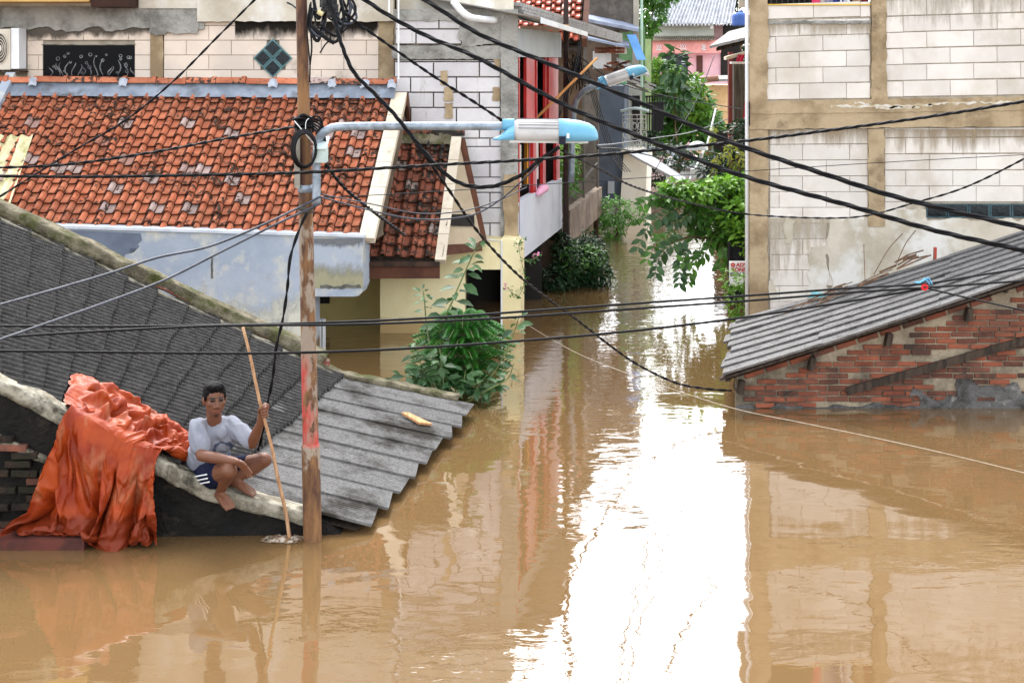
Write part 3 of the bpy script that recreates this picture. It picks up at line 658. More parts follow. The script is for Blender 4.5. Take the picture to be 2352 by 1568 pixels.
mb = MB(); mb.obox((cx_(905), CD + .4, cz(30)), (cx_(1180) - cx_(905), 0, 0), (0, 3, 0), (0, 0, 5.25 - cz(30))); mb.build('upper_storey', PLASTER, hC)
q = MB(); q.tube([(cx_(916.5), CD - .08, cz(182)), (cx_(916.5), CD - .08, 5.0)], .012, 8); q.build('vent_pipe', DOWN, hC)
q = MB(); q.tube([(cx_(895), CD - .08, cz(30)), (cx_(895), CD - .08, 5.0)], .012, 8); q.build('vent_pipe', DOWN, hC)
# yellow ground floor with door opening
YD = 18.16
def yx(x): return (x - 1176) / F * YD
def yz(y): return CAMZ - (y - 135) / F * YD
q = MB(); q.obox((yx(873), YD, -1), (yx(1068) - yx(873), 0, 0), (0, .5, 0), (0, 0, yz(552) + 1)); q.build('yellow_wall', YEL, hC)
q = MB(); q.obox((yx(1068), YD, yz(619)), (yx(1150) - yx(1068), 0, 0), (0, .5, 0), (0, 0, yz(552) - yz(619))); q.build('door_lintel', YEL, hC)
q = MB(); q.prism([V((yx(1150), YD - .0, -1)), V((yx(1194), YD, -1)), V((yx(1194), YD, yz(560))), V((yx(1180), YD, yz(551))), V((yx(1150), YD, yz(548)))], (0.06, .5, 0)); q.build('yellow_pillar', YEL, hC)
q = MB(); q.tube([(yx(1152), YD - .015, -.2), (yx(1152), YD - .015, yz(553)), (yx(1108), YD - .015, yz(549))], .012, 6); q.build('drain_pipe', WHITE, hC)
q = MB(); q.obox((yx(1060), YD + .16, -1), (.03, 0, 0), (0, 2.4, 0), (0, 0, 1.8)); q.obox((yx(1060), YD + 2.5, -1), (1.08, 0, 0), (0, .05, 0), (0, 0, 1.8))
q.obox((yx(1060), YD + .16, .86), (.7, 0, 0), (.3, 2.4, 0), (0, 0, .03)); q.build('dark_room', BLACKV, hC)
# shaded recessed wall to the left
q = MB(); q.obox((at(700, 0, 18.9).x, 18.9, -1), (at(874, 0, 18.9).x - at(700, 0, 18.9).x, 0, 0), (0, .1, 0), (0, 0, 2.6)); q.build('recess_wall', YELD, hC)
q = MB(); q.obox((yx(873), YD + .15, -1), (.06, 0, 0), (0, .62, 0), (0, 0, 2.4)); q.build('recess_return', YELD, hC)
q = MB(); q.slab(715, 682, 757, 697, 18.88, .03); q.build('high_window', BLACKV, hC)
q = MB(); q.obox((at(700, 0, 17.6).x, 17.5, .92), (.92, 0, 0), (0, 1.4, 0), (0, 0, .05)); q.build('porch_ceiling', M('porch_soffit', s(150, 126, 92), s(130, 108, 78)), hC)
# small tiled porch roof
pTL, pTR, pBR = at(850, 322, 18.45), at(1036, 326, 18.45), at(1000, 594, 17.35)
porch = MB(); pu = (pTR - pTL).normalized(); pv = (pBR - pTR).normalized(); pn = pu.cross(pv); pn = pn if pn.z > 0 else -pn
porch.obox(pTL - pn * .12, pTR - pTL, pBR - pTR, pn * .04); porch = porch.build('porch_roof', TIMBER, hC)
tile_roof(porch, pTL, pTR, pBR, .183, TILED, 11, cols=6, seed=6)
va2, vb2 = pTR - pv * .05, pBR + pv * .05
for k in range(5):
    q = MB(); a, b = lerp(va2, vb2, k / 5), lerp(va2, vb2, (k + 1) / 5 - .004); q.obox(a - pn * .06, b - a, pu * .13, pn * .11); q.build('verge_tile', BOARD, porch)
cm2 = cap_mesh(TILED, .33, .07)
for k in range(3): piece('ridge_cap', cm2, porch, Matrix.Translation(pTR + pu * (-.82 + k * .33) - pv * .06 + V((0, .04, .03))))
q = MB(); q.grid(lambda U, W: lerp(pTL, pTR, .3 + .7 * U) - pv * .12 + pv * (.2 * W) + pn * (.055 + .01 * fbm((U * 20, W * 3, 5))), 30, 4); q.build('ridge_cement', MOSS, porch, True)
q = MB(); a = at(838, 602, 17.32); b = at(1010, 602, 17.32); q.obox(a + V((0, 0, -.20)), b - a, (0, .05, 0), (0, 0, .15)); q.build('fascia', BROWN, porch)
q = MB(); q.obox(a + V((0, -.03, -.05)), b - a, (0, .08, 0), (0, 0, .055)); q.build('fascia_cap', M('rot_timber', s(70, 50, 40), s(40, 32, 28), 6), porch)
GAB = M('gable_paint', s(176, 160, 136), s(160, 144, 120), 2)
ap, bf, br = va2 + pu * .12, vb2 + pu * .12, at(1108, 552, 18.12)
q = MB(); q.prism([ap - pn * .04, bf + V((0, .05, .05)), br], -pu * .05); q.build('porch_gable', GAB, porch)
q = MB(); q.obox(ap + pu * .01, br - ap, pu * .05 + V((.0, -.02, 0)), V((-.05, 0, -.03))); q.build('barge_board', BROWN, porch)
gp = lambda x, y: on_plane(x, y, bf, (br - bf).cross(ap - bf).normalized()) + pu * .012
q = MB(); q.quad(gp(1014, 587), gp(1106, 576), gp(1104, 558), gp(1018, 562)); q.build('gable_foot_board', BROWN, porch)
q = MB(); q.quad(gp(1022, 518), gp(1088, 520), gp(1087, 492), gp(1030, 492)); q.build('gable_vent', BLACKV, porch)
# ---------------- balcony front along the lane
LAVEN = M('pale_balcony_paint', s(206, 210, 222), s(196, 200, 212), 1.4, dirt=s(170, 172, 176), dsc=1.6, dlo=.6, dhi=.8, bump=.04)
RED = M('red_paint', s(186, 34, 30), s(160, 26, 24), 3, rough=.5, bump=.05)
GPAN = M('grey_panel', s(186, 192, 196), s(172, 178, 182), 1.5, bump=.05)
def lane_box(s0, s1, z0, z1, off0, off1):
    q = MB(); a = al(s0, z0, off0); return q.obox(a, al(s1, z0, off0) - a, al(s0, z0, off1) - a, V((0, 0, z1 - z0)))
lane_box(0, 3.85, .84, 1.62, -.1, 0).build('balcony_parapet', LAVEN, hC)
lane_box(0, 3.85, 3.52, 3.90, -.08, -.01).build('fascia_panel', GPAN, hC)
lane_box(.02, 3.85, .80, .86, -1.4, -.1).build('balcony_floor', CONCG, hC)
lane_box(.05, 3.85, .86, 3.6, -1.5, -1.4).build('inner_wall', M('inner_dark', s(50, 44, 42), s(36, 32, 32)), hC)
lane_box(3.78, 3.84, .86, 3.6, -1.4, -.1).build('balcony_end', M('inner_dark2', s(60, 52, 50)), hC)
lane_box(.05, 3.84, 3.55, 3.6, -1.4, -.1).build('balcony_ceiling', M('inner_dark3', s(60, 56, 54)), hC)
lane_box(.04, .10, 1.2, 3.52, -.06, 0).build('red_post', RED, hC)
for (s0, s1, z0) in ((.62, 1.05, 1.5), (1.55, 1.62, 1.3), (2.2, 2.9, 1.5)):
    pass
for (s0, s1, o) in ((.78, 1.50, -.03), (2.36, 2.42, -.02), (2.86, 3.80, -.05), (1.50, 1.56, -.01)):
    lane_box(s0, s1, 2.35, 3.52, o - .04, o).build('red_post' if s1 - s0 < .2 else 'red_panel', RED, hC)
for (s0, s1) in ((1.30, 1.52), (2.14, 2.40), (3.42, 3.80)):
    lane_box(s0, s1, 1.55, 2.36, -.07, -.025).build('red_post', RED, hC)
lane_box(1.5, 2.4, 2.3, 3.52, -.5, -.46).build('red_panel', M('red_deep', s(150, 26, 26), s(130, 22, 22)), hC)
lane_box(.14, .6, 2.0, 3.3, -.9, -.86).build('white_door', WHITE, hC)
lane_box(.16, .5, 3.2, 3.45, -.5, -.2).build('ac_box', BLACKV, hC)
# ground floor set back under the balcony
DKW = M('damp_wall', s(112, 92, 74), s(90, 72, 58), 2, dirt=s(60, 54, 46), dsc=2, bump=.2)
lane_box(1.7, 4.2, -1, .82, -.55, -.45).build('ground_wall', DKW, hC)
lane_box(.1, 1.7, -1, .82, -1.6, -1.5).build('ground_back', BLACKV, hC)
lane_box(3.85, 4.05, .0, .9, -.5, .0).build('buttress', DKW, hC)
# roof: white metal sheet with folded edge, pipe on it
q = MB(); r0, r1 = al(-.35, 4.02, .35), al(4.15, 3.92, .35)
q.grid(lambda U, W: lerp(r0, r1, U) + V((-.983, .182, 0)) * (1.7 * W) + V((0, 0, .32 * W + .008 * math.cos(U * 60 * math.pi))), 180, 3); q.build('roof_sheet', M('white_metal', s(238, 240, 242), s(220, 222, 226), 3, rough=.35, bump=.03), hC, True)
q = MB(); q.obox(r0 + V((0, 0, -.07)), r1 - r0, V((.02, 0, 0)), V((0, 0, .07))); q.build('roof_edge', WHITE, hC)
q = MB(); q.tube(spline([at(1040, 2, 18.0), at(1062, 28, 18.0), at(1080, 40, 18.05), at(1102, 44, 18.3), at(1137, 47, 18.5)], 6), .045, 10); q.build('roof_pipe', DOWN, hC, True)
mb = MB(); a = al(.6, 4.1, -2.5); mb.obox(a, al(5, 4.1, -2.5) - a, V((-1.5, .3, 0)), V((0, 0, 1.2))); mb.build('rear_wall', PLASTER, hC)
# ================================================================ near house: long dark corrugated roof sinking into the flood
DARKS = M('black_corrugated_sheet', s(66, 64, 62, .7), s(48, 46, 45, .7), 14, dirt=s(96, 94, 88, .7), dsc=24, dlo=.56, dhi=.74, bump=.35, bsc=80, rnd=.1)
LITES = M('weathered_fibre_cement', s(164, 162, 160, .56), s(124, 122, 120, .52), 45, .3, .7, dirt=s(62, 58, 52, .7), dsc=2.0, dlo=.49, dhi=.64, bump=.4, bsc=70, rnd=.08, dstretch=(1, 1, 1))
COPE = M('lime_coping', s(186, 180, 162, .72), s(136, 128, 110, .7), 7, dirt=s(64, 60, 50), dsc=6, dlo=.48, dhi=.64, bump=1.0, bsc=10, bdist=.05)
SOOTW = M('mouldy_black_wall', s(30, 27, 23, .7), s(18, 16, 14, .7), 4, dirt=s(64, 56, 46, .8), dsc=4.5, dlo=.56, dhi=.70, bump=1.0, bsc=10, bdist=.06)
gA, gC = at(846, 1214, 10.5), at(0, 893, 10.4)
gB = at(1092, 936, 13.95)
K0, K1 = at(482, 1122, 10.46), at(776, 872, 13.88)       # the pitch breaks here: steep dark roof above, flat sheets below
gn = (K1 - K0).cross(gC - K0).normalized(); gn = gn if gn.z > 0 else -gn
gl = (gB - gA).cross(K0 - gA).normalized(); gl = gl if gl.z > 0 else -gl
gD = on_plane(0, 512, K0, gn); SB = .305
hD = thing('near_roof_house', 'drowned house with long dark corrugated roof sloping into the water', 'house', (gA.x - 1, 10.5, 0))
def gp_(s_, t, up=0):                                   # s_: 0 = eave in the water ... 1 = left picture edge; t: 0 near verge ... 1 far verge
    if s_ <= SB: return lerp(lerp(gA, K0, s_ / SB), lerp(gB, K1, s_ / SB), t) + gl * up
    k = (s_ - SB) / (1 - SB); return lerp(lerp(K0, gC, k), lerp(K1, gD, k), t) + gn * up
nt_ = 9; rg = random.Random(17)
for k in range(nt_):
    t0, t1 = k / nt_, (k + 1) / nt_ + .012; e0, e1 = rg.uniform(-.012, .002), rg.uniform(.0, .012) + .004
    lift = rg.uniform(0, .006)
    def pt(U, W, t0=t0, t1=t1, e0=e0, e1=e1, lift=lift):
        t = t0 + (t1 - t0) * U; se = e0 + (e1 - e0) * U
        s_ = SB + .05 + (se - SB - .05) * W
        return gp_(s_, t, .012 + lift + .012 * (1 - U) * 1.2 + .0065 * math.cos(U * 11 * 2 * math.pi))
    q = MB(); q.grid(pt, 72, 5)
    m_ = 73; low = [pt(i / 72, 1) for i in range(73)]
    q.add(low + [p - gn * .007 for p in low], [(i, i + 1, i + 1 + m_, i + m_) for i in range(72)])
    sd_ = [pt(0, j / 5) for j in range(6)]; q.add(sd_ + [p - gn * .02 for p in sd_], [(j + 1, j, j + 6, j + 7) for j in range(5)])
    q.build('roof_sheet', LITES, hD, True)
nc = 16; pitch = .082; clen = (1.34 - SB) / nc
tl = (gB - gA).length
for k in range(nc):
    s1 = SB + k * clen - .012; s0 = SB + (k + 1) * clen + .012
    nw = int(tl / pitch)
    def pt(U, W, s0=s0, s1=s1, k=k):
        cv = math.cos(U * nw * 2 * math.pi); cv = cv if cv > 0 else cv * .6
        wob = .006 * fbm((U * 9, k * 3.1, 0))
        return gp_(s0 + (s1 - s0) * W + wob + .002 * cv, U, .012 + .044 * W + .018 * cv)
    q = MB(); q.grid(pt, nw * 8, 2); n1 = nw * 8 + 1
    low = [pt(i / (nw * 8), 1) for i in range(n1)]
    q.add(low + [p - gn * .028 for p in low], [(i, i + 1, i + 1 + n1, i + n1) for i in range(nw * 8)])
    q.build('roof_course', DARKS, hD, True)
# structure under the sheets
q = MB(); q.quad(gp_(0.02, 0, -.035), gp_(.02, 1, -.035), gp_(SB, 1, -.035), gp_(SB, 0, -.035)); q.quad(gp_(SB, 0, -.035), gp_(SB, 1, -.035), gp_(1.35, 1, -.035), gp_(1.35, 0, -.035)); q.build('roof_deck', TIMBER, hD)
# near gable wall with lumpy coping
q = MB(); wy = gA.y - .02
top_pts = [gp_(t_, 0) for t_ in (1.35, .8, .5, .305, .08)]
q.prism([V((p.x, p.y - .03, p.z - .02)) for p in top_pts] + [V((gA.x - .2, wy, .0)), V((gA.x - .2, wy, -.8)), V((top_pts[0].x, wy - .12, -.8))], (0, .16, 0)); gwall = q.build('gable_wall', SOOTW, hD)
def coping(fn, n, wid, hgt, seed, name, mat, parent, amp=.02):
    q = MB(); m_ = 12
    def pt(i, k):
        t = i / n; p, side, up = fn(t); w_ = math.pi * 2 * k / m_
        r = 1 + .35 * fbm((t * 14, math.cos(w_) * 1.5, math.sin(w_) * 1.5 + seed))
        bx2 = lambda v_: math.copysign(abs(v_) ** .45, v_); return p + side * (bx2(math.cos(w_)) * wid * r * .92) + up * (bx2(math.sin(w_)) * hgt * r * .92)
    vs = [pt(i, k) for i in range(n + 1) for k in range(m_)]
    fs = [(i * m_ + k, i * m_ + (k + 1) % m_, (i + 1) * m_ + (k + 1) % m_, (i + 1) * m_ + k) for i in range(n) for k in range(m_)]
    fs += [tuple(range(m_))[::-1], tuple(n * m_ + k for k in range(m_))]
    return q.add(vs, fs).build(name, mat, parent, True)
side = V((0, -1, 0)); upv = gn
coping(lambda t: (gp_(lerp(1.35, .10, t), 0, .025 - .03 * min(1, max(0, t - .55) * 4)) + V((0, .02 - .03 * min(1, max(0, t - .55) * 4), 0)), side, upv), 110, .10, .06, 1, 'coping', COPE, hD)
coping(lambda t: (lerp(gp_(1.35, 0, -.32), gp_(.70, 0, -.31), t) + V((0, -.05, 0)), side, upv), 40, .05, .03, 4, 'lower_coping', COPE, hD)
# far mossy parapet with a strip of red flashing
coping(lambda t: (gp_(lerp(1.35, .34, t), 1, .05) + V((0, .16, .05)), V((0, 1, 0)), upv), 110, .14, .07, 7, 'mossy_parapet', MOSS, hD)
coping(lambda t: (gp_(lerp(.36, .04, t), 1, .015) + V((0, .10, .02)), V((0, 1, 0)), upv), 40, .09, .04, 8, 'mossy_parapet', MOSS, hD)
coping(lambda t: (gp_(lerp(1.35, .30, t), 1, .035) + V((0, .0, 0)), V((0, 1, 0)), upv), 90, .035, .018, 9, 'pale_fillet', COPE, hD)
q = MB(); 
REDO = M('red_oxide_strip', s(126, 66, 54), s(96, 54, 46), 6, dirt=s(150, 142, 128), dsc=6, dlo=.56, dhi=.62, bump=.2)
a, b = gp_(.72, 1, .07) + V((0, .045, 0)), gp_(.33, 1, .06) + V((0, .045, 0)); q.obox(a, b - a, V((0, .05, .05)), V((0, .01, .02))); q.build('red_flashing', REDO, hD)
# courses of sooty brick showing at the left end of the gable wall
rg = random.Random(9)
for r in range(12):
    X = at(-60, 0, 10.36).x + (.1 if r % 2 else 0)
    z = .03 + r * .062
    while X < at(230, 0, 10.36).x:
        w_ = rg.choice((.16, .19, .21)); ztop = gp_(1 - (X - gC.x) / (K0.x - gC.x) * (1 - SB), 0).z - .36
        if z < ztop and rg.random() < .60:
            piece('brick', brk(w_, .048, BRICKM if rg.random() < .92 else BRICKD), gwall, Matrix.Translation((X, wy - .15 + rg.uniform(-.012, .008) + (.075 if X > at(120, 0, 10.36).x else 0), z)) @ Matrix.Rotation(rg.uniform(-.03, .03), 4, 'Y'))
        X += w_ + .02
# ================================================================ the lane behind: houses stepping back
PLANKG = M('silvered_timber', s(150, 148, 146), s(116, 114, 112), 5, dirt=s(80, 76, 72), dsc=6, bump=.4, bsc=18, stretch=(3, 3, 8))
DARKW = M('dark_cement', s(104, 98, 92), s(80, 76, 72), 2.5, dirt=s(60, 56, 52), dsc=3, bump=.3)
GREENP = M('green_paint', s(104, 140, 98), s(84, 118, 82), 2, dirt=s(80, 100, 76), dsc=3, bump=.1)
BLUEP = M('blue_sheet', s(96, 150, 206), s(80, 132, 188), 2, rough=.5, bump=.1)
SLATE = M('slate_blue_wall', s(98, 108, 122), s(88, 98, 112), 1.2, dirt=s(74, 80, 88), dsc=1.5, bump=.05)
CREAMW = M('cream_pillar', s(232, 226, 210), s(222, 214, 196), 2, bump=.05)
PINK = M('pink_paint', s(226, 160, 154), s(214, 146, 142), 2, dirt=s(196, 130, 128), dsc=3, bump=.05)
PINKL = M('pale_pink_paint', s(226, 184, 194), s(212, 170, 182), 2, bump=.05)
PEACH = M('peach_paint', s(228, 190, 146), s(214, 174, 128), 2, dirt=s(190, 156, 118), dsc=3, bump=.05)
GREYW = M('light_grey_paint', s(196, 200, 190), s(184, 188, 178), 2, bump=.05)
def part_slab(parent, name, mat, x0, y0, x1, y1, d, dep=.15):
    return MB().slab(x0, y0, x1, y1, d, dep).build(name, mat, parent)
# ---- red glazed roof house behind the balcony
hE = thing('glazed_tile_house', 'house with glossy red tile roof above the white metal roof edge', 'house', at(1250, 700, 27))
gTL, gTR, gBR = at(1140, -62, 29), at(1347, -66, 29), at(1336, 96, 26.9)
rE = MB(); rE.obox(gTL + V((0, 0, -.2)), gTR - gTL, gBR - gTR, V((0, 0, .05))); rE = rE.build('roof', TIMBER, hE)
tile_roof(rE, gTL, gTR, gBR, .2, TILEG, 10, seed=9)
a = gTR + V((.0, 0, -.1)); q = MB(); q.obox(a, gBR - gTR, (.1, 0, 0), (0, 0, .16)); q.build('barge_board', BROWN, rE)
part_slab(hE, 'wall', DKW, 1195, 60, 1340, 420, 27.1, .2)
# long silvered boards of the eave, stepping down the lane
eB = thing('eave_boards', 'long bundle of silvered boards along the lane eave', 'boards', at(1168, 18, 19.8))
for k in range(4):
    a, b = at(1172 + k * 4, 14 + k * 9, 19.9 + .15 * k), at(1414, 84 + k * 5, 29.2); q = MB(); q.obox(a, b - a, V((.14, -.03, 0)), V((0, 0, .05))); q.build('board', PLANKG, eB)
# ---- grey wall with garden behind the brown parapet
hF = thing('parapet_house', 'grey walled house behind a stained brown balcony parapet on the lane', 'house', al(7, 0))
PARA = M('stained_parapet', s(134, 118, 102), s(104, 90, 78), 2.5, dirt=s(70, 62, 54), dsc=3, dstretch=(3, 3, .5), bump=.4, bsc=14)
def lane_part(parent, name, mat, *a): return lane_box(*a).build(name, mat, parent)
lane_part(hF, 'balcony_parapet', PARA, 4.75, 9.1, .48, 1.02, -.12, 0)
lane_part(hF, 'balcony_floor', DARKW, 4.75, 9.1, .44, .50, -1.6, -.12)
lane_part(hF, 'rear_wall', DARKW, 4.2, 17, -1, 3.2, -1.8, -1.6)
lane_part(hF, 'ground_wall', DKW, 4.2, 9.1, -1, .46, -.9, -.8)
for s_ in (6.2, 9.0): 
    q = MB(); q.tube([al(s_, -.5, -.1), al(s_, .5, -.1)], .05, 8); q.build('post', DKW, hF)
for s_ in (6.9, 8.9):
    q = MB(); q.tube([al(s_, 1.0, -.06), al(s_, 3.0, -.06)], .025, 6); q.build('rail_post', M('rail_grey', s(110, 106, 100)), hF)
q = MB(); q.tube([al(6.9, 1.35, -.06), al(8.9, 1.5, -.06)], .02, 6); q.build('rail', M('rail_grey2', s(70, 66, 62)), hF)
# ---- slate blue house with cream pillar and scrolled balcony
GD = 35.0; gx = lambda x: (x - 1176) / F * GD; gz = lambda y: CAMZ - (y - 135) / F * GD
hG = thing('slate_blue_house', 'slate blue house with tapered cream pillar under a scrolled iron balcony', 'house', (gx(1420), GD, 0))
q = MB(); q.obox((gx(1373), GD, -1), (gx(1434) - gx(1373), 0, 0), (.6, 3, 0), (0, 0, gz(197) + 1)); q.build('wall', SLATE, hG)
q = MB(); q.prism([V((gx(1421), GD - .12, -.5)), V((gx(1480), GD - .12, -.5)), V((gx(1486), GD - .12, gz(350))), V((gx(1432), GD - .12, gz(345)))], (0.2, .8, 0)); q.build('pillar', CREAMW, hG)
q = MB(); q.box((gx(1403), GD - .05, gz(430)), (.16, .1, .3)); q.build('meter_box', GPAN, hG)
q = MB(); q.obox((gx(1424), GD - .5, gz(347)), (.64, 0, 0), (0, 1.2, 0), (0, 0, .06)); q.build('balcony_floor', CREAMW, hG)
part_slab(hG, 'rear_wall', GREYW, 1434, 195, 1475, 345, GD + .9, .1); part_slab(hG, 'door', BLACKV, 1452, 220, 1470, 330, GD + .85, .05)
IRON = M('grey_iron', s(196, 196, 190), s(150, 150, 146), 6, bump=.1)
bal = MB(); x0, x1 = gx(1427), gx(1481); yb = GD - .48
for zz in (gz(344), gz(272), gz(262)): bal.tube([(x0, yb, zz), (x1, yb, zz)], .012, 5)
for k in range(6): xx = lerp(x0, x1, k / 5); bal.tube([(xx, yb, gz(344)), (xx, yb, gz(262))], .008, 4)
rg = random.Random(2)
for i in range(5):
    for j in range(3):
        c0 = V((lerp(x0, x1, (i + .5) / 5), yb, lerp(gz(340), gz(276), (j + .5) / 3)))
        bal.tube([c0 + V((math.cos(w_ + i) * .055 * (1 - .5 * w_ / 8), 0, math.sin(w_ + i) * .11 * (1 - .5 * w_ / 8))) for w_ in [k * .6 for k in range(13)]], .009, 4, False)
bal.build('balcony_railing', IRON, hG)
q = MB(); q.tube(spline([(x0 - .05, yb - .02, gz(254)), ((x0 + x1) / 2, yb - .12, gz(247)), (x1 + .05, yb - .02, gz(254))], 6), .035, 8); q.build('handrail', M('handrail', s(180, 196, 196)), hG)
# loose planks on its roof and black fence
for k, (xa, ya, xb, yb_, th) in enumerate(((1443, 186, 1500, 208, .07), (1450, 180, 1508, 200, .05), (1440, 192, 1490, 214, .06), (1485, 190, 1502, 206, .05))):
    q = MB(); a, b = at(xa, ya, GD - .2 + .1 * k), at(xb, yb_, GD + .3 + .1 * k); q.obox(a, b - a, V((.0, .18, 0)), V((0, 0, th))); q.build('loose_plank', PLANKG, hG)
FEN = M('black_iron', s(34, 32, 34), s(24, 22, 24))
f = MB()
for k in range(8): f.tube([at(1480 + k * 6, 222, 37), at(1480 + k * 6, 300, 37)], .02, 4)
for y in (222, 238, 262): f.tube([at(1478, y, 37), at(1526, y - 2, 37)], .025, 4)
f.build('roof_fence', FEN, hG)
part_slab(hG, 'shed_panel', M('black_cloth', s(40, 38, 42)), 1500, 236, 1524, 300, 37.3, .1)
# ---- green house with blue sheet and awnings
hH = thing('green_house', 'green painted house with blue panel and grey awnings up the lane', 'house', at(1440, 480, 33))
part_slab(hH, 'dark_storey', DARKW, 1348, -100, 1458, 70, 33, 3); part_slab(hH, 'edge_column', M('edge_cement', s(170, 164, 152)), 1455, -100, 1468, 150, 32.95, .3)
part_slab(hH, 'green_wall', GREENP, 1416, 60, 1482, 262, 36.5, .2); part_slab(hH, 'green_side', M('pale_green', s(170, 188, 140)), 1470, 90, 1496, 300, 37.0, .2)
part_slab(hH, 'shop_wall', M('brownish', s(116, 100, 88), s(92, 80, 70), 2), 1348, 60, 1422, 196, 33.4, .2); part_slab(hH, 'side_wall', M('grey_side', s(128, 122, 114), s(96, 92, 86), 2, dirt=s(70, 66, 62), dsc=3), 1298, 60, 1370, 560, 33.5, .2)
part_slab(hH, 'white_sheet', WHITE, 1362, 118, 1404, 158, 32.2, .03); part_slab(hH, 'white_box', CREAMW, 1416, 100, 1440, 124, 32.3, .2)
part_slab(hH, 'green_door', M('mid_green', s(110, 168, 124)), 1420, 152, 1438, 245, 36.4, .06); part_slab(hH, 'dark_opening', BLACKV, 1452, 170, 1474, 250, 36.4, .05)
def awn(name, mat, x0, y0, x1, y1, d0, d1, th=.04, wd=.8):
    a, b = at(x0, y0, d0), at(x1, y1, d1); q = MB(); q.obox(a, b - a, V((.05, wd, .12)), V((0, 0, th))); return q.build(name, mat, hH)
AWM = M('blue_grey_awning', s(140, 150, 170), s(120, 128, 146), 3)
awn('awning', AWM, 1346, 50, 1468, 74, 31.5, 32.5, .07); awn('awning', AWM, 1350, 92, 1446, 112, 31.3, 32, .05); awn('awning', PLANKG, 1418, 150, 1492, 178, 31.5, 33, .05, .9)
q = MB(); q.obox(at(1440, 80, 32), at(1463, 138, 31.6) - at(1440, 80, 32), V((.2, 0, 0)), V((0, .04, 0))); q.build('blue_panel', BLUEP, hH)
for k in range(14):
    piece('brick', brk(.2, .06, BRICK), hH, Matrix.Translation(at(1366 + (k % 7) * 8, 122 - (k // 7) * 7 + rg.uniform(-1, 1), 31.9)))
q = MB(); q.tube([at(1474, -60, 32.5), at(1474, 200, 32.5)], .03, 6); q.build('drain_pipe', M('pale_green_pipe', s(176, 206, 186)), hH)
part_slab(hH, 'parapet_wall', M('cement_grey', s(132, 126, 118), s(104, 100, 94), 2.5, dirt=s(76, 72, 68), dsc=3), 1305, 195, 1376, 520, 31.0, .2)
# small red tiles heaped on the roof edge
for k in range(12): piece('loose_tile', brk(.2, .05, TILED), hH, Matrix.Translation(at(1385 + (k % 6) * 9 + rg.uniform(-2, 2), 150 + (k // 6) * 8 + rg.uniform(-3, 3), 30.6)) @ Matrix.Rotation(rg.uniform(-.4, .4), 4, 'Y'))
# ---- pink house at the end of the lane
PD = 66.0
hP = thing('pink_house', 'pink house with grey corrugated roof closing the far end of the lane', 'house', at(1580, 305, PD))
part_slab(hP, 'wall', PINKL, 1470, 122, 1690, 330, PD, .3); part_slab(hP, 'balcony_band', PINK, 1484, 92, 1656, 122, PD - .9, .2); part_slab(hP, 'upper_wall', GREYW, 1494, 52, 1640, 90, PD - .3, .2)
part_slab(hP, 'upper_wall_side', M('mauve', s(150, 124, 124)), 1638, 56, 1660, 92, PD - .2, .2)
part_slab(hP, 'dark_bay', BLACKV, 1656, 56, 1700, 180, PD - .1, .1)
part_slab(hP, 'window', M('dark_window', s(60, 70, 78)), 1520, 125, 1580, 170, PD - .05, .1); part_slab(hP, 'doorway', M('dark_door', s(90, 60, 56)), 1600, 128, 1614, 168, PD - .05, .1)
q = MB(); q.grid(lambda U, W: lerp(lerp(at(1520, -14, PD + 1.8), at(1694, -14, PD + 1.8), U), lerp(at(1484, 58, PD - 1.4), at(1682, 56, PD - 1.4), U), W) + V((0, 0, .07 * math.cos(U * 24 * 2 * math.pi))), 192, 3); q.build('roof', M('far_fibre_sheet', s(176, 178, 184), s(146, 148, 154), 3), hP, True)
q = MB(); q.grid(lambda U, W: lerp(lerp(at(1496, 84, PD - .3), at(1640, 83, PD - .3), U), lerp(at(1486, 94, PD - 1.2), at(1640, 93, PD - 1.2), U), W) + V((0, 0, .03 * math.cos(U * 30 * 2 * math.pi))), 180, 2); q.build('lower_awning', M('far_awning', s(150, 140, 124)), hP, True)
for (x, y, w_) in ((1508, 107, 12), (1562, 105, 16), (1612, 106, 8)):
    for k in range(3):
        q = MB(); a = at(x + k * w_ / 3, y - 3, PD - .93); q.tube([a, a + V((.06, 0, -.12)), a + V((-.02, 0, -.2)), a + V((.1, 0, -.24))], .022, 4); q.build('white_lettering', WHITE, hP)
for x in (1502, 1632): part_slab(hP, 'eave_lamp', WHITE, x, 55, x + 6, 66, PD - 1.2, .1)
tank = thing('water_tank', 'round blue water tank beside the grey corrugated roof', 'tank', at(1702, 60, 60))
q = MB(); base = at(1702, 60, 60); q.tube([base + V((0, 0, z_)) for z_ in (0, .05, .42, .52, .58)], [.36, .38, .38, .3, .12], 20); q.build('body', M('tank_blue', s(66, 96, 160), s(56, 82, 140)), tank, True)
q = MB(); q.tube([base + V((0, 0, z_)) for z_ in (.57, .64)], .1, 12); q.build('lid', M('tank_lid', s(80, 110, 170)), tank)
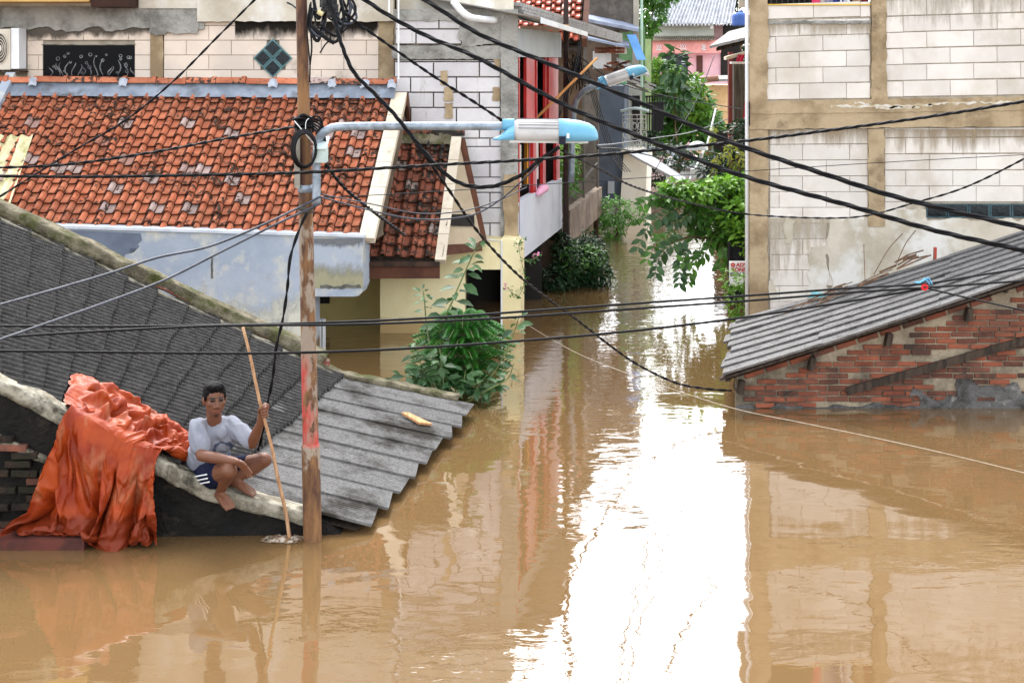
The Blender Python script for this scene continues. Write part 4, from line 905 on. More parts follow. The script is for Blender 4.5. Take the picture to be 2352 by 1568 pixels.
# ---- peach house and right bank of the lane
hQ = thing('peach_house', 'peach walled house low on the far bank behind the wires', 'house', at(1650, 380, 48))
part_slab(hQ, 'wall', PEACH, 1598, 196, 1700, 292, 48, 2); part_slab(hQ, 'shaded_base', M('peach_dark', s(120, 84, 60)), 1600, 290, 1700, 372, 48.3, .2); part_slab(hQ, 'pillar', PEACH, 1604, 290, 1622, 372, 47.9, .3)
a = at(1586, 190, 47.2); q = MB(); q.obox(a, at(1700, 186, 47.2) - a, V((0, 1.2, .1)), V((0, 0, .08))); q.build('slab_edge', PLANKG, hQ)
q = MB(); q.tube([at(1588, 187, 47), at(1608, 184, 47)], .16, 8); q.build('rolled_mat', WHITE, hQ); q = MB(); q.tube([at(1609, 184, 47), at(1650, 180, 47)], .1, 8); q.build('rolled_mat', M('roll_brown', s(140, 100, 84)), hQ)
hR = thing('timber_house', 'dark timber walled house under a grey eave beside the pale block house', 'house', at(1702, 500, 26.5))
part_slab(hR, 'plank_wall', M('plank_wall', s(84, 76, 66), s(54, 48, 42), 3, stretch=(8, 8, .6), bump=.3), 1686, 148, 1736, 300, 27.5, .2)
part_slab(hR, 'side_post', M('red_post', s(120, 56, 48)), 1674, 120, 1684, 420, 28, .15); part_slab(hR, 'dark_room', BLACKV, 1640, 300, 1740, 620, 29.5, .1)
q = MB(); a = at(1630, 112, 26.2); q.obox(a, at(1730, 88, 25.8) - a, V((.6, 1.6, .3)), V((0, 0, .05))); q.build('eave', PLANKG, hR)
q = MB(); a = at(1645, 118, 26.3); q.obox(a, at(1730, 97, 25.9) - a, V((.4, 1.2, .2)), V((0, 0, .06))); q.build('eave_underside', TIMBER, hR)
q = MB(); a = at(1668, 138, 27); q.obox(a, at(1735, 120, 27) - a, V((0, .3, 0)), V((0, 0, .06))); q.build('fascia', BOARD, hR)
part_slab(hR, 'concrete_sill', WHITE, 1680, 142, 1730, 147, 27.2, .2)
# gate and lawyer's sign by the corner
gate = thing('dark_gate', 'dark gate panel under the leaves beside the pale block house', 'gate', at(1700, 700, 20.6))
part_slab(gate, 'panel', M('gate_black', s(30, 30, 34), s(22, 22, 26)), 1672, 560, 1728, 700, 20.6, .06); part_slab(gate, 'post', M('gate_post', s(44, 42, 42)), 1672, 555, 1677, 705, 20.55, .05)
sign = thing('sign_board', 'small white sign board with red and black lettering at the house corner', 'sign', at(1700, 662, 19.4))
part_slab(sign, 'board', M('sign_white', s(240, 240, 240), s(230, 230, 232), bump=0), 1675, 600, 1745, 657, 19.4, .02)
SR, SB_ = M('sign_red', s(206, 40, 36), bump=0), M('sign_black', s(40, 40, 46), bump=0)
def text(parent, txt, x, y, d, size, mat, name='lettering'):
    cu = bpy.data.curves.new(name, 'FONT'); cu.body = txt; cu.size = size; cu.materials.append(mat); cu.extrude = .001; cu.offset = .002
    tmp = bpy.data.objects.new('tmp', cu); COL.objects.link(tmp); bpy.context.view_layer.update()
    me = bpy.data.meshes.new_from_object(tmp.evaluated_get(bpy.context.evaluated_depsgraph_get())); bpy.data.objects.remove(tmp)
    o = bpy.data.objects.new(name, me); COL.objects.link(o); o.parent = parent
    o.matrix_basis = Matrix.Translation(at(x, y, d) - wloc(parent)) @ Matrix.Rotation(math.pi / 2, 4, 'X'); return o
text(sign, 'ADVOKAT & ', 1691, 612.5, 19.39, .075, SR); text(sign, 'KONSULTAN HUKUM', 1679, 623.5, 19.39, .075, SR); text(sign, 'SUPARNO, S.H. & R', 1677, 634.5, 19.39, .07, SB_)
q = MB(); c0 = at(1683.5, 608.5, 19.392)
q.add([c0 + V((math.cos(w_) * (.033 if i % 2 else .026), 0, math.sin(w_) * (.033 if i % 2 else .026))) for i, w_ in enumerate([2 * math.pi * i / 16 for i in range(16)])], [tuple(range(16))[::-1]]); q.build('emblem', SR, sign)
q = MB(); c0 = at(1683.5, 608.5, 19.389); q.add([c0 + V((math.cos(w_) * .012, 0, math.sin(w_) * .012)) for w_ in [2 * math.pi * i / 8 for i in range(8)]], [tuple(range(8))[::-1]]); q.build('emblem_centre', M('sign_yel', s(240, 180, 160), bump=0), sign)
q = MB(); q.tube([at(1690, 650, 19.43), at(1690, 760, 19.43)], .02, 6); q.build('post', FEN, sign)
# white slanting awning board over the water and tangle of pipes
awb = thing('awning_board', 'white slanting awning board jutting over the lane from the pillar', 'awning', at(1460, 440, 33))
q = MB(); q.prism([at(1446, 352, 34.2), at(1480, 346, 34.2), at(1574, 408, 30.5), at(1578, 417, 30.3), at(1562, 414, 30.4)], V((0, .05, -.06))); q.build('sheet', WHITE, awb)
q = MB(); q.prism([at(1500, 376, 32.9), at(1510, 374, 32.9), at(1514, 379, 32.7), at(1504, 382, 32.7)], V((0, -.002, .008))); q.build('printed_mark', GPAN, awb)
pr = thing('pipe_stand', 'bent white plastic pipes with a hood among the leaves', 'pipes', at(1640, 480, 25))
PVC = M('grey_pvc', s(206, 212, 214), s(186, 192, 196), 4, rough=.4, bump=0)
q = MB(); q.tube(spline([at(1610, 352, 25), at(1612, 380, 25), at(1620, 400, 25), at(1618, 430, 25), at(1640, 460, 24.8), at(1660, 480, 24.6), at(1680, 492, 24.5)], 6), .035, 8); q.build('pipe', PVC, pr, True)
q = MB(); q.tube([at(1632, 426, 24.9), at(1690, 423, 24.8)], .025, 8); q.build('pipe', PVC, pr, True)
q = MB(); q.tube(spline([at(1668, 436, 24.8), at(1674, 458, 24.8), at(1700, 482, 24.7)], 5), .03, 8); q.build('pipe', PVC, pr, True)
q = MB(); q.tube([at(1644, 250, 27), at(1625, 330, 26), at(1580, 420, 25)], .018, 6); q.build('slanting_rod', PVC, pr)
q = MB(); c0 = at(1602, 345, 25); q.grid(lambda U, W: c0 + V((.19 * math.cos(U * 6.283) * math.cos(W * 1.5), .15 * math.sin(U * 6.283) * math.cos(W * 1.5), .16 * math.sin(W * 1.5))), 14, 6); q.build('hood', PVC, pr, True)
q = MB(); q.box(at(1600, 398, 25), (.2, .15, .16)); q.build('joint_box', PVC, pr)
boat = thing('rescue_raft', 'small orange and white raft on the water far up the lane', 'raft', at(1590, 378, 46))
q = MB(); c0 = at(1588, 382, 46); q.tube(spline([c0 + V((math.cos(w_) * .75, math.sin(w_) * 1.2, .12)) for w_ in [2 * math.pi * i / 10 for i in range(11)]], 3), .14, 8); q.build('tube', WHITE, boat, True)
q = MB(); q.box(c0 + V((-.2, 0, .2)), (.5, .5, .25)); q.build('orange_bag', M('life_orange', s(226, 80, 40)), boat)
# laundry on the balcony
LC = [s(226, 190, 196), s(60, 46, 50), s(200, 60, 60), s(222, 214, 208), s(186, 120, 150), s(226, 180, 196), s(236, 226, 220), s(40, 40, 60), s(220, 150, 60)]
for k, s_ in enumerate((.28, .42, .56, .72, 1.72, 1.9, 2.08, 2.26, 1.25)):
    z1 = 2.42 - .03 * k % .1; z0 = 1.75 - (.15 if k in (4, 5) else 0)
    q = MB(); a = al(s_, 0, -.12); q.grid(lambda U, W, a=a, k=k, z0=z0, z1=z1: a + ADIR * ((U - .5) * .2 * (1 - .4 * W)) + V((.983, -.182, 0)) * (.03 * math.sin(U * 9 + k)) + V((0, 0, z0 + (z1 - z0) * W)), 10, 4)
    top(q, 'hanging_garment', M('cloth%d' % k, LC[k], bump=.1), ['pale pink garment nearest the corner column on the red balcony', 'dark garment second along the balcony line', 'red garment hanging third along the balcony line', 'off-white garment hanging fourth along the balcony line', 'mauve garment hanging between the red balcony posts', 'light pink cloth beside the mauve garment on the balcony', 'cream cloth hanging past the pink cloth on the balcony', 'dark blue garment last along the balcony line', 'small orange cloth hanging between red balcony panels'][k], 'laundry', 'laundry on the red balcony', True)
q = MB(); q.tube(spline([al(1.35, 1.60, .02), al(1.7, 1.66, .06), al(2.0, 1.60, .05)], 4), [.02, .05, .06, .07, .06, .06, .05, .04, .02], 8); top(q, 'draped_cloth', M('pink_cloth', s(236, 176, 206), bump=.2), 'crumpled pink cloth draped over the pale balcony parapet', 'laundry', smooth=True)
lc = MB(); c0 = at(1893, 6, RD + .4)
for k, (x, col) in enumerate(((1876, s(214, 70, 110)), (1890, s(190, 176, 170)), (1905, s(150, 150, 170)), (1925, s(50, 60, 130)), (1940, s(220, 220, 226)), (1968, s(190, 160, 130)), (1985, s(140, 50, 60)))):
    q = MB(); a = at(x, 10, RD + .25); q.grid(lambda U, W, a=a, k=k: a + V(((U - .5) * .13, .03 * math.sin(U * 8 + k), .06 * 0 + .75 * W)), 6, 3)
    top(q, 'hanging_garment', M('wcloth%d' % k, col), ['pink garment in the yellow-silled opening of the block house', 'grey-beige garment beside the pink one in the yellow-silled opening', 'bluish grey garment third along the yellow sill', 'navy garment in the middle of the yellow-silled opening', 'white garment beside the navy one above the yellow sill', 'tan garment second from the concrete column above the yellow sill', 'dark red garment next to the concrete column above the yellow sill'][k], 'laundry', 'laundry in the upper window', True)
for k, (x0, x1, y0, y1, col, lab) in enumerate(((1705, 1716, 228, 285, s(196, 40, 50), 'red garment hanging beside the dark timber wall'), (1712, 1722, 240, 300, s(40, 44, 96), 'navy garment hanging beside the dark timber wall'), (1690, 1706, 126, 142, s(190, 40, 70), 'crimson cloth under the grey eave'))):
    a, b = at(x0, y1, 26.9), at(x1, y0, 26.9); q = MB(); q.grid(lambda U, W, a=a, b=b, k=k: V((lerp(a.x, b.x, U) + .05 * W, a.y + .05 * math.sin(U * 7 + k), lerp(a.z, b.z, W))), 6, 3)
    top(q, 'hanging_garment', M('ecloth%d' % k, col), lab, 'laundry', 'laundry under the eave', True)
# ================================================================ vegetation
def leafmat(name, c, c2, sc=3, tr=.3):
    m = bpy.data.materials.new(name); m.use_nodes = True; N = m.node_tree.nodes; L = m.node_tree.links; b = N['Principled BSDF']
    b.inputs['Roughness'].default_value = .45; b.inputs['Specular IOR Level'].default_value = .4
    g = N.new('ShaderNodeNewGeometry'); t = N.new('ShaderNodeTexNoise'); t.inputs['Scale'].default_value = sc; L.new(g.outputs['Position'], t.inputs['Vector'])
    r = N.new('ShaderNodeMapRange'); r.inputs['From Min'].default_value = .35; r.inputs['From Max'].default_value = .65; L.new(t.outputs['Fac'], r.inputs['Value'])
    x = N.new('ShaderNodeMix'); x.data_type = 'RGBA'; x.inputs[6].default_value = c; x.inputs[7].default_value = c2; L.new(r.outputs[0], x.inputs['Factor'])
    oi = N.new('ShaderNodeObjectInfo'); h = N.new('ShaderNodeHueSaturation'); r2 = N.new('ShaderNodeMapRange'); r2.inputs['To Min'].default_value = .75; r2.inputs['To Max'].default_value = 1.25
    L.new(oi.outputs['Random'], r2.inputs['Value']); L.new(r2.outputs[0], h.inputs['Value']); L.new(x.outputs[2], h.inputs['Color'])
    L.new(h.outputs[0], b.inputs['Base Color'])
    tl = N.new('ShaderNodeBsdfTranslucent'); L.new(h.outputs[0], tl.inputs['Color']); ms = N.new('ShaderNodeMixShader'); ms.inputs[0].default_value = tr
    L.new(b.outputs[0], ms.inputs[1]); L.new(tl.outputs[0], ms.inputs[2]); L.new(ms.outputs[0], N['Material Output'].inputs['Surface'])
    return m
LF_MID = leafmat('leaf_green', s(92, 140, 52, .9), s(58, 104, 40, .9)); LF_DK = leafmat('leaf_dark', s(40, 78, 38, .7), s(28, 56, 28, .7)); LF_BR = leafmat('leaf_bright', s(140, 186, 66, .95), s(98, 150, 50, .95))
LF_YL = leafmat('leaf_yellowish', s(176, 176, 60, .8), s(120, 140, 50, .8)); LF_BL = leafmat('leaf_broad', s(84, 122, 70, .7), s(50, 90, 50, .7), 5, .25); LF_FN = leafmat('leaf_fern', s(84, 160, 62, .95), s(48, 116, 40, .95), 6)
BARK = M('bark', s(96, 78, 58), s(66, 54, 40), 8, bump=.4, bsc=30); STEM = M('green_stem', s(110, 122, 76), s(84, 92, 60), 6)
LV = [(0, 0, 0), (-.5, .35, .06), (0, .35, 0), (.5, .35, .06), (-.42, .68, .02), (0, .68, -.04), (.42, .68, .02), (0, 1, -.14)]
LF = [(0, 2, 1), (0, 3, 2), (1, 2, 5, 4), (2, 3, 6, 5), (4, 5, 7), (5, 6, 7)]
def leaf_m(mat, ln, wd):
    me = bpy.data.meshes.new('leaf'); me.from_pydata([(a * wd, b * ln, c * ln) for a, b, c in LV], [], LF); me.materials.append(mat)
    me.polygons.foreach_set('use_smooth', [True] * 6); return me
def orient(d, up=V((0, 0, 1)), roll=0):
    y = V(d).normalized(); x = y.cross(up); x = x.normalized() if x.length > 1e-4 else V((1, 0, 0)); z = x.cross(y)
    return Matrix((x, y, z)).transposed() @ Matrix.Rotation(roll, 3, 'Y')
def put_leaf(mb, p, R, ln, wd): mb.add([p + R @ V((a * wd, b * ln, c * ln)) for a, b, c in LV], LF)
def rdir(rg, zlo=-.6, zhi=.5):
    w_ = rg.uniform(0, 6.283); z = rg.uniform(zlo, zhi); r = math.sqrt(max(0, 1 - z * z)); return V((r * math.cos(w_), r * math.sin(w_), z))
def mass(mb, rg, blobs, n, ln, wd, hollow=.45):
    """leaves spread through ellipsoid clumps, thicker towards each clump's skin"""
    tot = sum(b[1][0] * b[1][2] for b in blobs)
    for c, r in blobs:
        for i in range(int(n * r[0] * r[2] / tot)):
            d = rdir(rg, -1, 1); k = rg.uniform(hollow, 1) ** .7 * (1 + .25 * fbm((c.x + d.x * 1.7, d.y * 1.7, c.z + d.z * 1.7)))
            p = c + V((d.x * r[0], d.y * r[1], d.z * r[2])) * k
            o = (d * .6 + rdir(rg, -.9, .3) * .8); put_leaf(mb, p, orient(o, V((rg.uniform(-.5, .5), rg.uniform(-.5, .5), 1)), rg.uniform(-.6, .6)), ln * rg.uniform(.6, 1.25), wd * rg.uniform(.6, 1.2))
def tree(name, label, base, blobs, n, ln, wd, mat, seed, trunk_r=.06, cat='tree', group=None, mats2=None):
    rg = random.Random(seed); t = thing(name, label, cat, base, group); base = V(base)
    tops = [b[0] for b in blobs]; ctr = sum(tops, V()) / len(tops); tb = MB()
    fork = lerp(base, ctr, .5); tb.tube(spline([base, lerp(base, fork, .5) + V((.05, 0, 0)), fork], 4), [trunk_r * (1 - .06 * i) for i in range(9)], 7)
    for c in tops: tb.tube(spline([fork, lerp(fork, c, .5) + V((0, 0, .1)), c], 3), [trunk_r * .55 * (1 - .12 * i) for i in range(7)], 5)
    tb.build('trunk', BARK, t, True)
    cr = MB(); mass(cr, rg, blobs, n, ln, wd); cr.build('crown', mat, t)
    if mats2:
        cr = MB(); mass(cr, rg, mats2[1], mats2[2], ln, wd); cr.build('crown', mats2[0], t)
    return t
def E_(x, y, d, rx_, ry_=None, rz_=None): return (at(x, y, d), (rx_, ry_ or rx_, rz_ or rx_))
tree('lane_tree', 'bright green tree standing in the flood before the pink house', at(1560, 389, 45), [E_(1520, 190, 45, .75, .7, .7), E_(1560, 250, 45, 1.2, .9, .9), E_(1600, 285, 44.6, .9, .8, .7), E_(1530, 280, 45, .9, .8, .7), E_(1505, 240, 44.6, .5, .6, .6)], 4800, .22, .12, LF_MID, 1, .1, mats2=(LF_BR, [E_(1508, 172, 44.2, .7, .5, .45), E_(1590, 195, 44.2, .4, .4, .35), E_(1545, 225, 44.0, .7, .3, .45), E_(1590, 255, 43.8, .5, .3, .3)], 1700))
t = tree('broadleaf_tree', 'blue-green broadleaf sapling rising above the bright lane tree', at(1552, 400, 43), [E_(1552, 150, 43, .35, .35, .5), E_(1550, 215, 43, .4, .35, .5)], 150, .42, .2, LF_BL, 2, .04)
tree('far_tree', 'dark tree crown behind the grey corrugated roof', at(1705, 300, 75), [E_(1705, 20, 75, 1.2, 1, 1.4), E_(1690, -40, 75, 1.6, 1, 1.2)], 1600, .3, .14, LF_DK, 3, .12, group='trees beyond the roofs')
tree('far_tree', 'tall green tree beside the green house wall', at(1500, 320, 45), [E_(1490, 30, 45, .55, .5, .7), E_(1500, -20, 45, .9, .6, .6), E_(1482, 70, 45, .3, .3, .35)], 1700, .2, .09, LF_MID, 4, .06, group='trees beyond the roofs')
for i, (x, d, r, h_) in enumerate(((1430, 82, 3.2, 5.0), (1560, 86, 3.4, 5.4), (1660, 84, 3.2, 5.2), (1760, 88, 3.6, 5.6))):
    b0 = at(x, 0, d); b0.z = 0; tree('far_tree', ['dark round tree far behind the green house', 'dark round tree hidden behind the pink house roof', 'dark wide tree far behind the water tank', 'dark wide tree behind the pale block house'][i], b0, [(V((b0.x, d, h_ * .62)), (r, 1.5, h_ * .4)), (V((b0.x + 1, d, h_ * .35)), (r, 1.5, h_ * .35))], 1500, .5, .26, LF_DK, 30 + i, .15, group='trees beyond the roofs')
tree('lane_bush', 'green bush at the foot of the peach house in the flood', at(1640, 395, 44), [E_(1650, 350, 44, 1.2, .8, .55), E_(1520, 330, 46, .9, .8, .4), E_(1700, 330, 42, .6, .6, .6)], 1500, .17, .08, LF_MID, 5, .03, 'bush')
tree('lane_bush', 'dark bush in the water beside the cream pillar', at(1500, 425, 37), [E_(1502, 400, 37, .35, .4, .35), E_(1490, 320, 38, .35, .3, .6), E_(1500, 290, 38, .25, .3, .4), E_(1530, 360, 39, .7, .5, .4)], 1500, .13, .065, LF_DK, 6, .02, 'bush')
tree('garden_shrub', 'tall garden shrub behind the brown balcony parapet', al(6.6, .5, -.6), [(al(5.6, 1.7, -.5), (.45, .6, .55)), (al(6.6, 1.5, -.5), (.45, .7, .6)), (al(5.4, 2.3, -.6), (.35, .4, .35)), (al(7.6, 1.6, -.6), (.4, .5, .5))], 2600, .1, .045, LF_MID, 7, .02, 'shrub', mats2=(LF_BR, [(al(6.2, 2.0, -.3), (.3, .3, .3)), (al(5.0, 2.1, -.3), (.25, .3, .4))], 250))
tree('lane_bush', 'dense dark bush growing from the flood below the balcony', V((.98, 22.0, -.1)), [(V((.66, 21.6, .15)), (.28, .4, .22)), (V((1.0, 22.0, .30)), (.36, .5, .34)), (V((1.22, 22.4, .42)), (.30, .5, .36)), (V((.80, 22.2, .62)), (.16, .3, .2)), (V((1.32, 22.0, .2)), (.22, .4, .24))], 3600, .085, .036, LF_DK, 8, .025, 'bush', mats2=(LF_MID, [(V((1.05, 21.8, .45)), (.3, .3, .25)), (V((1.25, 22.0, .4)), (.22, .3, .25))], 500))
tree('lane_bush', 'small feathery bush at the corner of the brown parapet', al(9.3, 0, .2), [(al(9.0, .55, .25), (.35, .4, .3)), (al(9.4, .45, .6), (.3, .3, .18)), (al(9.2, .2, .2), (.25, .3, .25))], 1100, .1, .04, LF_MID, 9, .03, 'bush')
# ---- overhanging tree at the pale block house: leafy mass plus long pinnate fronds
ot = thing('overhanging_tree', 'leafy tree leaning out over the lane beside the pale block house', 'tree', at(1712, 700, 21.5))
rg = random.Random(12)
b0 = at(1715, 720, 21.5); tb = MB()
limbs = [[b0, at(1712, 560, 21.5), at(1690, 470, 21.4), at(1640, 440, 21.2), at(1560, 470, 20.8)], [at(1710, 560, 21.5), at(1700, 420, 22), at(1690, 350, 22.5)], [at(1690, 470, 21.4), at(1650, 540, 21), at(1580, 545, 20.6), at(1540, 560, 20.4)]]
for k, l in enumerate(limbs): pts = spline(l, 5); tb.tube(pts, [lerp(.06, .012, i / (len(pts) - 1)) if k == 0 else lerp(.03, .008, i / (len(pts) - 1)) for i in range(len(pts))], 6)
tb.build('trunk', BARK, ot, True)
cr = MB(); mass(cr, rg, [E_(1690, 450, 21.8, .38, .4, .35), E_(1640, 455, 21.4, .35, .35, .22), E_(1580, 445, 21, .35, .3, .13), E_(1695, 530, 21.2, .3, .3, .4), E_(1650, 530, 21, .3, .3, .22), E_(1610, 500, 21, .25, .3, .2), E_(1540, 450, 20.8, .3, .25, .1)], 2300, .15, .07); cr.build('crown', LF_MID, ot)
cr = MB(); mass(cr, rg, [E_(1700, 430, 21.4, .25, .3, .2), E_(1560, 430, 20.9, .3, .25, .09), E_(1700, 560, 20.8, .2, .25, .3), E_(1650, 425, 21.2, .25, .2, .12), E_(1690, 490, 20.9, .25, .25, .2), E_(1600, 440, 20.8, .25, .25, .1)], 900, .15, .07); cr.build('crown', LF_BR, ot)
cr = MB(); mass(cr, rg, [E_(1690, 380, 22.6, .45, .4, .35), E_(1715, 320, 23, .3, .3, .4), E_(1650, 400, 22.8, .3, .3, .25)], 900, .15, .06); cr.build('crown', LF_DK, ot)
lfm = leaf_m(LF_MID, .15, .075); lfb = leaf_m(LF_BL, .16, .078); lfy = leaf_m(LF_YL, .14, .045)
def frond(parent, pts, n, me, spread=.9, droop=.35, seed=0, scale=1):
    rg = random.Random(seed); path = spline(pts, 8); m_ = len(path)
    st = MB(); st.tube(path, [.009 * (1 - .7 * i / m_) for i in range(m_)], 4); br = st.build('branch', STEM, parent)
    for i in range(n):
        f_ = .15 + .85 * i / n; k = min(m_ - 2, int(f_ * (m_ - 1))); p = path[k]; tdir = (path[k + 1] - path[k]).normalized()
        for sgn in (-1, 1):
            sd = tdir.cross(V((0, -1, .4))).normalized() * sgn
            d = (tdir * (.5) + sd * spread + V((0, -.1, -droop)) + rdir(rg) * .25); sc_ = scale * rg.uniform(.75, 1.15)
            piece('leaf', me, br, Matrix.Translation(p) @ (orient(d, V((rg.uniform(-.4, .4), -.8, .7)), rg.uniform(-.4, .4)).to_4x4()) @ Matrix.Scale(sc_, 4))
frond(ot, [at(1590, 545, 20.6), at(1545, 560, 20.4), at(1515, 590, 20.3), at(1500, 650, 20.3)], 10, lfb, seed=1, scale=1.05)
frond(ot, [at(1580, 560, 20.6), at(1570, 590, 20.5), at(1562, 620, 20.4), at(1560, 668, 20.4)], 9, lfb, seed=2)
frond(ot, [at(1560, 480, 20.8), at(1535, 490, 20.6), at(1490, 520, 20.4), at(1458, 585, 20.3)], 12, lfb, seed=3)
frond(ot, [at(1580, 450, 21), at(1530, 455, 20.8), at(1495, 460, 20.6), at(1460, 475, 20.5)], 10, lfm, seed=4)
frond(ot, [at(1600, 470, 21), at(1570, 500, 20.7), at(1545, 510, 20.6), at(1530, 500, 20.6)], 8, lfb, seed=5)
frond(ot, [at(1640, 540, 20.8), at(1620, 580, 20.6), at(1590, 600, 20.5), at(1560, 600, 20.4)], 9, lfm, seed=6)
frond(ot, [at(1610, 560, 20.7), at(1600, 600, 20.6), at(1585, 630, 20.5), at(1580, 655, 20.5)], 7, lfm, seed=8)
frond(ot, [at(1560, 520, 20.7), at(1530, 545, 20.5), at(1505, 560, 20.4), at(1478, 620, 20.3)], 10, lfm, seed=9)
frond(ot, [at(1660, 560, 20.8), at(1660, 590, 20.7), at(1650, 620, 20.7)], 6, lfm, seed=10)
frond(ot, [at(1650, 460, 21), at(1620, 490, 20.9), at(1600, 520, 20.9), at(1590, 560, 20.8)], 9, lfm, seed=7)
for k, (x, y, dx, dy) in enumerate(((1660, 330, 60, 60), (1690, 345, 35, 50), (1640, 350, 60, 40), (1680, 375, 50, 35), (1660, 395, 70, 12), (1650, 360, -15, 60), (1700, 320, -40, 50), (1715, 390, -60, 30), (1640, 290, -5, 40))):
    frond(ot, [at(x, y, 22.4), at(x + dx * .5, y + dy * .35, 22.2), at(x + dx, y + dy, 22.1)], 6, lfy, seed=20 + k, scale=.8)
cp = thing('corner_plant', 'young light green plant beside the small white sign', 'plant', at(1700, 770, 19.0))
rg = random.Random(14); cr = MB(); mass(cr, rg, [E_(1690, 690, 19.1, .13, .12, .3), E_(1672, 640, 19.0, .10, .1, .16), E_(1710, 650, 19.1, .12, .1, .12), E_(1705, 725, 19.0, .14, .12, .16)], 330, .085, .038); cr.build('foliage', LF_BR, cp)
q = MB(); q.tube(spline([at(1700, 770, 19), at(1690, 700, 19.05), at(1668, 625, 19)], 4), .008, 4); q.tube(spline([at(1700, 770, 19), at(1712, 700, 19.05), at(1708, 630, 19)], 4), .008, 4); q.build('stem', STEM, cp)
# ---- near shrub beyond the sunken eave: tall broad-leaved stems and a ferny young conifer
ns = thing('flooded_shrub', 'tall broad-leaved shrub rising from the flood at the roof corner', 'shrub', at(1060, 925, 14.6))
big = leaf_m(LF_BL, .20, .105); sml = leaf_m(LF_BL, .13, .06)
def stemleaves(parent, pts, n, me, seed, r=.012, fan=True, f0=.1, size=(.7, 1.1)):
    rg = random.Random(seed); path = spline([at(*p) for p in pts], 8); m_ = len(path); st = MB(); st.tube(path, [r * (1 - .6 * i / m_) for i in range(m_)], 5); sto = st.build('stem', STEM, parent)
    for i in range(n):
        f_ = f0 + (1 - f0) * i / max(1, n - 1); k = min(m_ - 1, int(f_ * (m_ - 1))); w_ = i * 2.4 + rg.uniform(-.4, .4)
        d = V((math.cos(w_), math.sin(w_) * .8, rg.uniform(-.55, .25) if f_ < .9 else .5)); sc_ = rg.uniform(*size) * (1 - .35 * max(0, f_ - .8) * 5)
        piece('leaf', me, sto, Matrix.Translation(path[k] + d.normalized() * .03) @ orient(d, V((rg.uniform(-.5, .5), -.5, 1)), rg.uniform(-.5, .5)).to_4x4() @ Matrix.Scale(sc_, 4))
stemleaves(ns, ((1030, 900, 14.7), (1010, 770, 14.8), (1040, 690, 14.9), (1075, 610, 15), (1098, 560, 15)), 36, big, 1, .014, f0=.25)
stemleaves(ns, ((1020, 880, 14.6), (985, 780, 14.7), (975, 690, 14.8), (972, 668, 14.8)), 20, sml, 2, f0=.2)
stemleaves(ns, ((1090, 920, 14.5), (1150, 830, 14.6), (1180, 765, 14.7), (1192, 728, 14.7)), 17, sml, 3, f0=.15, size=(.8, 1.3))
stemleaves(ns, ((1070, 925, 14.4), (1120, 895, 14.3), (1165, 870, 14.3), (1180, 835, 14.3)), 14, sml, 4, f0=.2, size=(.7, 1.2))
for k, (x, y, tx, ty) in enumerate(((1000, 910, 920, 860), (1000, 900, 950, 830), (1020, 910, 985, 815), (1010, 925, 965, 870), (1040, 915, 1005, 830), (1060, 915, 1070, 850), (1085, 915, 1120, 860), (990, 905, 905, 880), (1030, 920, 1000, 880), (1050, 922, 1040, 870), (1010, 905, 940, 800), (1015, 915, 960, 850), (1075, 915, 1150, 890), (1020, 905, 1010, 800))):
    stemleaves(ns, ((x, y, 14.3), ((x + tx) / 2, (y + ty) / 2 - 8, 14.4), (tx, ty, 14.4)), 13, sml, 10 + k, .008, f0=.3, size=(.9, 1.5))
cf = thing('young_conifer', 'ferny bright green young conifer in the middle of the flooded shrub', 'plant', at(1060, 900, 14.9))
rg = random.Random(19); fr = MB(); fr2 = MB(); c0 = at(1062, 880, 15)
for tier, (yy, L_, nb) in enumerate(((748, .30, 8), (775, .44, 11), (800, .52, 12), (825, .56, 13), (850, .55, 13), (875, .5, 12), (900, .42, 11))):
    pc = at(1064 - tier * 1, yy, 15)
    for b_ in range(nb):
        w_ = b_ * 6.283 / nb + tier; dr = V((math.cos(w_), math.sin(w_), .35)); tip = pc + dr * L_ + V((0, 0, -.08)); path = spline([pc, pc + dr * L_ * .55 + V((0, 0, .05)), tip], 7)
        fr.tube(path, .006, 4)
        for i in range(2, len(path) - 1):
            td = (path[i + 1] - path[i]).normalized()
            for sg in (-1, 1):
                for e in range(2):
                    d = td * .7 + td.cross(V((0, 0, 1))) * sg + V((0, 0, .35 + .3 * e)); put_leaf(fr2, path[i] + td * (.012 * e), orient(d, V((0, 0, 1))), .13 * (1 - .45 * i / len(path)), .028)
fr.tube([at(1060, 935, 15), at(1064, 745, 15)], .015, 5); fr.build('stem', STEM, cf); tag(fr2.build('fern_sprays', LF_FN, cf), kind='stuff')
# creeper with pink flowers on the yellow pillar
cv = thing('flowering_creeper', 'thin creeper with pink flowers hanging at the yellow pillar', 'creeper', at(1180, 680, 17.9)); q = MB(); rg = random.Random(3); ff = MB(); fl = MB()
for pts in (((1195, 590, 18), (1205, 640, 17.9), (1190, 680, 17.9), (1165, 660, 17.9)), ((1195, 590, 18), (1215, 600, 18), (1240, 585, 18.1)), ((1195, 590, 18), (1192, 560, 18), (1200, 545, 18))):
    path = spline([at(*p) for p in pts], 8); q.tube(path, .005, 4)
    for p in path[4:]:
        for k in range(3): put_leaf(ff, p + rdir(rg) * .05, orient(rdir(rg)), .05, .025)
for (x, y) in ((1158, 655), (1162, 662), (1232, 582), (1240, 578), (1225, 588), (1160, 650)):
    for k in range(3): put_leaf(fl, at(x, y, 17.85) + rdir(rg) * .015, orient(rdir(rg)), .035, .03)
q.build('vine', STEM, cv); ff.build('foliage', LF_MID, cv); fl.build('flowers', M('pink_petals', s(226, 130, 180)), cv)
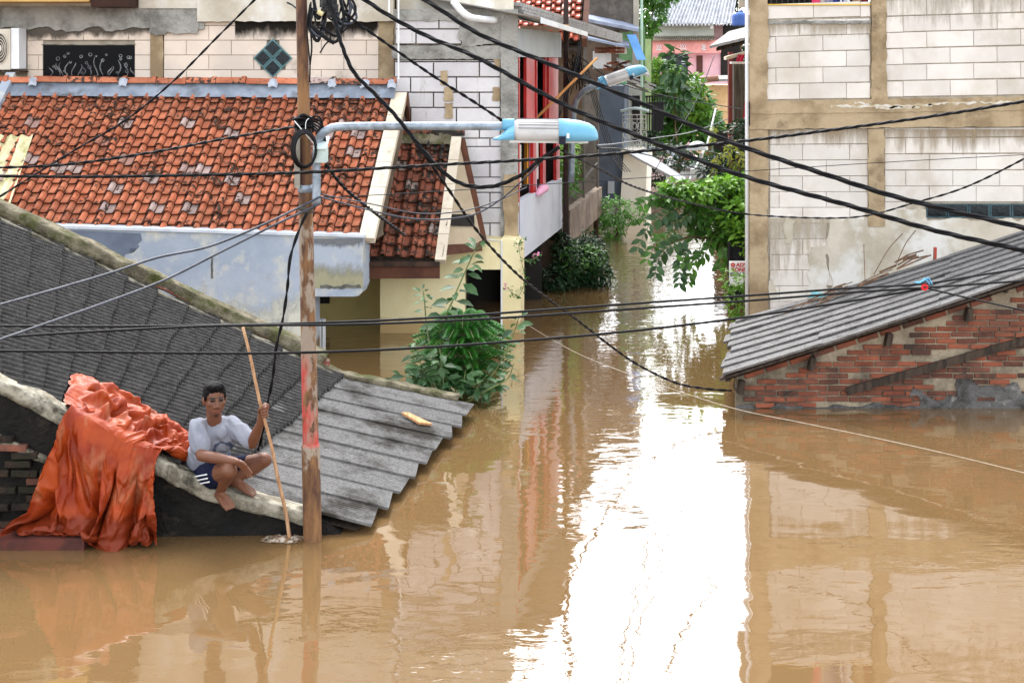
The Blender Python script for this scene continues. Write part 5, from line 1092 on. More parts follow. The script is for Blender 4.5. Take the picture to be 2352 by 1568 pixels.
# ================================================================ rusty pole, street lamps, cables
RUST = bpy.data.materials.new('rusted_paint')
def rust_mat(m):
    m.use_nodes = True; N = m.node_tree.nodes; L = m.node_tree.links; b = N['Principled BSDF']; b.inputs['Roughness'].default_value = .75
    g = N.new('ShaderNodeNewGeometry'); sp = N.new('ShaderNodeSeparateXYZ'); L.new(g.outputs['Position'], sp.inputs[0])
    def nz(sc, st, det=7, rg=.65):
        mp = N.new('ShaderNodeMapping'); mp.inputs['Scale'].default_value = st; L.new(g.outputs['Position'], mp.inputs['Vector'])
        t = N.new('ShaderNodeTexNoise'); t.inputs['Scale'].default_value = sc; t.inputs['Detail'].default_value = det; t.inputs['Roughness'].default_value = rg; L.new(mp.outputs[0], t.inputs['Vector']); return t.outputs['Fac']
    def rp_(f, pts):
        r = N.new('ShaderNodeValToRGB'); e = r.color_ramp.elements
        while len(e) < len(pts): e.new(.5)
        for k, (p, c) in enumerate(pts): e[k].position = p; e[k].color = c
        L.new(f, r.inputs[0]); return r.outputs[0]
    def mx(f, a, z):
        x = N.new('ShaderNodeMix'); x.data_type = 'RGBA'; L.new(f, x.inputs['Factor'])
        for k, v_ in ((6, a), (7, z)):
            if isinstance(v_, tuple): x.inputs[k].default_value = v_
            else: L.new(v_, x.inputs[k])
        return x.outputs[2]
    zz = N.new('ShaderNodeMapRange'); zz.inputs['From Max'].default_value = 4.2; L.new(sp.outputs['Z'], zz.inputs['Value'])
    rust = mx(rp_(nz(11, (1, 1, .22)), [(.40, (0, 0, 0, 1)), (.62, (1, 1, 1, 1))]), s(70, 42, 30, .9), s(142, 102, 62, .85))
    paint = mx(nz(6, (1, 1, .3)), s(176, 162, 146, .8), s(138, 120, 102, .8))
    # coats: primer at the foot, red band, pale paint, bare ochre rust above
    redm = rp_(zz.outputs[0], [(.16, (0, 0, 0, 1)), (.165, (1, 1, 1, 1)), (.29, (1, 1, 1, 1)), (.33, (0, 0, 0, 1))])
    rn = rp_(nz(5, (1, 1, .2)), [(.38, (0, 0, 0, 1)), (.47, (1, 1, 1, 1))])
    mm = N.new('ShaderNodeMath'); mm.operation = 'MULTIPLY'; L.new(redm, mm.inputs[0]); L.new(rn, mm.inputs[1])
    col = mx(mm.outputs[0], paint, s(176, 66, 56))
    thr = rp_(zz.outputs[0], [(.0, (.8, .8, .8, 1)), (.08, (.62, .62, .62, 1)), (.13, (.46, .46, .46, 1)), (.17, (.40, .40, .40, 1)), (.45, (.42, .42, .42, 1)), (.56, (.50, .50, .50, 1)), (.66, (.75, .75, .75, 1)), (1, (.8, .8, .8, 1))])
    ad = N.new('ShaderNodeMath'); ad.operation = 'ADD'; L.new(nz(13, (1, 1, .4)), ad.inputs[0]); L.new(thr, ad.inputs[1])
    rm = N.new('ShaderNodeMapRange'); rm.inputs['From Min'].default_value = .90; rm.inputs['From Max'].default_value = .97; L.new(ad.outputs[0], rm.inputs['Value'])
    L.new(mx(rm.outputs[0], col, rust), b.inputs['Base Color'])
    bp = N.new('ShaderNodeBump'); bp.inputs['Strength'].default_value = .4; bp.inputs['Distance'].default_value = .01; L.new(nz(30, (1, 1, .5)), bp.inputs['Height']); L.new(bp.outputs[0], b.inputs['Normal'])
rust_mat(RUST)
PO = 10.36
pole = thing('utility_pole', 'leaning rusty steel utility pole standing in the flood', 'pole', at(718, 1238, PO))
def pc(y): return at(692 + (718 - 692) * (y + 20) / 1258, y, PO)
q = MB(); q.tube([pc(y) for y in (1024, 900, 700, 500, 300, 100, -60, -300)], [.058, .057, .055, .051, .046, .042, .040, .038], 18, False); q.build('shaft', RUST, pole, True)
q = MB(); q.tube([pc(y) for y in (1330, 1228, 1100, 1030, 1024, 1018)], [.067, .067, .067, .067, .066, .058], 18); q.build('sleeve', RUST, pole, True)
GALV = M('galvanised_steel', s(156, 168, 180), s(128, 140, 152), 12, dirt=s(110, 112, 114), dsc=9, rough=.45, bump=.1, metal=.3)
STRAP = M('dark_strap', s(84, 80, 74), s(60, 56, 52), 8); CABLE = M('black_cable', s(16, 17, 21), s(11, 12, 15), 6, rough=.5, bump=0, spec=.16); CABLG = M('grey_cable', s(66, 70, 80), s(46, 50, 60), 9, rough=.45, bump=0, spec=.3)
for (y, m_, r, h_) in ((433, GALV, .056, .055), (478, STRAP, .056, .02), (486, STRAP, .056, .015), (284, CABLE, .06, .06)):
    c0 = pc(y); q = MB(); q.tube([c0 + V((0, 0, -h_ / 2)), c0 + V((0, 0, h_ / 2))], r, 16); q.build('band', m_, pole, True)
q = MB(); q.obox(at(676, 432, PO - .07), (.04, 0, 0), (0, .1, 0), (0, 0, .36)); q.build('splice_plate', M('zinc_plate', s(150, 146, 136), s(110, 100, 88), 8), pole)
bxm = M('box_paint', s(190, 204, 200), s(168, 184, 182), 4, rough=.5, bump=.05)
q = MB(); q.slab(722, 338, 748, 374, PO - .13, .14); bo = q.build('junction_box', bxm, pole)
q = MB(); a, b = at(719, 339, PO - .15), at(750, 339, PO - .15); q.add([a, b, b + V((0, .17, .07)), a + V((0, .17, .07)), a + V((0, 0, -.012)), b + V((0, 0, -.012)), b + V((0, .17, .05)), a + V((0, .17, .05))], [(0, 1, 2, 3), (4, 7, 6, 5), (0, 4, 5, 1), (1, 5, 6, 2), (2, 6, 7, 3), (3, 7, 4, 0)]); q.build('box_lid', M('lid_paint', s(206, 222, 222), s(190, 206, 206), 4), bo)
for k in range(3):
    c0 = at(698 + k * 1.5, 342 + k, PO - .15 - .012 * k); q = MB(); q.tube([c0 + V((math.cos(w_) * (.085 - .006 * k), .02 * math.cos(w_), math.sin(w_) * (.135 - .008 * k))) for w_ in [2 * math.pi * i / 28 for i in range(29)]], .010, 6, False); q.build('cable_coil', CABLE, pole, True)
rg = random.Random(4)
for k in range(9):                                       # knot of tied cables
    y = 272 + k * 3.2; c0 = pc(y); q = MB(); ph = rg.uniform(0, 6); q.tube([c0 + V((math.cos(w_ + ph) * (.062 + .008 * rg.random()), math.sin(w_ + ph) * .06, .02 * math.sin(w_ * 2 + ph))) for w_ in [2 * math.pi * i / 16 for i in range(17)]], .007, 5, False); q.build('cable_tie', CABLE, pole, True)
for k in range(7):
    q = MB(); a = at(672 + rg.uniform(0, 12), 270 + rg.uniform(0, 30), PO - .06); q.tube(spline([a, a + V((.05, -.03, rg.uniform(-.02, .03))), a + V((.11, -.02, rg.uniform(-.02, .02)))], 4), .009, 5); q.build('cable_tail', CABLE, pole, True)
for k in range(6):
    q = MB(); a = at(718, 268 + k * 5, PO - .05); q.tube(spline([a, a + V((.05, -.02, -.01 * k)), a + V((.07 + .006 * k, 0, -.06 - .01 * k)), a + V((.02, .02, -.13))], 4), .007, 5); q.build('cable_tail', CABLE, pole, True)
q = MB(); q.tube(spline([at(676, 278, PO - .09), at(695, 300, PO - .1), at(705, 312, PO - .11), at(728, 338, PO - .15)], 4), .004, 5); q.build('white_wire', WHITE, pole, True)
q = MB(); q.tube(spline([at(702, 310, PO - .1), at(703, 280, PO - .1), at(715, 268, PO - .08)], 4), .003, 5); q.build('white_wire', WHITE, pole, True)
for k in range(12):                                      # loops at the pole top
    q = MB(); x0 = 712 + rg.uniform(0, 60); y0 = rg.uniform(-20, 70); L1 = rg.uniform(20, 60)
    q.tube(spline([at(x0, y0 - 40, PO), at(x0 + rg.uniform(-14, 14), y0, PO - .04), at(x0 + L1 * .5, y0 + rg.uniform(10, 40), PO - .05), at(x0 + L1, y0 + rg.uniform(-40, 0), PO), at(760, -60, PO)], 6), rg.choice((.007, .01, .013)), 6); q.build('loop', CABLE if k % 3 else CABLG, pole, True)
for (pts, r_) in ((((712, 10), (705, 60), (708, 105), (712, 150), (711, 190)), .006), (((714, 5), (713, 60), (716, 110), (712, 150)), .007), (((716, 60), (735, 78), (755, 92), (768, 100)), .016), (((736, 56), (752, 72), (768, 82), (780, 76), (790, 40), (782, 0)), .013), (((768, 98), (776, 92), (780, 78)), .012), (((760, 78), (757, 92), (746, 104), (735, 122)), .006), (((720, 25), (735, 30), (752, 35), (757, 20)), .010)):
    q = MB(); q.tube(spline([at(x, y, PO - .05) for x, y in pts], 5), r_, 6); q.build('loop', CABLE, pole, True)
q = MB(); q.tube([at(730, 27, PO - .08), at(742, 34, PO - .08)], .018, 8); q.build('ceramic_insulator', M('ceramic', s(206, 196, 150)), pole)
for k in range(5):
    q = MB(); q.box(at(745 + 6 * k, 8 + 12 * (k % 3), PO - .06), (.05, .05, .06), rg.uniform(0, 1)); q.build('clamp', M('clamp_black', s(34, 34, 36), s(70, 70, 70), 30), pole)
q = MB(); q.tube(spline([at(660, 6, PO + .1), at(672, 12, PO + .06), at(684, 22, PO)], 4), .009, 6); q.build('cut_stub', CABLE, pole, True)
# ---------------- near street lamp
SKY = M('sky_blue_casing', s(118, 184, 216, .8), s(102, 168, 204, .8), 2, rough=.35, dirt=s(150, 170, 176), dsc=6, dlo=.56, dhi=.8, bump=.03); ALU = M('white_aluminium', s(206, 204, 202, .85), s(188, 186, 186, .85), 3, rough=.4, dirt=s(150, 146, 140), dsc=5, dlo=.56, dhi=.8, bump=.03); LENSM = M('frosted_lens', s(214, 214, 210), s(190, 190, 188), 3, rough=.2, bump=0)
def lamp(name, label, A, U, sc, N_=V((0, -1, 0)), arm=None, armr=.03):
    """cobra head lamp: A = tail root, U = unit direction of the head, sc = metres of head length"""
    t = thing(name, label, 'street lamp', A); W = U.cross(V((0, 0, 1))).normalized(); Z = W.cross(U).normalized(); W = -W if W.y > 0 else W
    def sect(x, wd, h0, h1, n=12):
        return [A + U * (x * sc) + W * (math.cos(math.pi * k / n) * wd * sc) + Z * ((h0 + (h1 - h0) * math.sin(math.pi * k / n) ** .75) * sc) for k in range(n + 1)]
    def loft(nm, st, mat, caps=True):
        m_ = MB(); n = 13
        vs = [p for x in st for p in sect(*x)]; fs = [(i * n + k, i * n + k + 1, (i + 1) * n + k + 1, (i + 1) * n + k) for i in range(len(st) - 1) for k in range(n - 1)]
        fs += [(i * n + n - 1, i * n, (i + 1) * n, (i + 1) * n + n - 1) for i in range(len(st) - 1)]
        fs += [tuple(range(n)), tuple((len(st) - 1) * n + k for k in range(n))[::-1]]
        return m_.add(vs, fs).build(nm, mat, t, True)
    body = loft('heat_sink_housing', [(.10, .13, -.04, .150), (.14, .16, -.045, .168), (.60, .165, -.045, .172), (.62, .16, -.045, .17)], ALU)
    loft('nose_cap', [(.575, .175, -.05, .180), (.68, .178, -.05, .178), (.80, .172, -.05, .164), (.90, .150, -.05, .136), (.96, .115, -.045, .098), (.99, .07, -.04, .05), (1.0, .03, -.03, .01)], SKY)
    loft('tail_fairing', [(-.13, .03, -.055, -.035), (-.06, .10, -.055, -.01), (.02, .14, -.05, .07), (.10, .15, -.045, .125)], SKY)
    loft('clamp_collar', [(-.03, .045, .06, .17), (.10, .05, .06, .178)], SKY)
    m_ = MB()
    for k in range(7):
        w_ = math.pi * (.16 + .068 * k)
        for (x0, x1) in ((.14, .575),):
            p = lambda x: A + U * (x * sc) + W * (math.cos(w_) * .168 * sc) + Z * ((-.045 + .222 * math.sin(w_) ** .75) * sc)
            m_.tube([p(x0), p(x1)], .0045 * sc, 4)
    m_.build('cooling_fins', M('fin_grey', s(120, 118, 120)), body)
    m_ = MB(); m_.obox(A + U * (.05 * sc) - W * (.13 * sc) + Z * (-.075 * sc), U * (.84 * sc), W * (.26 * sc), Z * (.028 * sc)); m_.build('lens', LENSM, t)
    m_ = MB(); m_.obox(A + U * (.575 * sc) + W * (.145 * sc) + Z * (-.085 * sc), U * (.07 * sc), W * (.045 * sc), Z * (.085 * sc)); m_.build('latch', M('latch_black', s(34, 36, 50)), t)
    m_ = MB(); m_.obox(A + U * (.655 * sc) + W * (.17 * sc) + Z * (-.02 * sc), U * (.03 * sc), W * (.02 * sc), Z * (.05 * sc)); m_.build('label_plate', WHITE, t)
    if arm: m_ = MB(); m_.tube(spline(arm, 6), armr, 12); m_.build('arm', GALV, t, True)
    return t
lamp('street_lamp', 'sky blue and white street lamp on the long arm of the rusty pole', at(1160, 310, 10.25), V((1, 0, -.01)).normalized(), .67,
     arm=[at(727, 470, 10.3), at(727, 390, 10.3), at(727, 350, 10.3), at(733, 318, 10.3), at(752, 299, 10.28), at(790, 291, 10.27), at(950, 290, 10.26), at(1175, 290, 10.25)])
lamp('street_lamp', 'tilted blue street lamp behind the thick cables in the lane', at(1382, 196, 21.2), V((.93, .1, .32)).normalized(), .72, arm=[at(1312, 420, 21.6), at(1316, 290, 21.6), at(1322, 235, 21.5), at(1345, 208, 21.3), at(1392, 186, 21.2)], armr=.045)
lamp('street_lamp', 'small teal street lamp far up the lane by the peach house', at(1478, 338, 40), V((-1, .1, .05)).normalized(), .55, arm=[at(1560, 366, 41), at(1535, 350, 41), at(1510, 342, 40.5), at(1474, 339, 40)], armr=.05)
q = MB(); q.tube([at(1226, 277, 20.3), at(1371, 134, 20.8)], [.022, .018], 8); top(q, 'bamboo_pole', M('bamboo', s(206, 154, 96), s(186, 130, 76), 5), 'orange-brown bamboo pole slanting behind the near lamp head', 'pole', smooth=True)
# ---------------- lane pole with its cable tangle
lp = thing('lane_pole', 'dark brown lane pole with a tangle of cables beside the red balcony', 'pole', at(1302, 690, 22.2))
DP = M('dark_pole', s(62, 48, 44), s(48, 38, 36), 6, bump=.2)
q = MB(); q.tube([at(1300, y, 22.2) for y in (680, 400, 100, -250)], [.05, .045, .042, .04], 10); q.build('shaft', DP, lp, True)
q = MB(); q.tube([at(1300, 62, 22.2), at(1300, 57, 22.2)], .047, 10); q.build('band', M('tape', s(176, 140, 96)), lp)
rg = random.Random(6)
for k in range(34):
    x0, y0 = rg.uniform(1300, 1340), rg.uniform(118, 150); x1, y1 = rg.uniform(1300, 1352), rg.uniform(165, 222)
    q = MB(); q.tube(spline([at(x0, y0, 22.1), at((x0 + x1) / 2 + rg.uniform(-9, 9), (y0 + y1) / 2, 22.0), at(x1, y1, 22.1)], 4), rg.choice((.006, .008, .012)), 4); q.build('cable_tail', CABLE, lp, True)
for k in range(5):
    q = MB(); q.tube(spline([at(1328 + k * 2, 95, 22), at(1320 + 2 * k, 150, 21.9), at(1300 - k * 3, 230, 21.7), at(1276 + k * 2, 290, 21.5)], 5), .006, 4); q.build('hanging_wire', CABLG if k % 2 else CABLE, lp, True)
for k in range(4):
    q = MB(); q.tube(spline([at(1340 + k * 3, 150, 22), at(1370 + 4 * k, 260, 23), at(1400 + 5 * k, 350, 24), at(1430 + 6 * k, 395, 25)], 5), .008, 4); q.build('hanging_wire', CABLE, lp, True)
# ---------------- cables
def cable(pts, r, label, strands=1, pitch=.22, mat=None, name='power_cable', n=7, cat='cable'):
    path = spline([at(*p) for p in pts], 10); mat = mat or CABLE; q = MB()
    if strands == 1: q.tube(path, r, n)
    else:
        fine = []; 
        for i in range(len(path) - 1):
            L_ = (path[i + 1] - path[i]).length; m_ = max(1, int(L_ / (pitch / 7))); fine += [lerp(path[i], path[i + 1], k / m_) for k in range(m_)]
        fine.append(path[-1]); acc = 0
        st = [[] for _ in range(strands)]
        for i, p in enumerate(fine):
            t = (fine[min(i + 1, len(fine) - 1)] - fine[max(i - 1, 0)]).normalized(); a = t.cross(V((0, 0, 1))).normalized(); b = a.cross(t); w_ = acc * 6.283 / pitch
            for k in range(strands): ph = w_ + 6.283 * k / strands; st[k].append(p + (a * math.cos(ph) + b * math.sin(ph)) * r * .95)
            if i + 1 < len(fine): acc += (fine[i + 1] - p).length
        for k in range(strands): q.tube(st[k], r, 5)
    return top(q, name, mat, label, cat, 'overhead cables', True)
cable(((820, -12, 10.4), (900, 40, 10.3), (985, 85, 10.2), (1100, 135, 10.0), (1300, 243, 9.8), (1480, 318, 9.6), (1700, 402, 9.4), (1950, 472, 9.2), (2150, 530, 9.0), (2420, 590, 8.8)), .0092, 'thick black cable bundle sagging lowest across the pale block wall', 3, .5)
cable(((950, -15, 10.2), (1000, 15, 10.1), (1100, 78, 10), (1250, 142, 9.8), (1400, 205, 9.6), (1560, 275, 9.4), (1700, 335, 9.2), (1900, 402, 9.0), (2050, 450, 8.9), (2200, 487, 8.8), (2420, 540, 8.6)), .0092, 'thick black cable bundle running above the lower thick bundle', 3, .55)
cable(((745, -30, 10.3), (765, 30, 10.25), (782, 95, 10.2), (812, 165, 10.2), (860, 215, 10.2), (905, 262, 10.2), (950, 318, 10.2), (995, 372, 10.2), (1040, 412, 10.2), (1085, 428, 10.2), (1140, 426, 10.2), (1200, 400, 10.2), (1240, 368, 10.15), (1285, 338, 10.12)), .0085, 'twisted bundle drooping from the pole top to the near lamp', 3, .3)
cable(((940, 305, 10.25), (985, 370, 10.4), (1030, 435, 10.6), (1100, 535, 11), (1200, 640, 11.8), (1330, 738, 13), (1450, 828, 13.8), (1550, 878, 14), (1620, 892, 14.1), (1680, 897, 14.15)), .007, 'black cable dropping diagonally over the water to the brick shed', 2, .25)
cable(((790, 30, 10.3), (880, 95, 10.4), (1000, 178, 10.6), (1090, 235, 10.8), (1165, 285, 11)), .007, 'thin black cable slanting from the pole top to the lamp collar', 2, .2)
cable(((-30, 386, 9.6), (150, 378, 9.7), (350, 350, 9.9), (520, 318, 10.1), (685, 290, 10.3)), .0062, 'black twisted cable rising across the orange tiles to the pole knot', 2, .2)
cable(((-30, 404, 9.9), (200, 406, 9.9), (450, 402, 9.9), (700, 396, 9.9), (1000, 379, 9.9), (1200, 368, 9.9), (1400, 354, 9.9), (1700, 325, 9.9), (1900, 300, 9.8), (2150, 266, 9.7), (2420, 222, 9.6)), .0068, 'black twisted cable crossing the whole view below the near lamp', 3, .3)
cable(((600, -15, 12), (500, 85, 12), (400, 185, 12), (290, 275, 12), (150, 358, 12), (-30, 470, 12)), .006, 'black cable slanting down across the orange roof to the edge', 2, .3)
cable(((-30, 708, 8.6), (100, 672, 8.9), (250, 628, 9.3), (360, 592, 9.6), (480, 566, 9.8), (600, 518, 10), (700, 470, 10.2), (735, 452, 10.25)), .0085, 'grey cable climbing over the dark roof to the pole strap', mat=CABLG)
cable(((-30, 790, 8.4), (120, 738, 8.8), (250, 692, 9.2), (380, 642, 9.6), (520, 572, 9.9), (640, 512, 10.1), (735, 468, 10.25)), .0085, 'lower grey cable climbing over the dark roof to the pole strap', mat=CABLG)
cable(((-30, 748, 9.6), (300, 749, 9.6), (700, 742, 9.7), (1000, 729, 9.8), (1300, 708, 10), (1700, 680, 10.4), (1950, 662, 10.8), (2120, 652, 11.2), (2250, 632, 11.4), (2420, 605, 11.6)), .0085, 'upper of the level black wires crossing at roof height')
cable(((-30, 776, 9.5), (200, 762, 9.5), (500, 748, 9.6), (800, 745, 9.65), (1100, 733, 9.8), (1400, 713, 10.05), (1700, 692, 10.4), (1950, 672, 10.9), (2122, 661, 11.2), (2250, 652, 11.4), (2420, 640, 11.6)), .0085, 'middle of the level black wires crossing at roof height')
cable(((-30, 805, 9.4), (300, 809, 9.45), (600, 811, 9.5), (900, 802, 9.7), (1200, 782, 10), (1450, 760, 10.2), (1700, 730, 10.5), (1950, 692, 10.9), (2122, 663, 11.2)), .009, 'lowest of the level black wires crossing in front of the pole')
cable(((2124, 661, 11.2), (2240, 688, 11.0), (2420, 728, 10.6)), .007, 'short black wire running down from the coloured knot to the edge')
cable(((735, 452, 10.3), (830, 478, 10.3), (930, 500, 10.4), (1010, 504, 10.5), (1090, 492, 10.6), (1150, 458, 10.5), (1210, 405, 10.3), (1262, 352, 10.2)), .006, 'grey wire sagging from the pole strap up to the lamp', mat=CABLG)
cable(((735, 446, 10.3), (850, 468, 10.3), (960, 490, 10.4), (1060, 485, 10.5), (1140, 462, 10.6), (1210, 430, 10.8)), .0045, 'thin grey wire sagging from the pole strap', mat=CABLG)
cable(((1290, 345, 10.3), (1380, 390, 11), (1460, 430, 12), (1580, 465, 14), (1700, 490, 15), (1850, 500, 14.5), (1980, 497, 14), (2100, 466, 13.5), (2230, 425, 13), (2420, 330, 12)), .0058, 'drooping black wire from the lamp head across the block wall', 2, .3)
cable(((735, 455, 10.4), (1000, 440, 11), (1300, 420, 12), (1700, 394, 13), (2050, 372, 13.5), (2420, 352, 14)), .0035, 'hair-thin wire stretched level across the lane')
cable(((1195, 735, 17.6), (1260, 775, 16.5), (1350, 822, 15.4), (1500, 878, 14.5), (1680, 936, 13.6), (1850, 972, 12.9), (2000, 1003, 12.4), (2180, 1043, 11.8), (2420, 1102, 11.1)), .0028, 'pale rope stretched just above the brown water', 1, mat=M('rope', s(206, 198, 184, .8), s(180, 168, 150, .8), 20), name='rope', cat='rope')
cable(((705, 490, 10.3), (690, 520, 10.25), (667, 590, 10.2), (660, 660, 10.2), (650, 730, 10.2), (634, 800, 10.22), (626, 870, 10.25), (612, 940, 10.3), (600, 1010, 10.4), (592, 1035, 10.5)), .0065, 'black cord hanging from the pole behind the man\'s stick', 2, .3)
cable(((748, 378, 10.3), (790, 430, 10.4), (850, 480, 10.8), (930, 540, 11.5)), .008, 'twisted black service wire leaving the junction box', 2, .12)
cable(((1330, 130, 21.8), (1420, 190, 22.5), (1550, 225, 24), (1700, 250, 26)), .008, 'dark wire crossing the bright lane tree')
cable(((1370, 335, 10.3), (1420, 330, 14), (1500, 318, 18), (1600, 300, 24), (1700, 262, 30)), .008, 'grey wire rising from the lamp nose into the lane', mat=CABLG)
cable(((1372, 340, 10.3), (1440, 345, 14), (1560, 375, 18), (1640, 400, 19)), .007, 'dark wire dipping from the lamp nose into the leaves')
cable(((1640, 130, 27), (1600, 230, 26), (1540, 330, 25), (1500, 400, 25)), .008, 'dark wire hanging from the grey eave over the lane')
# coloured ribbon knots on the wires
q = MB(); rg = random.Random(2)
for k in range(4): a = at(2100 + k * 6, 648, 11.15); q.tube(spline([a, a + V((.04, -.02, .012 * k)), a + V((.08, .0, rg.uniform(-.02, .03)))], 4), .006, 5)
top(q, 'ribbon_knot', M('ribbon_blue', s(110, 180, 220)), 'pale blue ribbon knotted on the wires above the shed', 'ribbon', smooth=True)
q = MB(); c0 = at(2124, 660, 11.12); q.tube([c0 + V((math.cos(w_) * .02, 0, math.sin(w_) * .018)) for w_ in [2 * math.pi * i / 12 for i in range(13)]], .010, 6); top(q, 'ribbon_knot', M('ribbon_red', s(206, 44, 50)), 'red ribbon ring knotted on the wires above the shed', 'ribbon', smooth=True)
# debris on the shed roof
tw = MB(); rg = random.Random(5)
def shr(x, y, up=.06): 
    n_ = (fA - nA).cross(nB - nA).normalized(); n_ = n_ if n_.z > 0 else -n_; return on_plane(x, y, nA, n_) + n_ * up
for k in range(26):
    x = rg.uniform(1800, 2080); y = 735 - (x - 1800) * .42 + rg.uniform(-14, 14) ; L1 = rg.uniform(25, 80)
    tw.tube([shr(x, y, .06), shr(x + L1 * .5, y - L1 * .2 + rg.uniform(-4, 4), .08), shr(x + L1, y - L1 * .42, .06)], rg.choice((.006, .01, .016)), 4)
for (x0, y0, x1, y1) in ((2010, 640, 2090, 585), (2060, 620, 2120, 578), (1990, 655, 2000, 605)): tw.tube(spline([shr(x0, y0, .05), lerp(shr(x0, y0, .05), shr(x1, y1, .3), .5) + V((0, 0, .04)), shr(x1, y1, .28)], 4), .006, 4)
top(tw, 'driftwood_pile', M('dry_twigs', s(118, 92, 72), s(84, 66, 54), 9), 'heap of dry twigs and bark caught on the shed roof', 'twigs')
q = MB(); c0 = shr(1880, 690, .05); q.grid(lambda U, W: c0 + V((.24 * (U - .5), .12 * (W - .5), .05 * math.sin(math.pi * U) * math.sin(math.pi * W) + .035 * fbm((U * 5, W * 5, 1)))), 14, 10); top(q, 'plastic_bag', M('teal_plastic', s(116, 176, 180), s(90, 150, 156), 8, rough=.3), 'crumpled teal plastic bag on the shed roof twigs', 'bag')
q = MB(); q.tube([at(2148, 568, 17.5), at(2147, 610, 17.5)], .022, 8); top(q, 'rusty_stub', RUST, 'short rusty pipe stub sticking up behind the shed roof', 'pipe')
# plank and leaf on the fibre cement roof
def ltr(x, y, up=.03): return on_plane(x, y, gA, gl) + gl * up
q = MB(); a, b, c_ = ltr(922, 960), ltr(978, 986), ltr(988, 983); q.prism([ltr(920, 958), ltr(935, 958), ltr(990, 984), ltr(960, 982)], gl * .02); top(q, 'wooden_offcut', M('fresh_timber', s(196, 150, 108), s(170, 124, 84), 6, stretch=(8, 1, 1)), 'brown wooden offcut lying on the pale corrugated sheets', 'plank')
# floating board at the left edge
q = MB(); q.obox((at(-30, 0, 10.1).x, 10.13, -.03), (.68, 0, .012), (0, .2, .02), (0, 0, .10)); top(q, 'floating_board', M('wet_red_board', s(96, 50, 42), s(60, 36, 32), 4), 'dark red board lying at the water under the tarp', 'board')
# splash where the stick enters the water
rg = random.Random(8); q = MB(); c0 = at(652, 1240, 10.37); c0.z = 0
def spl(U, W):
    a_ = U * 6.283; r = (.02 + .13 * W) * (1 + .5 * fbm((math.cos(a_) * 2, math.sin(a_) * 2, 3))); x = math.cos(a_) * r * 1.15; y = math.sin(a_) * r * .62
    return c0 + V((x, y, .002 + .02 * max(0, fbm((x * 18, y * 18, 2))) * (1 - W) + .018 * math.exp(-((W - .25) * 6) ** 2) + .006 * math.sin(W * 15)))
q.grid(spl, 40, 14)
FOAM = M('foam', s(206, 196, 182, .8), s(166, 124, 78, .5), 26, .42, .56, rough=.15, spec=.6, bump=.4, bsc=60); tag(q.build('splash', FOAM, None, True), 'white splash ring around the foot of the stick', 'splash', kind='stuff')
# ================================================================ the squatting man
class Blob(MB):
    def cap(s, p, q, r1, r2=None, n=12, st=4):
        p, q = V(p), V(q); r2 = r2 or r1; t = (q - p).normalized(); path = []; rr = []
        for k in range(st + 1):
            w_ = math.pi / 2 * k / st; path.append(p - t * r1 * math.cos(w_)); rr.append(max(.0006, r1 * math.sin(w_)))
        for k in range(1, st + 1):
            w_ = math.pi / 2 * k / st; path.append(q + t * r2 * math.sin(w_)); rr.append(max(.0006, r2 * math.cos(w_)))
        path.insert(st + 1, q); rr.insert(st + 1, r2); return s.tube(path, rr, n)
    def chain(s, pts, n=12):
        for a, b in zip(pts, pts[1:]): s.cap(a[0], b[0], a[1], b[1], n)
        return s
    def ell(s, c, rx_, ry_, rz_, R=None):
        R = R or Matrix.Identity(3); c = V(c); n, m_ = 16, 10; vs = [c + R @ V((0, 0, -rz_))]; fs = []
        for j in range(1, m_):
            w_ = -math.pi / 2 + math.pi * j / m_
            for k in range(n): a_ = 6.28318 * k / n; vs.append(c + R @ V((rx_ * math.cos(w_) * math.cos(a_), ry_ * math.cos(w_) * math.sin(a_), rz_ * math.sin(w_))))
        vs.append(c + R @ V((0, 0, rz_))); T = len(vs) - 1
        for k in range(n): fs.append((0, 1 + (k + 1) % n, 1 + k)); fs.append((T, T - n + k, T - n + (k + 1) % n))
        for j in range(m_ - 2):
            for k in range(n): a_ = 1 + j * n; fs.append((a_ + k, a_ + (k + 1) % n, a_ + n + (k + 1) % n, a_ + n + k))
        return s.add(vs, fs)
def skin(blob, name, mat, parent, vox, it=4, disp=None):
    o = blob.build(name, mat, parent); m = o.modifiers.new('r', 'REMESH'); m.mode = 'VOXEL'; m.voxel_size = vox
    k = o.modifiers.new('s', 'SMOOTH'); k.iterations = it; k.factor = .5
    bpy.context.view_layer.update(); me = bpy.data.meshes.new_from_object(o.evaluated_get(bpy.context.evaluated_depsgraph_get()))
    o.modifiers.clear(); o.data = me; me.name = name
    if disp:
        me.calc_loop_triangles(); nn = [v_.normal.copy() for v_ in me.vertices]
        for v_, n_ in zip(me.vertices, nn): v_.co += n_ * disp(v_.co + wloc(parent))
    me.polygons.foreach_set('use_smooth', [True] * len(me.polygons))
    if not me.materials: me.materials.append(mat)
    return o
DM = .0
def j(x, y, d): return at(x, y, d + DM)
man = thing('person', 'barefoot man in grey t-shirt and navy shorts squatting on the roof edge', 'person', j(505, 1150, 10.45))
hc = j(493, 918, 10.42); yaw = math.radians(24); fw = V((math.sin(yaw), -math.cos(yaw), -.03)).normalized(); rt = V((math.cos(yaw), math.sin(yaw), 0)); up = rt.cross(fw) * -1
up = up if up.z > 0 else -up
HR = Matrix((rt, -fw, up)).transposed()
def h(a, b, c): return hc + rt * a + fw * b + up * c       # a to picture right, b forward, c up
B = Blob()
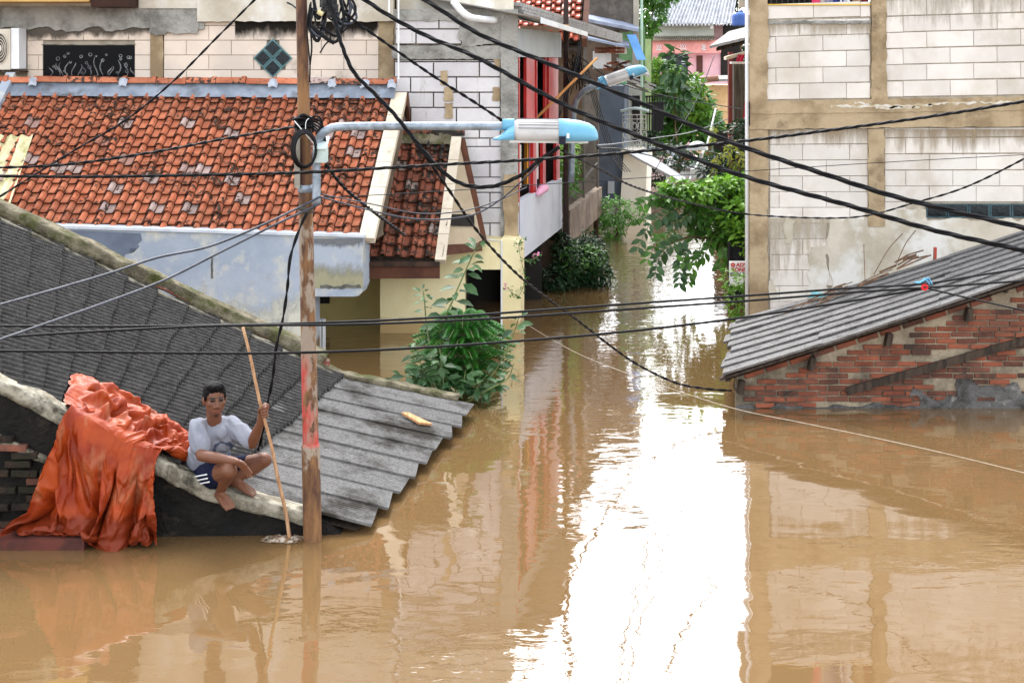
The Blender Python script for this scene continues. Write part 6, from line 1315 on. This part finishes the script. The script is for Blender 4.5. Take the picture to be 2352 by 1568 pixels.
# head
B.ell(h(0, -.012, .035), .075, .092, .084, HR); B.ell(h(0, .022, -.03), .070, .068, .075, HR); B.ell(h(0, .038, -.078), .040, .042, .032, HR); B.ell(h(0, .052, -.098), .022, .022, .016, HR)
for sg in (-1, 1):
    B.ell(h(sg * .04, .06, -.012), .027, .022, .026, HR); B.ell(h(sg * .032, .074, .022), .028, .012, .008, HR); B.ell(h(sg * .078, -.01, -.005), .012, .022, .034, HR); B.ell(h(sg * .015, .092, -.032), .010, .011, .008, HR)
B.cap(h(0, .082, .014), h(0, .101, -.026), .009, .0125); B.cap(h(-.022, .078, -.058), h(.022, .078, -.058), .008); B.cap(h(-.018, .078, -.070), h(.018, .078, -.070), .0085)
# neck and upper chest
nk = j(492, 966, 10.48); B.chain([(h(0, -.02, -.06), .056), (nk, .056), (j(494, 976, 10.50), .058)])
# right arm (picture left), resting over the knee
rs, re, rw = j(455, 980, 10.44), j(463, 1046, 10.27), j(541, 1059, 10.13)
B.chain([(rs, .052), (lerp(rs, re, .5), .048), (re, .041)]); B.chain([(re, .041), (lerp(re, rw, .35), .042), (rw, .027)])
def hand(B, w_, d, dn, th, L_=.085, curl=.3, spread=.16, thumb=1):
    """w_ wrist, d palm direction, dn direction the fingers curl to, th direction of the thumb side"""
    d, dn, th = d.normalized(), dn.normalized(), th.normalized(); k_ = w_ + d * L_
    for a_ in (-.026, -.009, .009, .026): B.cap(w_ + th * a_ * .6 + d * .01, k_ + th * a_, .0165, .0125, 8)
    for i, (a_, ln) in enumerate(((.029, .070), (.0105, .080), (-.0085, .075), (-.027, .058))):
        p = k_ + th * a_; dd = (d + th * a_ * spread * 20 * .5).normalized(); c1 = curl * (1 + .15 * i)
        p1 = p + (dd * math.cos(c1) + dn * math.sin(c1)) * ln * .45; p2 = p1 + (dd * math.cos(c1 * 2.2) + dn * math.sin(c1 * 2.2)) * ln * .32; p3 = p2 + (dd * math.cos(c1 * 3) + dn * math.sin(c1 * 3)) * ln * .25
        B.chain([(p, .0095), (p1, .0088), (p2, .008), (p3, .007)], 8)
    t0 = w_ + d * .025 + th * .03; t1 = t0 + (d * .6 + th * .7 * thumb + dn * .3).normalized() * .045; t2 = t1 + (d * .9 + th * .1 + dn * .4).normalized() * .032
    B.chain([(t0, .014), (t1, .0105), (t2, .0085)], 8)
hd = (j(582, 1086, 10.06) - rw); hand(B, rw, hd, V((.25, -.15, -1)), V((.35, -.55, .55)), .075, .28)
# left arm (picture right), gripping the stick
ls, le, lw = j(530, 976, 10.54), j(579, 1018, 10.40), j(598, 972, 10.28)
B.chain([(ls, .05), (lerp(ls, le, .5), .047), (le, .041)]); B.chain([(le, .041), (lerp(le, lw, .4), .041), (lw, .028)])
STK = [at(558, 752, 10.15), at(604, 948, 10.22), at(640, 1100, 10.32), at(668, 1246, 10.37)]
g0 = STK[1]; sdir = (STK[2] - STK[0]).normalized(); pd = (g0 - lw); pd = (pd - sdir * pd.dot(sdir) * .2).normalized()
acr = sdir.cross(V((0, -1, 0))).normalized(); acr = acr if acr.x > 0 else -acr
ctr = g0 + V((0, .012, 0)); B.chain([(lw, .029), (ctr + V((-.012, .028, -.012)), .032), (ctr + acr * .012 + V((0, .03, .03)), .03)], 10)
for i in range(4):                                        # four fingers wrapped round the stick
    p = ctr + sdir * (-.036 + .022 * i); r_ = .0265
    ring = [p + (acr * math.cos(a_) + V((0, -1, 0)) * math.sin(a_)) * r_ for a_ in (-1.0, -.3, .4, 1.1, 1.9)]
    B.chain([(q_, .0098 - .0004 * k) for k, q_ in enumerate(ring)], 8)
B.chain([(ctr + V((-.02, .02, -.01)), .014), (ctr + V((-.032, -.008, .012)), .0115), (ctr + V((-.02, -.026, .034)), .0095), (ctr + V((.0, -.03, .05)), .008)], 8)
# legs
rh, rk, ra = j(461, 1094, 10.60), j(527, 1081, 10.15), j(507, 1126, 10.34)
lh, lk, la = j(482, 1090, 10.66), j(607, 1056, 10.47), j(541, 1097, 10.46)
B.chain([(rh, .085), (lerp(rh, rk, .55), .078), (rk, .058)]); B.chain([(rk, .056), (lerp(rk, ra, .35) + V((-.01, .03, -.01)), .053), (ra, .034)])
B.chain([(lh, .085), (lerp(lh, lk, .55), .074), (lk, .056)]); B.chain([(lk, .054), (lerp(lk, la, .4) + V((-.01, .01, -.02)), .051), (la, .034)])
B.ell(j(463, 1100, 10.64), .15, .13, .09)
def foot(B, a, d, w_):
    d = d.normalized(); w_ = w_.normalized(); heel = a + V((0, 0, -.045)) - d * .035; ball = heel + d * .17 + V((0, 0, -.006))
    B.chain([(a, .035), (heel + V((0, 0, .01)), .03)]); 
    for o_ in (-.022, 0, .022): B.chain([(heel + w_ * o_ * .5, .025), (lerp(heel, ball, .5) + w_ * o_ + V((0, 0, .012)), .026), (ball + w_ * o_ * 1.3, .019)], 10)
    B.cap(a + d * .01, lerp(heel, ball, .6) + V((0, 0, .02)), .03, .018)
    for i, (o_, ln) in enumerate(((-.033, .045), (-.012, .042), (.005, .038), (.02, .033), (.034, .026))):
        p = ball + w_ * o_; B.chain([(p, .0135 if i == 0 else .0105), (p + d * ln * .6 + V((0, 0, -.002)), .0125 if i == 0 else .0095), (p + d * ln + V((0, 0, -.008)), .010 if i == 0 else .0078)], 8)
foot(B, ra, V((.55, -.78, -.16)), V((.8, .55, 0)))
foot(B, la, V((.86, -.36, -.25)), V((.35, .9, 0)))
# skin with lips, eyes and brows coloured where they are
SK = bpy.data.materials.new('skin'); SK.use_nodes = True; N_ = SK.node_tree.nodes; L_k = SK.node_tree.links; bs = N_['Principled BSDF']
bs.inputs['Roughness'].default_value = .5; bs.inputs['Specular IOR Level'].default_value = .4; bs.inputs['Subsurface Weight'].default_value = .08; bs.inputs['Subsurface Radius'].default_value = (.01, .004, .002)
geo = N_.new('ShaderNodeNewGeometry'); tn = N_.new('ShaderNodeTexNoise'); tn.inputs['Scale'].default_value = 9; tn.inputs['Detail'].default_value = 5
tc = N_.new('ShaderNodeTexCoord'); L_k.new(tc.outputs['Object'], tn.inputs['Vector'])
mxk = N_.new('ShaderNodeMix'); mxk.data_type = 'RGBA'; mxk.inputs[6].default_value = s(152, 98, 70, .54); mxk.inputs[7].default_value = s(130, 82, 58, .54); L_k.new(tn.outputs['Fac'], mxk.inputs['Factor'])
colk = mxk.outputs[2]
def spot(cen, rad, col, soft=.25, R=HR):
    global colk
    c = cen - wloc(man); sb = N_.new('ShaderNodeVectorMath'); sb.operation = 'SUBTRACT'; L_k.new(tc.outputs['Object'], sb.inputs[0]); sb.inputs[1].default_value = c
    cols = [R.col[i] for i in range(3)]; cb = N_.new('ShaderNodeCombineXYZ')
    for i in range(3):
        d_ = N_.new('ShaderNodeVectorMath'); d_.operation = 'DOT_PRODUCT'; L_k.new(sb.outputs[0], d_.inputs[0]); d_.inputs[1].default_value = cols[i] / rad[i]; L_k.new(d_.outputs['Value'], cb.inputs[i])
    ln = N_.new('ShaderNodeVectorMath'); ln.operation = 'LENGTH'; L_k.new(cb.outputs[0], ln.inputs[0])
    mr = N_.new('ShaderNodeMapRange'); mr.inputs['From Min'].default_value = 1 + soft; mr.inputs['From Max'].default_value = 1 - soft; L_k.new(ln.outputs['Value'], mr.inputs['Value'])
    x = N_.new('ShaderNodeMix'); x.data_type = 'RGBA'; L_k.new(mr.outputs[0], x.inputs['Factor']); L_k.new(colk, x.inputs[6]); x.inputs[7].default_value = col; colk = x.outputs[2]
for sg in (-1, 1):
    spot(h(sg * .031, .075, .030), (.026, .04, .007), s(20, 15, 14), .35); spot(h(sg * .030, .075, .011), (.018, .04, .0095), s(34, 22, 19), .35); spot(h(sg * .031, .078, .011), (.007, .04, .0055), s(16, 12, 10), .3)
spot(h(0, .085, -.064), (.026, .04, .010), s(128, 70, 62, .9), .35); spot(h(0, .085, -.0645), (.024, .04, .0022), s(60, 30, 26), .4)
spot(h(0, .06, -.098), (.018, .05, .010), s(40, 28, 24), .6); spot(h(0, .09, -.048), (.028, .03, .0045), s(84, 54, 42), .6)
L_k.new(colk, bs.inputs['Base Color'])
body = skin(B, 'body', SK, man, .0048, 5)
# hair
Hh = Blob(); Hh.ell(h(0, -.022, .058), .083, .094, .078, HR); Hh.ell(h(0, -.055, .02), .079, .062, .085, HR); Hh.ell(h(0, .03, .102), .066, .056, .036, HR)
for sg in (-1, 1): Hh.ell(h(sg * .07, -.005, .035), .013, .04, .045, HR)
HAIR = M('black_hair', s(14, 13, 15), s(9, 9, 11), 60, rough=.6, bump=.5, bsc=120, spec=.12)
skin(Hh, 'hair', HAIR, man, .006, 3, lambda p: .0045 * fbm(p * 60))
# t-shirt
SH = Blob(); lo = j(463, 1094, 10.66)
SH.ell(j(492, 1000, 10.53), .175, .115, .14, Matrix.Rotation(.15, 3, 'Z')); SH.chain([(j(462, 982, 10.47), .06), (j(527, 978, 10.55), .058)]); SH.ell(j(479, 1050, 10.58), .155, .125, .17); SH.ell(j(463, 1096, 10.65), .162, .14, .11)
SH.chain([(j(468, 974, 10.50), .045), (j(492, 977, 10.50), .066), (j(518, 970, 10.54), .045)]); SH.ell(j(496, 994, 10.47), .085, .07, .06)
SH.chain([(rs, .066), (lerp(rs, re, .35), .072), (lerp(rs, re, .66), .07)]); SH.chain([(ls, .062), (lerp(ls, le, .45), .066), (lerp(ls, le, .80), .064)])
TS = M('grey_jersey', s(152, 155, 166, .75), s(138, 141, 153, .75), 4, bump=.2, bsc=40, rough=.95, spec=.1); nt2 = TS.node_tree
# faded dark print on the chest
def print_on(m):
    N = m.node_tree.nodes; L = m.node_tree.links; b = N['Principled BSDF']; src = b.inputs['Base Color'].links[0].from_socket
    tcx = N.new('ShaderNodeTexCoord'); c = j(510, 1036, 10.43) - wloc(man)
    sb = N.new('ShaderNodeVectorMath'); sb.operation = 'SUBTRACT'; L.new(tcx.outputs['Object'], sb.inputs[0]); sb.inputs[1].default_value = c
    mp = N.new('ShaderNodeVectorMath'); mp.operation = 'MULTIPLY'; L.new(sb.outputs[0], mp.inputs[0]); mp.inputs[1].default_value = (1, 0, 1)
    ln = N.new('ShaderNodeVectorMath'); ln.operation = 'LENGTH'; L.new(mp.outputs[0], ln.inputs[0])
    a = N.new('ShaderNodeMath'); a.operation = 'SUBTRACT'; L.new(ln.outputs['Value'], a.inputs[0]); a.inputs[1].default_value = .062
    ab = N.new('ShaderNodeMath'); ab.operation = 'ABSOLUTE'; L.new(a.outputs[0], ab.inputs[0])
    tx = N.new('ShaderNodeTexNoise'); tx.inputs['Scale'].default_value = 26; L.new(tcx.outputs['Object'], tx.inputs['Vector'])
    w_ = N.new('ShaderNodeMath'); w_.operation = 'MULTIPLY_ADD'; L.new(tx.outputs['Fac'], w_.inputs[0]); w_.inputs[1].default_value = -.05; L.new(ab.outputs[0], w_.inputs[2])
    mr = N.new('ShaderNodeMapRange'); mr.inputs['From Min'].default_value = -.010; mr.inputs['From Max'].default_value = -.016; L.new(w_.outputs[0], mr.inputs['Value'])
    x = N.new('ShaderNodeMix'); x.data_type = 'RGBA'; L.new(mr.outputs[0], x.inputs['Factor']); L.new(src, x.inputs[6]); x.inputs[7].default_value = s(70, 76, 96); L.new(x.outputs[2], b.inputs['Base Color'])
print_on(TS)
def neckcut(p): return 0
skin(SH, 'shirt', TS, man, .008, 6, lambda p: .008 * fbm(V((p.x * 9 + p.z * 7, p.y * 9, p.z * 5)), 2) + .011 * (1 - 2 * abs(fbm(V((p.x * 11 + p.z * 7, p.y * 6, p.z * 4 - p.x * 4)), 2))))
nb = Blob()
cc = j(499, 975, 10.43)
pts = [V((cc.x + .062 * math.cos(a_), 10.47 - .055 * math.sin(a_) , cc.z + .012 - .055 * math.sin(a_) * 1.0)) for a_ in [math.pi * i / 14 for i in range(15)]]
# shorts
ST = Blob(); ST.ell(j(464, 1098, 10.65), .165, .14, .105); ST.chain([(rh, .104), (lerp(rh, rk, .35), .100), (lerp(rh, rk, .60), .095)]); ST.chain([(j(468, 1108, 10.55), .07), (j(492, 1102, 10.36), .066)])
ST.chain([(lh, .10), (lerp(lh, lk, .4), .092), (lerp(lh, lk, .66), .080)])
NAVY = M('navy_cloth', s(26, 31, 56, .9), s(20, 24, 46, .9), 6, bump=.1, bsc=30, spec=.1); sho = skin(ST, 'shorts', NAVY, man, .008, 5, lambda p: .005 * fbm(p * 12))
tdr = (rk - rh).normalized(); sdv = V((-.35, -.75, 0)); sdv = (sdv - tdr * sdv.dot(tdr)).normalized(); upd = tdr.cross(sdv); upd = upd if upd.z > 0 else -upd
for k in range(3):
    q = MB(); off = (sdv * math.cos(.28 * (k - 1.2)) + upd * math.sin(.28 * (k - 1.2)))
    q.tube([lerp(rh, rk, t_) + off * (.1045 if t_ < .5 else .101) for t_ in (.2, .3, .4, .5, .6, .68)], .0055, 5); q.build('white_stripe', WHITE, sho, True)
# the stick
q = MB(); pth = spline(STK, 8); q.tube([p + V((.004 * math.sin(i * .7), 0, 0)) for i, p in enumerate(pth)], [lerp(.0105, .0145, i / (len(pth) - 1)) for i in range(len(pth))], 8)
top(q, 'wooden_stick', M('bare_stick', s(190, 152, 116), s(156, 116, 84), 6, stretch=(6, 6, 1)), 'long wooden stick held by the squatting man, dipped in the water', 'stick', smooth=True)
# ================================================================ orange tarpaulin
TARP = M('orange_tarpaulin', s(204, 82, 24, .52), s(176, 58, 14, .50), 4, rough=.5, spec=.25, dirt=s(186, 116, 80, .62), dsc=3.4, dlo=.54, dhi=.70, dstretch=(2.2, 1, .6), bump=.35, bsc=11, bdist=.02, tide=(.24, s(150, 56, 22, .55)))
def interp(tab, x):
    for (a, b) in zip(tab, tab[1:]):
        if x <= b[0]: k = (x - a[0]) / (b[0] - a[0]); return [a[i] + (b[i] - a[i]) * k for i in range(1, len(a))]
    return list(tab[-1][1:])
BOT = [(0, 8, 1224), (.12, 62, 1234), (.24, 128, 1243), (.33, 170, 1240), (.40, 186, 1212), (.46, 205, 1214), (.5, 232, 1246), (.6, 264, 1246), (.68, 291, 1244), (.74, 300, 1236), (.85, 345, 1241), (1, 372, 1241)]
COPX = [(0, 975), (145, 975), (250, 1018), (347, 1064), (437, 1108), (500, 1130)]
def copy_(x): return 897 + .482 * x
def ridge(x): return 1 - abs(((x + .5) % 1) - .5) * 2      # sharp crease at whole numbers
def crown_pt(U, sgn, rid):                                # where the cloth goes over the coping
    x = lerp(142, 358, U) + 2.2 * sgn; return gp_(1 - x / 482 * (1 - SB), 0, .125 + .02 * rid) + V((0, -.02, 0))
def tarp(U, Wv):
    Wq = Wv * 1.75 - .75                                # <0 heap on the roof, >=0 hanging
    wp_ = max(Wq, 0)
    crest = 5.4 * U + .55 * fbm((U * 3, 1.5, 0)) + .30 * fbm((U * 4, wp_ * 1.8, 3)) + .12 * wp_
    rid = abs(math.sin(math.pi * crest)) ** .62; sgn = math.cos(math.pi * crest)
    fine = ridge(13 * U + 1.2 * fbm((U * 4, wp_ * 2.5, 7)) + 1.1 * wp_) ** 2
    if Wq >= 0:
        w_ = Wq; bx, by = interp(BOT, U)
        lx = interp([(0, 142), (.25, 128), (.5, 100), (.78, 72), (.9, 40), (1, 8)], w_)[0]; rx2 = interp([(0, 358), (.3, 358), (.6, 364), (1, 372)], w_)[0]
        bot = lerp(lx, rx2, U); x = bot + (bx - bot) * max(0, (w_ - .8) / .2); yt = copy_(lerp(142, 358, U)) - 16
        y = lerp(yt, by, w_); d = 10.24
        amp = .04 + .17 * min(1, w_ * 2.2)
        p = at(x + 9 * sgn * (0.25 + w_ * .8), y, d); n_ = V((0, -1, 0))
        p += n_ * (amp * (rid - .6) + .018 * fine * (.3 + w_) + .005 * fbm((U * 14, w_ * 5, 5)) + .03 * fbm((U * 5, w_ * 3.2, 9)))
        if w_ < .1: k_ = w_ / .1; p = lerp(crown_pt(U, sgn, rid), p, k_ * (2 - k_))
        p += n_ * min(1, w_ * 8) * (.02 * ridge(3 * w_ + 2.2 * U + fbm((U * 3, w_ * 3, 2))) ** 3)
        return p
    w_ = -Wq / .75                                       # 0 at the coping, 1 at the back of the heap
    xr = interp([(0, 358), (.2, 400), (.5, 432), (1, 436)], w_)[0]; xl = interp([(0, 142), (.4, 132), (1, 140)], w_)[0]; x = lerp(xl, xr, U); sx = 1 - x / 482 * (1 - SB)
    tt = w_ * (.225 - .11 * max(0, U - .4)); p = gp_(sx, tt - .012, .03)
    env = (math.sin(math.pi * min(1, w_ * .95 + .05)) ** .5) * (min(1, (1 - U) * 6 + .2)) * min(1, U * 8 + .25)
    big = .07 + .10 * math.exp(-((U - .14) / .16) ** 2) + .08 * math.exp(-((U - .55) / .2) ** 2)
    ridge_ = lambda x: (.5 + .5 * math.cos(2 * math.pi * x)) ** .75
    f1 = ridge_(2.6 * U + 1.5 * w_ + .8 * fbm((U * 3, w_ * 2, 2))); f2 = ridge_(4.2 * U - 2.0 * w_ + .9 * fbm((U * 4, w_ * 3, 5))); f3 = ridge_(2.6 * w_ + 1.2 * U + .7 * fbm((U * 5, w_ * 2, 8)))
    hh = big * (.5 + .5 * f1) + .075 * f2 ** 1.3 + .05 * f3 ** 2
    blend = min(1, w_ * 6); p0 = crown_pt(U, sgn, rid)
    p += gn * (env * hh * blend + .07 * (1 - blend)) + V((.03 * (f2 - .5), .02 * (f1 - .5), 0)) * blend
    return lerp(p0, p, blend * blend * (3 - 2 * blend))
NU, NV = 96, 84
q = MB(); q.grid(tarp, NU, NV); tp = top(q, 'tarpaulin', TARP, 'crumpled orange tarpaulin heaped on the roof edge and hanging to the water', 'tarpaulin', smooth=True)
def settle(o, frames=13):
    """let the sheet slacken, buckle and settle on the roof, coping and wall like real cloth"""
    vg = o.vertex_groups.new(name='pin'); rows = [j_ for j_ in range(NV + 1) if abs(j_ / NV * 1.75 - .75) < .02]
    vg.add([j_ * (NU + 1) + i for j_ in rows for i in range(NU + 1)], .25, 'REPLACE')
    vg.add([j_ * (NU + 1) + i for j_ in range(NV + 1) for i in (0, 1, NU - 1, NU)], .8, 'REPLACE'); vg.add([j_ * (NU + 1) + i for j_ in (0, 1, NV - 1, NV) for i in range(0, NU + 1)], .5, 'REPLACE')
    cols = []
    c1 = MB(); c1.grid(lambda U, W: gp_(lerp(1.2, .2, U), lerp(-.01, .5, W), .045), 30, 12); cols.append(c1)
    c2 = MB(); c2.obox((gC.x - 1, 10.36, -.6), (4, 0, 0), (0, .2, 0), (0, 0, .75)); c2.grid(lambda U, W: V((lerp(gp_(1.2, 0).x, gp_(.3, 0).x, U), 10.34, lerp(-.3, gp_(lerp(1.2, .3, U), 0).z - .02, W))), 30, 12); cols.append(c2)
    c3 = MB(); c3.tube([gp_(lerp(1.2, .3, k / 24), 0, .03) + V((0, -.02, 0)) for k in range(25)], .075, 12); cols.append(c3)
    c4 = MB(); c4.obox((at(-60, 0, 10.1).x, 9.9, -.2), (.75, 0, 0), (0, .5, 0), (0, 0, .28)); cols.append(c4)
    obs = []
    for c in cols:
        ob = c.build('tmp_collider', TARP); cm_ = ob.modifiers.new('c', 'COLLISION'); ob.collision.thickness_outer = .008; ob.collision.cloth_friction = 25; obs.append(ob)
    cl = o.modifiers.new('cloth', 'CLOTH'); st = cl.settings; st.quality = 5; st.mass = .25; st.tension_stiffness = 12; st.compression_stiffness = 10; st.shear_stiffness = 6; st.bending_stiffness = 1.6; st.air_damping = 2.0
    st.vertex_group_mass = 'pin'; st.shrink_min = -.13
    cs = cl.collision_settings; cs.use_self_collision = False; cs.distance_min = .008; cs.collision_quality = 2
    cl.point_cache.frame_start = 1; cl.point_cache.frame_end = frames + 2
    for f in range(1, frames + 1): scene.frame_set(f)
    me = bpy.data.meshes.new_from_object(o.evaluated_get(bpy.context.evaluated_depsgraph_get()))
    o.modifiers.clear(); o.data = me; scene.frame_set(1)
    for ob in obs: bpy.data.objects.remove(ob)
    me.polygons.foreach_set('use_smooth', [True] * len(me.polygons))
    ss = o.modifiers.new('s', 'SUBSURF'); ss.levels = 1; ss.render_levels = 1
settle(tp)
